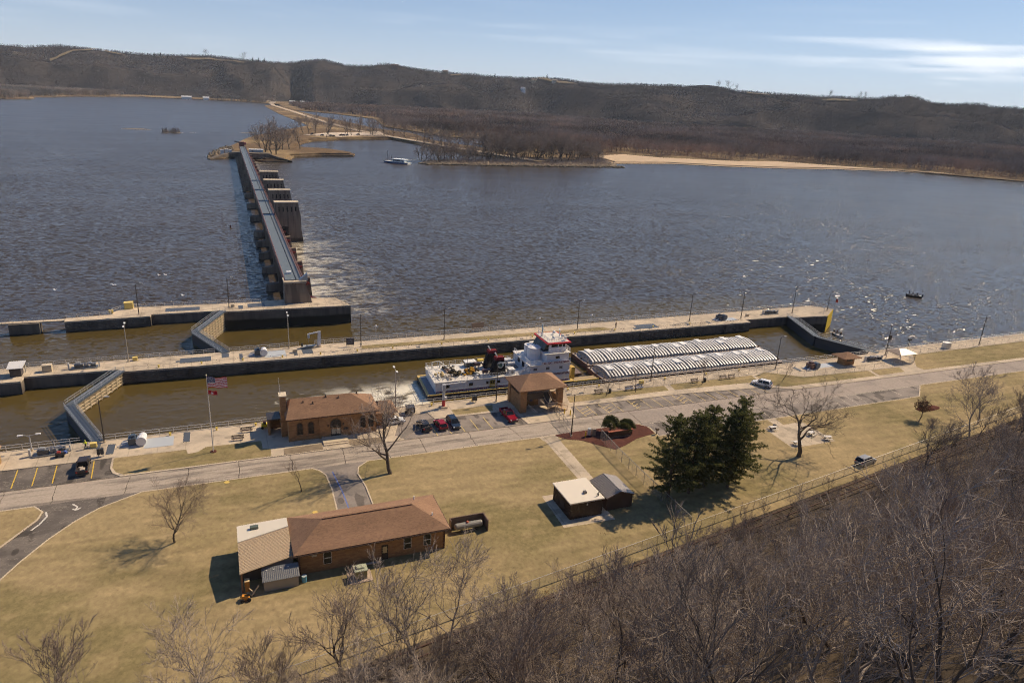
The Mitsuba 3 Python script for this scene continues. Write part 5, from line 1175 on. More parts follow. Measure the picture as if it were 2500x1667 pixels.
part(tb, 'life_raft', M().tube((61.6, 149, 1.1), (63.4, 149, 1.1), .5, .5, 10).box(61.5, 150.6, .64, 63.5, 152.4, 1.5), 'paint', (.55, .55, .56)); part(tb, 'engine_skylight', M().box(60.2, 147.0, .64, 63.6, 151.8, .95), 'paint', (.10, .10, .11))
m = M().bar((62.4, 143.2, .64), (64.7, 143.2, 2.7), .12, .3).bar((62.4, 143.9, .64), (64.7, 143.9, 2.7), .12, .3)
for i in range(8): m.box(62.5 + i * .28, 143.2, .8 + i * .25, 62.8 + i * .28, 143.9, .86 + i * .25)
part(tb, 'stair', m, 'paint', (.52, .55, .60)); part(tb, 'window_dark', M().box(64.7, 146.0, .9, 64.79, 147.4, 2.2).box(64.7, 149.0, 1.2, 64.79, 150.2, 2.2), 'pane')
part(tb, 'tow_knee', M().box(76.2, 143.4, -4, 77.2, 145.0, .9).box(76.2, 150.6, -4, 77.2, 152.2, .9), 'paint', (.45, .30, .06)); part(tb, 'bow_winch', M().tube((76.6, 146.2, -1.4), (76.6, 147.6, -1.4), .5, .5, 10).box(76.0, 148.4, -1.9, 77.0, 149.4, -.9), 'paint', (.40, .24, .04)); part(tb, 'side_rail', deckrail([(44, 142.1), (62, 141.95)], -1.8, .9, 3.2, .022, (1.0,)), 'paint', (.5, .5, .5))
part(tb, 'red_tarp', M().slab([(75.6, 145.6, -1.2), (78.3, 146.2, -1.55), (78.3, 147.2, -1.5), (75.6, 147.2, -1.0)], .15), 'paint', (.45, .05, .07)); part(tb, 'fender', M().tube((55.0, 141.3, -2.3), (55.0, 141.55, -2.3), .55, .55, 12), 'matte', DARK)
# foredeck gear between boat and barges
part(tb, 'bow_deck', M().box(76.25, 142.0, -2.6, 83.2, 144.3, -2.15), 'paint', (.32, .24, .12), label='narrow working deck with yellow edge reaching to the near barge'); part(tb, 'deck_edge', M().box(76.3, 141.7, -2.2, 83.2, 141.98, -2.0), 'paint', (.55, .40, .10))
part(tb, 'work_platform', M().box(77.25, 146.0, -2.6, 80.6, 152.0, -2.0), 'paint', (.17, .12, .09))


def barge(lab, x0, x1, y0, y1, sd):
    g = np.random.default_rng(sd); k = thing('barge', lab, 'barge')
    part(k, 'hull', M().hexa([(x0, y0, -6), (x1 - 3, y0, -6), (x1 - 3, y1, -6), (x0, y1, -6), (x0, y0, -1.75), (x1, y0, -1.75), (x1, y1, -1.75), (x0, y1, -1.75)]), 'paint', (.095, .045, .036))
    part(k, 'deck', M().box(x0 + .1, y0 + .1, -1.75, x1 - .1, y1 - .1, -1.68), 'paint', (.36, .29, .24)); part(k, 'coaming', M().box(x0 + 1.2, y0 + .75, -1.68, x1 - 1.4, y1 - .75, -1.42), 'paint', (.42, .40, .38))
    for x in (x0 + .5, x1 - .6): part(k, 'bitt', M().tube((x, y0 + 1.2, -1.7), (x, y0 + 1.2, -1.1), .2, .2, 8).tube((x, y1 - 1.2, -1.7), (x, y1 - 1.2, -1.1), .2, .2, 8).tube((x, (y0 + y1) / 2, -1.7), (x, (y0 + y1) / 2, -1.2), .25, .25, 8), 'paint', (.10, .08, .07))
    n = 11; L = (x1 - 1.5) - (x0 + 1.3); yc = (y0 + y1) / 2; hw = (y1 - y0) / 2 - .55; th = np.linspace(-1, 1, 17)
    for s in range(n):
        xa, xb = x0 + 1.3 + L * s / n, x0 + 1.3 + L * (s + 1) / n - .12; zo = .10 if s % 2 else 0.0; xs_, zs_ = [], []
        nr = 5; w = (xb - xa) / nr
        for r in range(nr):
            b = xa + r * w
            xs_ += [b, b + .30 * w, b + .37 * w, b + .70 * w, b + .77 * w]; zs_ += [-.36, -.36, .12, .12, -.36]
        xs_.append(xb); zs_.append(-.36); xs_, zs_ = np.array(xs_), np.array(zs_)
        prof = 0.82 * (1 - np.abs(th) ** 2.1); V = []
        for x, dz in zip(xs_, zs_):
            nrm = np.stack([th * 0, th * .75, 1 - .35 * th ** 2], 1)
            V.append(np.stack([np.full(17, x), yc + hw * th + dz * nrm[:, 1] * .6, -1.16 + zo + prof + dz * nrm[:, 2]], 1))
            V[-1] = np.vstack([[x, yc - hw, -1.5], V[-1], [x, yc + hw, -1.5]])
        V = np.array(V); nx_, ny_ = V.shape[:2]; i = (np.arange(nx_ - 1)[:, None] * ny_ + np.arange(ny_ - 1)[None]).ravel()
        F = np.vstack([np.stack([i, i + ny_, i + ny_ + 1], 1), np.stack([i, i + ny_ + 1, i + 1], 1)]); v = V.reshape(-1, 3)
        for e, flip in ((0, 1), (nx_ - 1, -1)):     # end walls
            idx = e * ny_ + np.arange(ny_); F = np.vstack([F, [[idx[0], idx[j + 1], idx[j]][::flip] for j in range(1, ny_ - 1)]])
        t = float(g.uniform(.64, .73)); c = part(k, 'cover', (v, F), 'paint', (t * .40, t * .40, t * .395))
        rb = M()                                    # raised white ribs; sheet below painted grey for the shade in its grooves
        for r_ in range(nr):
            e0, e1 = xa + (r_ + .34) * w, xa + (r_ + .80) * w; q0 = V[5 * r_ + 2][1:-1]; q1 = V[5 * r_ + 3][1:-1]; A_ = np.array([[e0, 0, .03]]) + q0 * [0, 1, 1]; B_ = np.array([[e1, 0, .03]]) + q1 * [0, 1, 1]
            vv = np.vstack([A_, B_, A_ - [0, 0, .10], B_ - [0, 0, .10]]); ff = []
            for j in range(16): ff += [[j, 17 + j, 18 + j], [j, 18 + j, j + 1], [34 + j, j, j + 1], [34 + j, j + 1, 35 + j], [17 + j, 51 + j, 52 + j], [17 + j, 52 + j, 18 + j]]
            rb.add(vv, ff)
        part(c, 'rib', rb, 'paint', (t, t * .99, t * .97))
        hx = xa + w * (1.2 + (s % 3)); hy = yc + hw * float(g.choice([-.18, .12, .3]))
        part(c, 'hatch', M().hexa([(hx, hy - 1.2, -.42), (hx + 1.5, hy - 1.2, -.42), (hx + 1.5, hy + 1.2, -.42), (hx, hy + 1.2, -.42), (hx, hy - 1.2, .02), (hx + 1.5, hy - 1.2, .02), (hx + 1.5, hy + 1.2, .02), (hx, hy + 1.2, .02)]), 'paint', (.72, .72, .70))
    return k


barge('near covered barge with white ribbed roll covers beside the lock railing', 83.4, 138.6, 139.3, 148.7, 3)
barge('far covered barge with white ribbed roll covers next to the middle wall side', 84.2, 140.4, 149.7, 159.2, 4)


# ================================================================ vehicles
def car(kind, col):
    p = Proto(); W = .9
    if kind == 'pickup':
        p.add('body', M().hull([(x, y, z) for x, z in ((-2.85, .45), (2.85, .45), (2.9, .75), (-2.9, .75)) for y in (-W, W)] + [(x, y, z) for x, z in ((2.7, 1.05), (.9, 1.12)) for y in (-W + .04, W - .04)]), 'gloss', col)
        p.add('cab', M().hull([(x, y, z) for x, z, w in ((1.0, 1.08, .88), (-1.0, 1.08, .88), (.35, 1.78, .70), (-.8, 1.78, .70)) for y in (-w, w)]), 'pane'); p.add('roof', M().hull([(x, y, z) for x, z, w in ((.40, 1.74, .73), (-.85, 1.74, .73), (.25, 1.84, .66), (-.75, 1.84, .66)) for y in (-w, w)]), 'gloss', col)
        p.add('pillar', M().bar((1.0, .86, 1.08), (.36, .71, 1.76), .09).bar((1.0, -.86, 1.08), (.36, -.71, 1.76), .09).bar((-.1, .87, 1.08), (-.1, .72, 1.76), .1).bar((-.1, -.87, 1.08), (-.1, -.72, 1.76), .1).bar((-1.0, .86, 1.08), (-.82, .71, 1.76), .12).bar((-1.0, -.86, 1.08), (-.82, -.71, 1.76), .12), 'gloss', col)
        p.add('bed_side', M().box(-2.88, -W, .75, -1.02, -W + .1, 1.22).box(-2.88, W - .1, .75, -1.02, W, 1.22), 'gloss', col); p.add('tailgate', M().box(-2.9, -W + .1, .75, -2.8, W - .1, 1.2), 'gloss', col); p.add('bed_floor', M().box(-2.8, -W + .1, .75, -1.02, W - .1, .8), 'matte', (.03, .03, .03)); p.add('cargo', M().box(-2.3, -.4, .8, -1.5, .3, 1.05).box(-1.5, -.1, .8, -1.15, .5, 1.1), 'matte', (.42, .36, .30))
        xf, xr, zt = 2.9, -2.9, .85; wx = (1.85, -1.8); hz = .85
    else:
        H = {'suv': 1.68, 'sedan': 1.46, 'hatch': 1.52}[kind]; L = {'suv': 2.35, 'sedan': 2.4, 'hatch': 2.15}[kind]; tail = {'suv': -L + .12, 'sedan': -1.45, 'hatch': -L + .15}[kind]; belt = .98 if kind == 'suv' else .9
        p.add('body', M().hull([(x, y, z) for x, z, w in ((-L + .05, .35, W - .06), (L - .1, .35, W - .08), (L, .62, W - .14), (-L, .62, W - .08), (L - .35, .84, W - .08), (1.0, belt, W), (-L + .02, belt, W - .06)) for y in (-w, w)]), 'gloss', col)
        p.add('cab', M().hull([(x, y, z) for x, z, w in ((1.15, belt, W - .04), (tail - .1, belt, W - .06), (.35, H - .06, .64), (tail + .45, H - .06, .64)) for y in (-w, w)]), 'pane'); p.add('roof', M().hull([(x, y, z) for x, z, w in ((.42, H - .08, .67), (tail + .38, H - .08, .67), (.2, H, .58), (tail + .6, H, .58)) for y in (-w, w)]), 'gloss', col)
        m = M()
        for s in (-1, 1): m.bar((1.15, s * (W - .05), belt), (.38, s * .65, H - .07), .08).bar((-.25, s * (W - .04), belt), (-.25, s * .655, H - .07), .09).bar((tail + .2, s * (W - .05), belt), (tail + .5, s * .65, H - .07), .2)
        p.add('pillar', m, 'gloss', col); xf, xr, zt = L, -L, .8; wx = (L - .85, -L + .85); hz = .66
    p.add('bumper', M().box(xf - .12, -.8, .36, xf + .05, .8, .55), 'paint', (.06, .06, .06)); p.add('bumper', M().box(xr - .06, -.8, .38, xr + .1, .8, .56), 'paint', (.07, .07, .07)); p.add('grille', M().box(xf - .3, -.45, .56, xf + .02, .45, .74), 'paint', (.03, .03, .03))
    for s in (-1, 1):
        p.add('headlight', M().box(xf - .28, s * .50 - .0, hz - .08, xf - .01, s * .78, hz + .06), 'paint', (.75, .76, .78)); p.add('tail_light', M().box(xr - .02, s * .60, zt, xr + .10, s * .84, zt + .22), 'paint', (.42, .02, .02)); p.add('mirror', M().box(.75, s * .92, 1.0, .92, s * 1.1, 1.14), 'gloss', col)
        for x in wx:
            w = p.add('wheel', M().tube((x, s * .70, .34), (x, s * .93, .34), .345, .345, 16), 'matte', (.02, .02, .02)); p.add('rim', M().tube((x, s * .925, .34), (x, s * .945, .34), .21, .19, 10), 'steel', (.45, .45, .46), under=w)
    return p


Z_LOT = -.10
car('pickup', (.035, .030, .032)).put('pickup_truck', 'black pickup truck with cargo in its bed in the left car park', 'pickup truck', -24.7, 123.5, Z_LOT, 93)
car('suv', (.022, .025, .035)).put('parked_car', 'dark grey car, leftmost of three beside the lock office', 'car', 33.7, 123.0, Z_LOT, 94)
car('hatch', (.24, .012, .028)).put('parked_car', 'dark red car between two dark cars beside the lock office', 'car', 37.0, 122.6, Z_LOT, 93)
car('suv', (.020, .035, .070)).put('parked_car', 'dark blue car, rightmost of three beside the lock office', 'car', 39.7, 122.6, Z_LOT, -88)
car('pickup', (.21, .008, .02)).put('pickup_truck', 'bright red pickup truck in the shade of the viewing pavilion', 'pickup truck', 51.6, 122.8, Z_LOT, -88)
car('suv', (.66, .67, .70)).put('parked_car', 'white car alone at the end of the angled bays', 'car', 117.3, 123.3, Z_LOT, 127)
car('hatch', (.62, .64, .66)).put('parked_car', 'white car half hidden behind the bare tree at the lock office', 'car', 28.6, 126.6, Z_LOT, 5)
car('suv', (.28, .30, .33)).put('parked_car', 'grey vehicle by the railway behind bare trees on the right', 'car', 110.0, yfence(110) - .2 + 1.4, 0, 10)
dc = [car('suv', (.025, .03, .035)), car('sedan', (.05, .055, .06))]
for i, (x, y) in enumerate(((124, 1050), (136, 1037), (146, 1028), (150.5, 1029), (163, 1046), (167.5, 1049), (172, 1052), (192, 1076))): dc[i % 2].put('far_car', f'dark car in the far riverside car park, {ORD[i]} from the left', 'car', x, y, -2.1, float(rng.uniform(60, 120)), 1.5, 'cars in the far riverside car park')
k = thing('trailer', 'black box trailer beside the wall walkway right of the lock office', 'trailer'); part(k, 'box', M().hexa([(31.9, 129.4, .45), (33.5, 129.4, .45), (33.7, 131.2, .45), (32.1, 131.2, .45), (31.8, 129.3, 1.5), (33.6, 129.3, 1.5), (33.8, 131.3, 1.5), (32.0, 131.3, 1.5)]), 'paint', (.025, .025, .028)); part(k, 'lid', M().box(32.0, 129.6, 1.5, 33.6, 131.0, 1.56), 'paint', (.06, .06, .065)); part(k, 'plate', M().box(32.9, 129.24, .8, 33.3, 129.29, 1.1), 'paint', (.6, .62, .62))
for q in ((31.85, 130.2), (33.75, 130.4)): part(k, 'wheel', M().tube((q[0] - .1, q[1], .32), (q[0] + .1, q[1], .32), .32, .32, 12), 'matte', DARK)
k = thing('utility_cart', 'yellow utility cart parked left of the lock office', 'cart'); part(k, 'body', M().hull([(3.9, 130.7, .35), (5.4, 130.7, .35), (3.9, 131.8, .35), (5.4, 131.8, .35), (4.0, 130.8, .95), (5.0, 130.8, .85), (4.0, 131.7, .95), (5.0, 131.7, .85)]), 'gloss', (.60, .44, .02)); part(k, 'seat', M().box(4.3, 130.9, .9, 4.8, 131.6, 1.4), 'paint', (.06, .03, .02))
for q in ((4.1, 130.65), (5.2, 130.65), (4.1, 131.75), (5.2, 131.75)): part(k, 'wheel', M().tube((q[0], q[1] - .08, .25), (q[0], q[1] + .08, .25), .25, .25, 10), 'matte', DARK)
k = thing('pump_engine', 'small pump engine with red and blue parts on the left near wall', 'machine'); part(k, 'block', M().box(-29.6, 128.7, .25, -28.3, 129.5, .9), 'paint', (.05, .05, .055)); part(k, 'red_tank', M().tube((-29.3, 128.75, 1.0), (-28.8, 128.75, 1.0), .22, .22, 9), 'paint', (.42, .06, .04)); part(k, 'blue_hose', M().tube((-28.25, 128.9, .7), (-28.15, 129.3, .7), .3, .3, 9), 'paint', (.05, .10, .35)); part(k, 'wheel', M().tube((-29.5, 128.55, .25), (-29.5, 128.65, .25), .25, .25, 9).tube((-28.5, 128.55, .25), (-28.5, 128.65, .25), .25, .25, 9), 'matte', DARK)

# ================================================================ people
def bone(a, b, ra, rb):
    sp = lambda c, r: m3.Manifold.sphere(r, 8).translate(list(map(float, c)))
    return m3.Manifold.batch_hull([sp(a, ra), sp(b, rb)])


def person(lab, x, y, z, rot, pose, top, legs, hair=(.06, .04, .03), hat=None, sc=1.0):
    A = np.array
    if pose == 'walk':
        J = dict(pel=A([0, 0, .93]), che=A([.03, 0, 1.28]), nek=A([.05, 0, 1.47]), hea=A([.07, 0, 1.62]))
        lg = [(A([0, .1, .9]), A([.18, .1, .52]), A([.30, .1, .09])), (A([0, -.1, .9]), A([.04, -.1, .50]), A([-.26, -.1, .12]))]
        am = [(A([.03, .2, 1.38]), A([-.10, .25, 1.12]), A([-.02, .26, .88])), (A([.03, -.2, 1.38]), A([.16, -.25, 1.13]), A([.36, -.22, 1.02]))]
    elif pose == 'stand':
        J = dict(pel=A([0, 0, .93]), che=A([.05, 0, 1.28]), nek=A([.08, 0, 1.47]), hea=A([.11, 0, 1.62]))
        lg = [(A([0, .1, .9]), A([.05, .12, .50]), A([.0, .13, .09])), (A([0, -.1, .9]), A([.05, -.12, .50]), A([.0, -.13, .09]))]
        am = [(A([.05, .2, 1.38]), A([.12, .26, 1.12]), A([.36, .16, 1.08])), (A([.05, -.2, 1.38]), A([.12, -.26, 1.12]), A([.36, -.14, 1.10]))]
    else:
        J = dict(pel=A([0, 0, .50]), che=A([.06, 0, .86]), nek=A([.10, 0, 1.05]), hea=A([.13, 0, 1.20]))
        lg = [(A([0, .1, .48]), A([.42, .12, .50]), A([.46, .12, .09])), (A([0, -.1, .48]), A([.42, -.12, .50]), A([.46, -.12, .09]))]
        am = [(A([.06, .2, .96]), A([.14, .25, .72]), A([.36, .15, .70])), (A([.06, -.2, .96]), A([.14, -.25, .72]), A([.36, -.13, .72]))]
    bs = [bone(J['pel'], J['che'], .135, .15), bone(J['che'], J['nek'], .13, .06), bone(J['nek'], J['hea'], .06, .095), bone(J['hea'], J['hea'] + A([.03, 0, -.05]), .10, .075), bone(J['hea'] + A([.09, 0, -.01]), J['hea'] + A([.115, 0, -.02]), .018, .014)]
    tp = [bone(J['pel'] + A([0, 0, .06]), J['che'], .155, .175), bone(J['che'] + A([0, .13, .06]), J['che'] + A([0, -.13, .06]), .11, .11)]; tr_ = [bone(J['pel'] + A([0, .05, 0]), J['pel'] + A([0, -.05, 0]), .15, .15)]; sh_ = []
    for hip_, kn, an in lg:
        bs += [bone(hip_, kn, .085, .06), bone(kn, an, .06, .04), bone(an, an + A([.13, 0, -.05]), .045, .035)]; tr_ += [bone(hip_, kn, .10, .075), bone(kn, an + (kn - an) * .12, .075, .06)]; sh_ += [bone(an + A([-.02, 0, -.03]), an + A([.15, 0, -.05]), .055, .045)]
    for s, (a, e, w) in zip((1, -1), am):
        d = ang(w - e); bs += [bone(J['che'] + A([0, 0, .1]), a, .08, .065), bone(a, e, .055, .042), bone(e, w, .042, .030)]; tp += [bone(a, e, .072, .056), bone(e, e + (w - e) * .8, .056, .045)]
        pm = w + d * .09; side = A([0, 1.0, 0]); bs.append(bone(w, pm, .032, .036))
        for i, L in enumerate((.07, .085, .08, .06)):
            f0 = pm + side * (i - 1.5) * .021; f1 = f0 + d * L * .55 + A([0, 0, -.01]); bs += [bone(f0, f1, .0105, .0095), bone(f1, f1 + d * L * .4 + A([0, 0, -.028]), .0095, .008)]
        bs.append(bone(w + d * .03 - s * side * .03, w + d * .08 - s * side * .062 + A([0, 0, .01]), .012, .010))
    un = lambda q: M().tm(m3.Manifold.batch_boolean(q, m3.OpType.Add))
    k = thing('person', lab, 'person'); xf = T4().translate([x, y, z]).rotate([0, 0, 1], rot).scale(sc)
    part(k, 'body', un(bs), 'matte', (.36, .22, .16), xf=xf); part(k, 'top', un(tp), 'matte', top, xf=xf); part(k, 'trousers', un(tr_), 'matte', legs, xf=xf); part(k, 'shoes', un(sh_), 'matte', (.03, .025, .02), xf=xf)
    part(k, 'cap' if hat else 'hair', M().ball(tuple(J['hea'] + A([-.012, 0, .035])), .108, (1, .95, .85)), 'matte', hat or hair, xf=xf)
    return k


person('worker in a yellow high visibility vest walking off the upper gate', -25.3, 130.9, 0, 200, 'walk', (.62, .72, .03), (.05, .05, .06), hat=(.60, .62, .10), sc=1.05)
person('person in dark clothes standing on the middle wall lawn end', 104.6, 171.6, 0, -80, 'stand', (.10, .05, .045), (.06, .05, .05), hat=(.04, .05, .04), sc=1.05)


def fishing_boat(lab, x, y, rot, hullc, deckc):
    p = Proto(); z0 = 0.0
    sec = []
    for t, w, zt in ((-2.9, .95, .62), (-1.0, 1.02, .62), (.8, .95, .66), (2.0, .62, .78), (2.95, .06, .95)): sec += [(t, -w, zt), (t, w, zt), (t * .96, -w * .7, -.15), (t * .96, w * .7, -.15)]
    p.add('hull', M().hull(sec), 'gloss', hullc); p.add('deck', M().hull([(-2.7, -.8, .66), (-2.7, .8, .66), (.8, -.82, .7), (.8, .82, .7), (2.3, -.4, .8), (2.3, .4, .8), (-2.7, -.8, .6), (-2.7, .8, .6), (2.3, 0, .6)]), 'paint', deckc)
    p.add('console', M().box(-.6, -.6, .68, -.2, .6, 1.1), 'paint', (.05, .05, .05)); p.add('outboard', M().hull([(-3.3, -.25, .5), (-3.3, .25, .5), (-2.9, -.2, .5), (-2.9, .2, .5), (-3.3, -.2, 1.45), (-3.3, .2, 1.45), (-2.95, -.2, 1.3), (-2.95, .2, 1.3)]), 'gloss', DARK); p.add('seat', M().box(-1.7, -.5, .66, -1.2, .5, 1.1), 'paint', (.10, .10, .11)); p.add('seat', M().box(.9, -.25, .7, 1.3, .25, 1.1), 'paint', (.10, .10, .11)); p.add('trolling_motor', M().bar((2.6, 0, .9), (3.2, .1, 1.3), .12), 'paint', DARK)
    return p.put('fishing_boat', lab, 'boat', x, y, TAIL_Z, rot)


fishing_boat('dark fishing boat alone on the open river at right', 256.5, 195.7, 140, (.018, .014, .016), (.20, .19, .18))
person('person leaning at the bow of the dark river fishing boat', 255.2, 196.9, TAIL_Z + .7, 160, 'stand', (.02, .02, .025), (.025, .025, .03), hat=(.02, .02, .02)); person('person seated in the middle of the dark river fishing boat', 256.3, 196.0, TAIL_Z + .68, 140, 'sit', (.02, .025, .04), (.03, .03, .04)); person('person seated near the stern of the dark river fishing boat', 257.5, 194.9, TAIL_Z + .68, 140, 'sit', (.015, .015, .018), (.03, .03, .03), hat=(.02, .02, .02))
fishing_boat('white fishing boat floating just beyond the yellow wall end', 182.6, 162.3, -110, (.55, .54, .52), (.12, .08, .06))
person('person in dark red jacket sitting in the white fishing boat', 182.9, 163.4, TAIL_Z + .68, -110, 'sit', (.10, .03, .03), (.04, .035, .035)); person('person in dark coat sitting at the bow of the white boat', 182.3, 161.2, TAIL_Z + .7, -110, 'sit', (.03, .025, .025), (.05, .045, .04), hat=(.05, .03, .03))
fy = Proto()
fy.add('hull', M().hull([(-14, -2.5, 1.5), (-14, 2.5, 1.5), (-12.5, -3.6, -.5), (-12.5, 3.6, -.5), (14, -4, 1.3), (14, 4, 1.3), (14, -4, -.5), (14, 4, -.5), (-11, -4, 1.4), (-11, 4, 1.4)]), 'paint', (.02, .06, .16)); fy.add('deck', M().box(-13, -3.3, 1.4, 13.9, 3.9, 1.75), 'paint', (.55, .56, .52)); fy.add('cabin', M().box(-3.5, -3.2, 1.75, 9.5, 3.2, 4.0), 'paint', (.45, .52, .55)); fy.add('window_band', M().box(-3.0, -3.27, 2.6, 5.2, -3.21, 3.6).box(6.6, -3.27, 2.6, 8.2, -3.21, 3.5), 'pane'); fy.add('roof', M().box(-4.2, -3.8, 4.0, 10.2, 3.8, 4.45), 'paint', (.72, .76, .75)); fy.add('stern_wall', M().box(13.95, -3.9, -.3, 14.1, 3.9, 1.9), 'paint', (.62, .64, .62))
for x, h in ((-11.8, 11.5), (-7.6, 7.6)): fy.add('spud_pole', M().tube((x, 1.0, 0), (x, 1.0, h), .22, .2, 7), 'paint', (.035, .035, .05))
m = M()
for x in np.arange(-13, -4, 1.2): m.bar((x, -3, 1.7), (x, -3, 3.0), .12)
m.bar((-13, -3, 3.0), (-4.5, -3, 3.0), .12); fy.add('rail', m, 'paint', (.45, .42, .38)); fy.add('gangway', M().bar((9.5, 3, 3.0), (19.5, 8, 4.8), 1.2, .8), 'paint', (.60, .60, .54))
fy.put('houseboat', 'blue and white fishing float moored at the far island tip', 'boat', 164.0, 707.0, TAIL_Z, -45)


# ================================================================ far houses and gulls
def hill_pt(a, e):
    """The point of the hill side seen from the bluff at azimuth a (degrees) and slope e."""
    i = int(np.argmin(abs(azd - a))); el = (HZ[i, :44] - EYE[2]) / HR[i, :44]; j = int(np.argmax(el > e)) if (el > e).any() else 42
    return HX[i, j], HY[i, j], HZ[i, j]


def far_house(lab, a, e, w, d, h, wallc, roofc, tower=False):
    x, y, z = hill_pt(a, e); k = thing('house', lab, 'house'); z += 6
    part(k, 'wall', M().box(x - w / 2, y - d / 2, z - 12, x + w / 2, y + d / 2, z + h), 'paint', wallc); m = M(); hip(m, x - w / 2 - 1, x + w / 2 + 1, y - d / 2 - 1, y + d / 2 + 1, z + h, z + h + d * .35, x - w / 2 - 1, x + w / 2 + 1, y, .4); part(k, 'roof', m, 'paint', roofc)
    for i in range(3): part(k, 'window', M().box(x - w * .35 + i * w * .3, y - d / 2 - .1, z + h * .3, x - w * .35 + i * w * .3 + w * .14, y - d / 2 + .05, z + h * .7), 'pane')
    if tower: part(k, 'gable', M().box(x - 4, y - d / 2 - 3, z - 6, x + 3, y - d / 2 - .11, z + h + 4), 'paint', wallc)


far_house('white house standing alone on the wooded hillside right of centre', 22.6, .0045, 17, 11, 9, (.72, .72, .72), (.34, .33, .33), True)
far_house('low dark house near the hilltop above the valley road', 12.8, .0255, 30, 10, 5, (.16, .10, .08), (.12, .085, .075))
far_house('brown roofed house on the hilltop clearing', 16.6, .0225, 24, 10, 5, (.26, .18, .12), (.18, .12, .09))
far_house('tan house in the hilltop clearing right of centre', 23.3, .018, 22, 10, 5, (.45, .34, .22), (.22, .17, .14)); far_house('pale farm house at the right end of the clearing', 25.0, .0185, 20, 10, 5, (.50, .44, .36), (.25, .2, .17))
for i, (x, y, w, lab) in enumerate(((-80, 2740, 30, 'long white farm shed behind the far left shore'), (-20, 2755, 18, 'small white shed right of the long far shed'), (120, 2780, 16, 'small white shed left of the valley road'), (262, 2760, 18, 'white shed right of the valley road'), (300, 2780, 14, 'smaller white shed right of the valley road'))):
    k = thing('farm_shed', lab, 'shed'); part(k, 'wall', M().box(x - w / 2, y - 6, -3, x + w / 2, y + 6, 4), 'paint', (.55, .55, .55)); part(k, 'roof', hip(M(), x - w / 2 - 1, x + w / 2 + 1, y - 7, y + 7, 4, 8, x - w / 2 - 1, x + w / 2 + 1, y, .4), 'paint', (.55, .55, .56))
gl = ('gull near the far left edge over the pool', 'gull right of the leftmost gull over the pool', 'left one of a pair of gulls over the pool', 'right one of a pair of gulls over the pool', 'gull low beside the river wall railing')
for lab, (x, y, z, r) in zip(gl, ((-50, 250, -1.5, 20), (-34, 252, -1.2, 60), (-21.5, 262, -1.0, 10), (-19.4, 262, -1.0, 30), (-13.4, 238, -2.0, 15))):
    k = thing('gull', lab, 'bird'); xf = T4().translate([x, y, z]).rotate([0, 0, 1], r).scale(1.25)
    part(k, 'body', M().ball((0, 0, 0), .16, (1.9, 1, 1)).ball((.32, 0, .09), .09).tube((.38, 0, .09), (.50, 0, .07), .03, .01, 5), 'matte', (.75, .75, .75), xf=xf)
    for s in (-1, 1): part(k, 'wing', M().hull([(.15, s * .08, .05), (-.2, s * .08, .05), (.1, s * .5, .22), (-.15, s * .5, .2), (-.25, s * .85, .12), (-.1, s * .85, .14), (0, s * .3, .12), (0, s * .3, .02)]), 'matte', (.62, .63, .65), xf=xf)
buoy = thing('buoy', 'small dark buoy on the pool left of the dam', 'buoy'); part(buoy, 'body', M().tube((3.3, 360, -3.4), (3.3, 360, -1.9), .5, .3, 10).tube((3.3, 360, -1.9), (3.3, 360, -1.3), .12, .1, 6), 'paint', (.05, .018, .018))
# ================================================================ trees
def seg_mesh(S, n):
    """Tapered n-sided tubes for segments (p, q, ra, rb)."""
    Pq = np.array([s[0] for s in S]); Q = np.array([s[1] for s in S]); ra = np.array([s[2] for s in S]); rb = np.array([s[3] for s in S])
    d = Q - Pq; d /= np.linalg.norm(d, axis=1, keepdims=True) + 1e-9
    h = np.where(np.abs(d[:, 2:3]) < .9, [[0, 0, 1.0]], [[1.0, 0, 0]]); a = np.cross(d, h); a /= np.linalg.norm(a, axis=1, keepdims=True); b = np.cross(d, a)
    t = np.arange(n) * 2 * PI / n; ring = np.cos(t)[None, :, None] * a[:, None] + np.sin(t)[None, :, None] * b[:, None]
    V = np.concatenate([Pq[:, None] + ring * ra[:, None, None], Q[:, None] + ring * rb[:, None, None]], 1).reshape(-1, 3)
    i = np.arange(n); j = (i + 1) % n; f = np.vstack([np.stack([i, j, j + n], 1), np.stack([i, j + n, i + n], 1)])
    return V, (f[None] + (np.arange(len(S)) * 2 * n)[:, None, None]).reshape(-1, 3)


def spike_mesh(S):
    """Thin three-sided spikes (p, q, r)."""
    Pq = np.array([s[0] for s in S]); Q = np.array([s[1] for s in S]); r = np.array([s[2] for s in S])
    d = Q - Pq; d /= np.linalg.norm(d, axis=1, keepdims=True) + 1e-9
    h = np.where(np.abs(d[:, 2:3]) < .9, [[0, 0, 1.0]], [[1.0, 0, 0]]); a = np.cross(d, h); a /= np.linalg.norm(a, axis=1, keepdims=True); b = np.cross(d, a)
    ring = np.stack([a, -.5 * a + .87 * b, -.5 * a - .87 * b], 1)
    V = np.concatenate([Pq[:, None] + ring * r[:, None, None], Q[:, None]], 1).reshape(-1, 3)
    f = np.array([[0, 1, 3], [1, 2, 3], [2, 0, 3]])
    return V, (f[None] + (np.arange(len(S)) * 4)[:, None, None]).reshape(-1, 3)


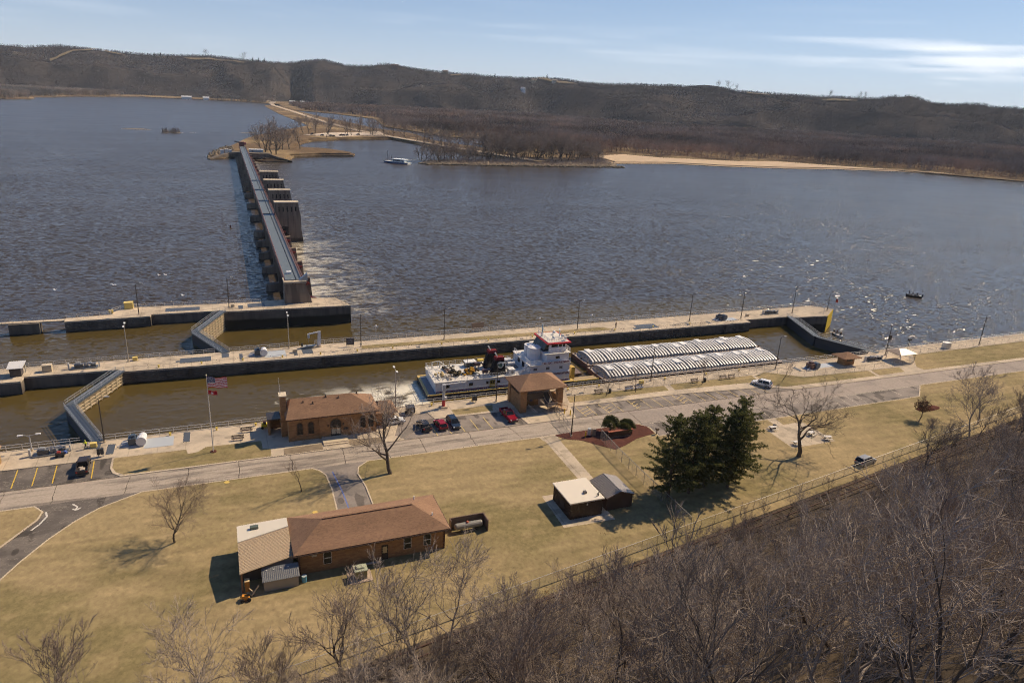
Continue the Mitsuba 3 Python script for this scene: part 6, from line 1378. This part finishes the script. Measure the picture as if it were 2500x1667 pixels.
def grow(seed, H, r0, kids, spread=.8, up=.10, wig=.16, clear=.3, tip=.012, lenr=(.55, .52, .5, .5), trunk=.8, twist=0.0, lift=.32):
    g = np.random.default_rng(seed); levels = [[] for _ in range(len(kids) + 1)]; nl = len(kids)
    stack = [(np.zeros(3), np.array([g.normal() * .05 + twist, g.normal() * .05, 1.0]), H * trunk, r0, 0)]
    nseg = [8, 6, 4, 3, 2, 2]
    while stack:
        p, d, L, r, lev = stack.pop(); d = ang(d)
        if lev == nl:
            levels[lev].append((p, p + d * L, max(r, tip))); continue
        n = nseg[lev]; pts = [p]; dirs = [d]
        for i in range(n):
            d = ang(d + g.normal(size=3) * wig + np.array([0, 0, up if lev else .02])); p = p + d * L / n; pts.append(p); dirs.append(d)
        rr = [max(r * (1 - .82 * (i / n) ** (.9 if lev else 1.1)), tip) for i in range(n + 1)]
        for i in range(n): levels[lev].append((pts[i], pts[i + 1], rr[i], rr[i + 1]))
        k = kids[lev]; t0 = clear if lev == 0 else .22
        for c in range(k):
            t = t0 + (1 - t0) * (c + g.uniform(.1, .9)) / k; i = min(int(t * n), n - 1); q = pts[i] + (pts[i + 1] - pts[i]) * (t * n - i); dd = dirs[i + 1]
            a = np.cross(dd, g.normal(size=3)); a = ang(a); s = spread * g.uniform(.65, 1.25) * (1.0 if lev else (1.15 - .5 * t))
            nd = ang(dd * math.cos(s) + a * math.sin(s)); nd = ang(nd + np.array([0, 0, lift])) if lev else nd; Lc = L * lenr[min(lev, 3)] * g.uniform(.7, 1.2) * (1.25 - .55 * t if lev == 0 else 1.1 - .35 * t)
            stack.append((q, nd, Lc, max(rr[i] * .62, tip), lev + 1))
        stack.append((pts[-1], dirs[-1], L * .35, max(rr[-1], tip), min(lev + 1, nl)) if lev < nl else None)
    return levels


def tree_parts(seed, H, r0, kids, trunk_lv=2, fat=1.0, **k):
    lv = grow(seed, H, r0, kids, **k); sides = [7, 5, 4, 3, 3, 3]
    tk, cr = M(), M()
    for i, S in enumerate(lv[:-1]): (tk if i < trunk_lv else cr).add(*seg_mesh(S, sides[i]))
    cr.add(*spike_mesh([(a, b, r * fat) for a, b, r in lv[-1]]))
    return tk, cr


def group(name, tk, cr, mat='twig', bark='bark'):
    scene[name] = {'type': 'shapegroup', 'trunk': shape(tk, bark), 'crown': shape(cr, mat)}
    return name


def inst(name, grp, x, y, z, rot, sc, label, cat='tree', gname=None, lean=(0, 0)):
    k = thing(name, label, cat, gname); t = T4().translate([x, y, z]).rotate([0, 0, 1], rot).rotate([1, 0, 0], lean[0]).rotate([0, 1, 0], lean[1]).scale(sc)
    scene[k] = {'type': 'instance', 'to_world': t, 'g': {'type': 'ref', 'id': grp}}
    return k


# --- the wooded bluff in the foreground: separate leafless trees of eight kinds
SL = [group(f'slope_kind_{i}', *tree_parts(40 + i, 10.0, (.15, .18, .14, .20, .14, .17, .13, .17)[i], [(9, 6, 5, 4), (10, 6, 5, 4), (8, 6, 6, 4), (9, 7, 5, 3), (9, 6, 5, 4), (10, 6, 5, 4), (8, 6, 6, 4), (9, 6, 5, 4)][i],
      spread=(.8, .65, .9, .75, .7, .85, .65, .95)[i], up=(.05, .09, .03, .07, .08, .04, .10, .04)[i], clear=(.25, .35, .2, .3, .3, .25, .3, .2)[i], tip=.014, twist=(0, .1, .2, -.1, 0, .15, 0, -.2)[i], lenr=(.62, .58, .52, .55)), mat=('twig', 'twig_dark', 'twig', 'twig_red', 'twig_dark', 'twig', 'twig_red', 'twig')[i], bark=('pale_bark', 'bark', 'pale_bark', 'bark', 'bark', 'pale_bark', 'pale_bark', 'bark')[i]) for i in range(8)]
g = np.random.default_rng(77); pts_ = []
for _ in range(9000):
    x = g.uniform(-48, 185); d = g.uniform(.5, 62) if x > 20 else g.uniform(1.5, 40); y = yfence(x) - 2.4 - d
    r = math.hypot(x, y)
    if r < 30 or y < 3: continue
    a = math.degrees(math.atan2(x, y))
    if not -22 < a < 64: continue
    s = (4.4 if x < 25 else 4.1 if d > 6 else 4.9) * (.8 + .25 * min(d / 20, 1))
    if x < 25 and d < 5: continue
    if any((x - q[0]) ** 2 + (y - q[1]) ** 2 < s * s for q in pts_): continue
    z = ground_z(x, y); m_ = g.uniform(-6, 3.5) if x < 108 else g.uniform(-6, 3 + min(22, max(0, x - 120) * .8))       # how far beyond the fence a crown reaches over the lawn
    if x < 25: m_ = g.uniform(-2, 8)
    lim = yfence(x) + m_; h = EYE[2] * (1 - y / lim) - z if lim > y else 0
    if h < 2.6 and d < 14: h = g.uniform(2.6, 4.4) if g.uniform() < .5 else 0
    h = min(h, g.uniform(11, 17)); el = math.degrees(math.atan2(EYE[2] - z - h, r))
    if h < 2.5 or el > 53: continue
    pts_.append((float(x), float(y), float(z), float(h)))
print('slope trees', len(pts_))
for i, (x, y, z, h) in enumerate(pts_):
    inst('slope_tree', SL[int(g.integers(8))], x, y, z - .15, float(g.uniform(0, 360)), h * .80 / 10.0, 'leafless grey brown tree of the wood on the bluff slope in the foreground', 'tree', 'leafless trees on the foreground bluff', (float(g.normal() * 4), float(g.normal() * 4)))
for x, y, h, kd, lab in ((8.5, 62.0, 15.5, 3, 'large bare tree below the left half of the maintenance building'), (20.5, 63.2, 15.0, 2, 'spreading bare tree below the propane tank enclosure'), (16.6, 62.4, 16.0, 0, 'bare tree below the right end of the maintenance building wall'), (-6.4, 61.5, 15.0, 5, 'bare tree at the bottom edge left of the maintenance building'), (-19.5, 61.0, 14.5, 6, 'bare tree farthest left at the bottom edge of the lawn'),
                         (114.0, 77.0, 11.5, 1, 'tall slender bare tree before the fence below the picnic patio'), (142.0, 88, 13.0, 5, 'dark multi stemmed bare tree at the right edge near the road'), (150.0, 92.0, 13.5, 0, 'bare tree right of the brown leaved oak'), (133.6, 91.6, 5.0, 6, 'small leaning bare tree just below the brown leaved oak')):
    inst('bare_tree', SL[kd], x, y, ground_z(x, y) - .1, float(g.uniform(0, 360)), h * .85 / 10.0, lab)
# undergrowth: saplings and stems nobody could count
S = []
for _ in range(34000):
    x = g.uniform(-45, 190); d = abs(g.normal()) * 18 + g.uniform(.2, 12); y = yfence(x) - 2.6 - d
    if y < 2 or math.hypot(x, y) < 28: continue
    S.append((x, y, d))
S = np.array(S); zz = bluff_z(S[:, 2] + .2) + (meshkit.fbm(np.stack([S[:, 0] / 9, S[:, 1] / 9, S[:, 0] * 0], -1), 4, 2) - .5) * 3.0 * np.clip((S[:, 2] - 1.8) / 6, 0, 1)
B0 = np.stack([S[:, 0], S[:, 1], zz - .1], 1); hh = g.uniform(.6, 3.6, len(S)) * np.where(S[:, 0] < 20, .6, 1)
dirv = np.stack([g.normal(size=len(S)) * .35, g.normal(size=len(S)) * .35, np.ones(len(S))], 1)
solid('undergrowth', M().add(*spike_mesh([(a, a + d_ * h_, .016) for a, d_, h_ in zip(B0, dirv, hh)])), 'twig', label='grey brown undergrowth stems on the bluff slope', cat='undergrowth', kind='stuff')
# a few clumps of dead orange leaves held in the wood
m = M()
for cx, cy, cz, n in ((31.5, 60.5, 8.5, 60), (33.0, 59.5, 8.2, 40), (40.0, 56.5, 12.0, 18), (44, 70, 8.0, 14), (33.5, 53, 11, 22)):
    for _ in range(n):
        c = np.array([cx, cy, cz]) + g.normal(size=3) * [.55, .55, .45]; a = ang(g.normal(size=3)); b = ang(np.cross(a, g.normal(size=3))); m.hexa([c - a * .07, c + b * .05, c + a * .07, c - b * .05, c - a * .07 + [0, 0, .01], c + b * .05 + [0, 0, .01], c + a * .07 + [0, 0, .01], c - b * .05 + [0, 0, .01]])
solid('dead_leaves', m, 'matte', (.30, .14, .05), label='clumps of dead orange leaves among the bare slope trees', cat='leaves', kind='stuff')

# --- trees standing singly on the lawns
def lawn_tree(seed, x, y, H, r0, kids, lab, mat='twig_park', rot=0.0, **k):
    key = thing('park_tree', lab, 'tree'); tk, cr = tree_parts(seed, H, r0, kids, **k)
    xf = T4().translate([x, y, -.05]).rotate([0, 0, 1], rot); part(key, 'trunk', tk, 'bark', xf=xf); part(key, 'crown', cr, mat, xf=xf); return key


lawn_tree(25, -9.8, 97.0, 8.9, .16, (14, 8, 6, 4), 'round bare tree alone on the lower left lawn', spread=.95, up=.04, lift=.14, clear=.24, tip=.010, lenr=(.70, .56, .5, .5), trunk=.75)
lawn_tree(6, 23.6, 107.4, 12.0, .36, (10, 7, 6, 5), 'large bare tree beside the driveway below the lock office', mat='twig', spread=.9, up=.05, lift=.2, clear=.25, tip=.013, lenr=(.72, .58, .5, .5))
lawn_tree(7, 8.6, 105.7, 6.4, .09, (7, 4, 3), 'thin young bare tree left of the middle driveway', spread=.5, up=.22, clear=.4, tip=.012)
lawn_tree(19, 99.4, 91.6, 13.4, .42, (7, 6, 5, 5), 'large dark bare tree with wide crooked limbs beside the picnic patio', mat='bark', spread=1.0, up=.045, clear=.33, tip=.022, wig=.22, lenr=(.95, .58, .5, .5), trunk=.7)
for s, x, y, h, lab in ((11, 77.0, 127.4, 5.4, 'young bare tree first right of the pavilion'), (12, 84.7, 127.5, 5.6, 'young bare tree between the two blue benches'), (13, 103.1, 127.6, 5.6, 'young bare tree in the middle of the bench lawns'), (14, 125.2, 124.8, 4.9, 'young bare tree behind the white car at the end bay')):
    lawn_tree(s, x, y, h, .09, (8, 6, 5), lab, spread=.75, up=.06, clear=.3, tip=.014)
ok = lawn_tree(15, 138.9, 97.4, 5.2, .12, (9, 6, 5), 'small oak keeping its brown leaves on the right lawn', spread=.8, up=.08, clear=.3, tip=.013)
m = M()
for _ in range(520):
    q = g.normal(size=3); q /= np.linalg.norm(q); c = np.array([138.9, 97.4, 3.3]) + q * np.array([1.9, 1.9, 1.35]) * g.uniform(.35, 1.0); a = ang(g.normal(size=3)) * .17; b = ang(np.cross(a, g.normal(size=3))) * .12
    m.hexa([c - a, c + b, c + a, c - b, c - a + [0, 0, .02], c + b + [0, 0, .02], c + a + [0, 0, .02], c - b + [0, 0, .02]])
part(ok, 'foliage', m, 'matte', (.155, .085, .045))
solid('leaf_heap', M().ball((146.5, 101.5, -.1), 1.0, (3.6, 1.3, .55), 2), 'mulch_mat', label='low dark reddish heap of brush on the right lawn', cat='heap')  # flattened ball in the mulch colour, low on the lawn


# --- the pines and the junipers
def pine(seed, H, cols, wid=3.4):
    g = np.random.default_rng(seed); tk = M().add(*seg_mesh([((0, 0, H * i / 8), (g.normal() * .05, g.normal() * .05, H * (i + 1) / 8), .26 * (1 - i / 8.6), .26 * (1 - (i + 1) / 8.6)) for i in range(8)], 8))
    B, N = [], [[] for _ in cols]; z = H * .12
    while z < H - .3:
        f = (z - H * .17) / (H * .83); L0 = wid * (1 - f) ** .62 * (.62 + .5 * min(f * 4, 1)) * .92 + .35; nb = int(g.integers(5, 8)); ph = g.uniform(0, 2 * PI)
        for b in range(nb):
            if g.uniform() < .2: continue
            t = ph + b * 2 * PI / nb + g.normal() * .25; L = L0 * g.uniform(.5, 1.3); rise = g.uniform(.0, .30) - .15 * (1 - f)
            p0 = np.array([0, 0, z]); d = np.array([math.cos(t), math.sin(t), rise]); tipp = p0 + d * L + [0, 0, .10 * L]; B.append((p0, tipp, .05 * (1.2 - f), .015))
            for q in np.arange(.22 * L, L + .1, .27):
                for side in (-1, 0, 1):
                    c = p0 + d * q + [0, 0, .10 * L * (q / L) ** 2]; sd = np.array([-math.sin(t), math.cos(t), 0]) * side * g.uniform(.15, .5) * (1.1 - .6 * q / L) * min(1, L / 2); c = c + sd + g.normal(size=3) * .07
                    if g.uniform() < .12: continue
                    w = int(g.integers(len(cols)))
                    for _ in range(6):
                        dv = ang(g.normal(size=3) * .75 + d * .6 + [0, 0, .35]); a = ang(np.cross(dv, g.normal(size=3))); l = g.uniform(.26, .48); N[w].append((c, c + dv * l, a * .068))
        z += H * .83 / 22 * g.uniform(.75, 1.25)
    bm = M().add(*seg_mesh(B, 4)); fo = []
    for S in N:
        A_ = np.array([s[0] for s in S]); B_ = np.array([s[1] for s in S]); W_ = np.array([s[2] for s in S]); mid = A_ * .55 + B_ * .45
        V = np.stack([A_, mid + W_, B_, mid - W_, mid + np.cross(ang2(B_ - A_), W_) * .6], 1).reshape(-1, 3); f = np.array([[0, 1, 4], [1, 2, 4], [2, 3, 4], [3, 0, 4], [0, 3, 2], [0, 2, 1]])[:4]
        fo.append((V, (f[None] + (np.arange(len(S)) * 5)[:, None, None]).reshape(-1, 3)))
    return tk, bm, fo


def ang2(v): return v / (np.linalg.norm(v, axis=1, keepdims=True) + 1e-9)


NC = [(.150, .160, .062), (.185, .185, .075), (.098, .112, .046)]
for i, (x, y, H, w, lab) in enumerate(((66.3, 86.4, 15.0, 4.9, 'leftmost dark green pine of the clump'), (70.4, 86.4, 15.2, 4.5, 'second pine from the left in the clump'), (74.2, 87.4, 15.8, 4.6, 'middle pine of the clump, the tallest crown'), (78.2, 86.0, 14.6, 4.4, 'fourth pine from the left in the clump'), (80.8, 88.0, 15.9, 5.0, 'rightmost pine of the clump'))):
    k = thing('pine_tree', lab, 'tree'); tk, bm, fo = pine(60 + i, H, NC, w); xf = T4().translate([x, y, -.05]).rotate([0, 0, 1], 40 * i)
    part(k, 'trunk', tk, 'bark', xf=xf); part(k, 'branches', bm, 'bark', xf=xf)
    for F_, c in zip(fo, NC): part(k, 'foliage', F_, 'needles', c, xf=xf)
for x, y, H, w, lab in ((68.8, 110.9, 4.0, 1.75, 'left round topped juniper on the mulch bed'), (71.9, 109.9, 3.2, 1.65, 'right low juniper on the mulch bed')):
    k = thing('juniper', lab, 'shrub'); gg = np.random.default_rng(int(x)); part(k, 'trunk', M().add(*seg_mesh([((0, 0, 0), (.3 * math.cos(t), .3 * math.sin(t), H * .5), .09, .05) for t in (0, 1.6, 3.1, 4.6)], 5)), 'bark', xf=T4().translate([x, y, 0]))
    for c in NC[:2]:
        Sx = []
        for _ in range(2600):
            q = ang(gg.normal(size=3)); q[2] = abs(q[2]) * 1.0 - .25; cc = np.array([0, 0, H * .5]) + q * np.array([w, w, H * .5]) * gg.uniform(.6, 1.0) * (.85 + .3 * math.sin(q[0] * 5 + q[1] * 4)); dv = ang(q + gg.normal(size=3) * .5); Sx.append((cc, cc + dv * gg.uniform(.15, .34), .055))
        part(k, 'foliage', M().add(*spike_mesh(Sx)), 'needles', c, xf=T4().translate([x, y, 0]))

# --- trees on the far point, the causeway and the island
FT = [group(f'far_kind_{i}', *tree_parts(140 + i, 20.0, .5, (9, 7, 6), spread=(.75, .85, .7)[i], up=.05, clear=.22, tip=.065, fat=1.0, lenr=(.6, .58, .5, .5)), mat='far_twig') for i in range(3)]
for i, (x, y, h) in enumerate(sorted(((47, 783, 26), (50, 750, 27), (45, 765, 24), (53, 740, 25), (55, 768, 27), (58, 790, 22), (71, 803, 20), (83, 812, 24), (64, 798, 20), (42, 775, 22)))):
    inst('point_tree', FT[i % 3], x, y, -2.8, 37.0 * i, h / 20, f'tall bare tree in the grove beside the far dam end, {ORD[i]} from the dam outwards', 'tree', 'bare trees beside the far dam end')
for i, (x, y, h) in enumerate(sorted(((122, 1066, 24), (127, 1042, 26), (138, 1008, 27), (148, 1060, 22), (178, 1105, 24), (175, 1062, 20), (180, 1062, 22), (195, 1085, 24), (213, 1078, 24), (213, 1091, 22), (232, 1086, 30), (251, 1023, 26), (116, 1080, 22), (205, 1140, 20), (225, 1120, 22), (240, 1060, 26)))):
    inst('shore_tree', FT[i % 3], x, y, -3.2, 51.0 * i, h / 20, f'bare tree round the far car park and causeway, {ORD[i]} from the left', 'tree', 'bare trees round the far car park')
for i in range(110):
    t = i / 110; x = 196 + 235 * t + g.normal() * 5; y = 712 + 45 * t + g.uniform(-4, 36)
    if not isl.contains(shapely.Point(x, y)): y = 712 + 60 * t + 14; x = min(x, 420)
    inst('island_tree', FT[i % 3], x, y, -4.6, float(g.uniform(0, 360)), float(g.uniform(14, 25)) / 20 * (1.15 if 70 < x - 196 < 200 else .75), 'bare tree in the thicket on the long river island', 'tree', 'bare trees on the river island')
for i in range(30):
    t = i / 30; x = 258 + 66 * t + g.normal() * 6; y = 980 - 215 * t + g.normal() * 12
    if not point.contains(shapely.Point(x, y)): continue
    inst('causeway_tree', FT[i % 3], x, y, -3.2, float(g.uniform(0, 360)), float(g.uniform(12, 22)) / 20, 'bare tree along the causeway behind the island', 'tree', 'bare trees along the causeway')

# --- the far woods: one object each
def template(seed, n_limb, n_twig, H, w, thick):
    gg = np.random.default_rng(seed); S = [((0, 0, 0), (gg.normal() * .4, gg.normal() * .4, H * .72), thick * 1.1)]
    for _ in range(n_limb):
        z = H * gg.uniform(.25, .6); t = gg.uniform(0, 2 * PI); r = w * gg.uniform(.35, .9); S.append(((0, 0, z), (r * math.cos(t), r * math.sin(t), z + H * gg.uniform(.2, .42)), thick * .55))
    for _ in range(n_twig):
        t = gg.uniform(0, 2 * PI); r = w * math.sqrt(gg.uniform(0, 1)); z = H * gg.uniform(.42, .88) * (1 - .25 * (r / w) ** 2); q = np.array([r * math.cos(t), r * math.sin(t), z]); dv = np.array([math.cos(t) * .5 + gg.normal() * .3, math.sin(t) * .5 + gg.normal() * .3, gg.uniform(.5, 1.2)]); S.append((q, q + dv * H * .13, thick * .42))
    return spike_mesh(S)


def woods(key, lab, pts, temps, lo, hi, col, sd, cat='wood', sc=85.0, amp=1.1, rv=.3):
    gg = np.random.default_rng(sd); Vs, Fs, Cs, off = [], [], [], 0; cl = meshkit.fbm(np.c_[pts[:, :2] / sc, pts[:, 2:3] / sc], 4, sd); tone = (1 - amp / 2 + amp * np.clip((cl - .28) / .44, 0, 1)) * gg.uniform(1 - rv, 1 + rv, len(pts)); warm = meshkit.noise(np.c_[pts[:, :2] / 60.0, pts[:, 2:3] * 0 + 5], sd)[:, None]
    colr = np.clip(np.array(col) * tone[:, None] * (1 + (warm - .5) * [.35, .05, -.25]), .01, .5); which = gg.integers(len(temps), size=len(pts))
    for w, (tv, tf) in enumerate(temps):
        q = pts[which == w]; n = len(q)
        if not n: continue
        a = gg.uniform(0, 2 * PI, n); s = gg.uniform(lo, hi, n); c, si = np.cos(a), np.sin(a)
        V = np.empty((n, len(tv), 3)); V[..., 0] = (tv[None, :, 0] * c[:, None] - tv[None, :, 1] * si[:, None]) * s[:, None] + q[:, 0:1]; V[..., 1] = (tv[None, :, 0] * si[:, None] + tv[None, :, 1] * c[:, None]) * s[:, None] + q[:, 1:2]; V[..., 2] = tv[None, :, 2] * s[:, None] + q[:, 2:3]
        Vs.append(V.reshape(-1, 3)); Cs.append(np.repeat(colr[which == w], len(tv), 0)); Fs.append((tf[None] + (np.arange(n) * len(tv))[:, None, None] + off).reshape(-1, 3)); off += n * len(tv)
    k = thing(key, lab, cat, kind='stuff'); scene[k] = mikit.ply((np.vstack(Vs), np.vstack(Fs)), 'matte', color=np.vstack(Cs)); return k


TN = [template(s, 8, 38, 20, 4.6, .24) for s in (1, 2, 3, 4)]; TFar = [template(s, 3, 9, 15, 4.6, .75) for s in (5, 6, 7)]
def scatter(poly, n, sd):
    gg = np.random.default_rng(sd); x0, y0, x1, y1 = poly.bounds; q = gg.uniform([x0, y0], [x1, y1], (n, 2)); q = q[shapely.contains_xy(poly, q[:, 0], q[:, 1])]; return q


wood_poly = main.buffer(-3).difference(beach.buffer(6)).intersection(sbox(200, 500, 2400, 2700)); q = scatter(wood_poly, 150000, 3); dist = np.hypot(q[:, 0], q[:, 1]); a_ = np.degrees(np.arctan2(q[:, 0], q[:, 1]))
edge = shapely.distance(shapely.points(q), wood_poly.boundary); keep = (a_ < 62) & (a_ > 5); q, dist, edge = q[keep], dist[keep], edge[keep]; rr = g.uniform(size=len(q))
nearm = (edge < 120) & (dist < 1700) & (rr < .70); farm = ~nearm & (edge >= 30) & (rr < .40)
woods('riverside_wood', 'front of the brown leafless wood along the far river bank', np.c_[q[nearm], np.full(nearm.sum(), -4.2)], TN, .75, 1.2, (.19, .142, .122), 4); woods('floodplain_wood', 'wide flat leafless wood behind the far bank', np.c_[q[farm], np.full(farm.sum(), -4.2)], TFar, .85, 1.3, (.185, .138, .122), 5)
q = scatter(shore.intersection(sbox(-900, 1700, 240, 2790)).buffer(-6), 26000, 6); dl = shapely.distance(shapely.points(q), shore.exterior); clump = meshkit.fbm(np.c_[q / 120.0, np.zeros(len(q))], 3, 4); q = q[(clump > .40) | (q[:, 0] < -330)]
woods('far_shore_wood', 'leafless wood along the far left shore', np.c_[q[:9000], np.full(len(q[:9000]), -1.8)], [template(s_, 6, 22, 19, 5.5, .5) for s_ in (21, 22, 23)], .8, 1.3, (.20, .172, .155), 7)
iu = g.uniform(size=30000) ** .8; ia = g.uniform(4, 470, 30000).astype(int); ia = np.minimum(ia, len(az) - 2); fu = iu * 43; j0 = fu.astype(int); ft = (fu - j0)[:, None]; fa = g.uniform(size=30000)[:, None]
HP = np.stack([HX, HY, HZ], -1); hp = (HP[ia, j0] * (1 - ft) + HP[ia, j0 + 1] * ft) * (1 - fa) + (HP[ia + 1, j0] * (1 - ft) + HP[ia + 1, j0 + 1] * ft) * fa
mead = np.zeros(len(hp), bool); aa = azd[ia]
for a0, u0, a1, u1 in [(-9.6, .62, -6.7, .88), (-6.7, .86, -5.2, .80), (-1.6, .80, 2.2, .80), (23.5, .72, 26.5, .74), (44.2, .82, 47.2, .82), (39.0, .88, 40.6, .84)]:
    mead |= (aa > a0) & (aa < a1) & (np.abs(iu - np.interp(aa, [a0, a1], [u0, u1])) < .05) & (g.uniform(size=len(aa)) < .85)
woods('hill_wood', 'leafless wood covering the far hills', hp[~mead] - [0, 0, 2.0], TFar, .7, 1.0, (.066, .058, .063), 8, sc=170.0, amp=1.5, rv=.15)
ck = np.linspace(100, 470, 2600); ci = ck.astype(int); cf = (ck - ci)[:, None]; cr_ = HP[ci, 43] * (1 - cf) + HP[ci + 1, 43] * cf; cr_ = cr_[g.uniform(size=len(cr_)) < .8]
woods('ridge_wood', 'fringe of bare trees along the hill skyline', cr_ - [0, 0, 4.0], TFar, .7, 1.1, (.066, .058, .063), 9, rv=.15)
for i, (a, h) in enumerate(((37.2, 1.5), (37.6, 1.7), (38.3, 1.25), (44.6, 1.3), (46.6, 1.2), (46.9, 1.15), (-.2, 1.5), (2.2, 1.6))):
    ii_ = int(np.argmin(abs(azd - a))); inst('skyline_tree', FT[i % 3], *HP[ii_, 42], 40.0 * i, h, 'bare tree standing out above the hill skyline', 'tree', 'single trees on the skyline')
cm = M()
for i, (a, e) in enumerate(((2.9, .0300), (3.3, .0295), (3.6, .0290), (24.3, .0235), (20.4, .0245), (-3.4, .021), (-3.0, .0215), (-2.7, .020), (6.6, -.004))):
    x, y, z = hill_pt(a, e); gg = np.random.default_rng(i); k = thing('far_conifer', 'dark conifer on the far hills', 'tree', 'dark conifers on the far hills')
    part(k, 'trunk', M().tube((x, y, z), (x, y, z + 6), .6, .5, 6), 'bark'); part(k, 'foliage', M().add(*spike_mesh([(np.array([x, y, z + 3 + 17 * t]) + np.array([math.cos(w), math.sin(w), 0]) * 5.5 * (1 - t) * .3, np.array([x, y, z + 2 + 17 * t]) + np.array([math.cos(w), math.sin(w), .2]) * 5.5 * (1 - t) + [0, 0, 1.5], 1.5) for t in np.linspace(0, .95, 14) for w in gg.uniform(0, 6.28, 7)])), 'needles', (.022, .028, .018))
# low brushy islets in the pool and driftwood on the far shore line
for i, (x, y, L, lab) in enumerate(((-48, 1026, 26, 'brushy islet with bushes in the far pool'), (-27, 1031, 12, 'low flat islet right of the brushy islet'), (-7, 1037, 6, 'smallest islet nearest the dam point'), (-95, 1074, 36, 'long thin sand bar in the pool left of the islets'), (42, 1066, 24, 'thin sand bar joining the point'))):
    k = thing('islet', lab, 'islet'); part(k, 'bank', M().ball((x, y, -3.1), L / 2, (1, .22, .05), 2), 'rock')
    if i == 0: part(k, 'brush', M().add(*spike_mesh([((x + dx_, y + g.normal() * 1.5, -3), (x + dx_ + g.normal() * 1.5, y + g.normal() * 1.5, -3 + g.uniform(2, 8)), .35) for dx_ in np.concatenate([g.normal(-9, 2.2, 60), g.normal(0, 2.8, 80)])])), 'far_twig')
tq = scatter(isl.buffer(-2), 26000, 31)[:4200]; tb0 = np.c_[tq, np.full(len(tq), -4.8)]; th_ = g.uniform(1.5, 7, len(tq)) * (.6 + .9 * meshkit.noise(np.c_[tq / 14.0, tq[:, :1] * 0]))
solid('island_thicket', M().add(*spike_mesh([(a, a + np.array([g.normal() * .3, g.normal() * .3, 1]) * h_, .16) for a, h_ in zip(tb0, th_)])), 'far_twig', label='low brush thicket covering the long river island', cat='thicket', kind='stuff')
tq = scatter(LineString([(150, 1500), (215, 1300), (262, 960), (300, 850), (340, 770)]).buffer(34).intersection(point.buffer(-3)), 90000, 32)[:5200]; tb0 = np.c_[tq, np.full(len(tq), -3.2)]
solid('causeway_brush', M().add(*spike_mesh([(a, a + np.array([g.normal() * .3, g.normal() * .3, 1]) * g.uniform(1.5, 6), .16) for a in tb0])), 'far_twig', label='brush on the banks of the causeway behind the island', cat='brush', kind='stuff')
rk = M()
for _ in range(420):
    t = g.uniform(); x = 190 + 225 * t; y = 700 + g.normal() * 3 + (2 if t < .3 else 0); c = trimesh.creation.icosphere(0, float(g.uniform(.6, 1.7))); c.vertices = c.vertices * [1.3, 1, .7] + [x, y, -4.9 + g.uniform(-.4, .4)]; rk.tm(c)
solid('island_rocks', rk, 'rock', label='dark rocks and logs along the island water edge', cat='rocks', kind='stuff')

# ================================================================ the air
scene['haze_medium'] = {'type': 'homogeneous', 'albedo': rgb(0.76, 0.87, 0.98), 'sigma_t': 4.2e-5}
scene['haze'] = {'type': 'cube', 'to_world': T4().translate([0, 3000, 145]).scale([7500, 7500, 155.6]), 'bsdf': {'type': 'null'}, 'interior': {'type': 'ref', 'id': 'haze_medium'}}
labels['haze'] = {'kind': 'stuff', 'label': 'thin blue air between the bluff and the far hills', 'category': 'haze'}
scene['camera']['medium'] = {'type': 'ref', 'id': 'haze_medium'}
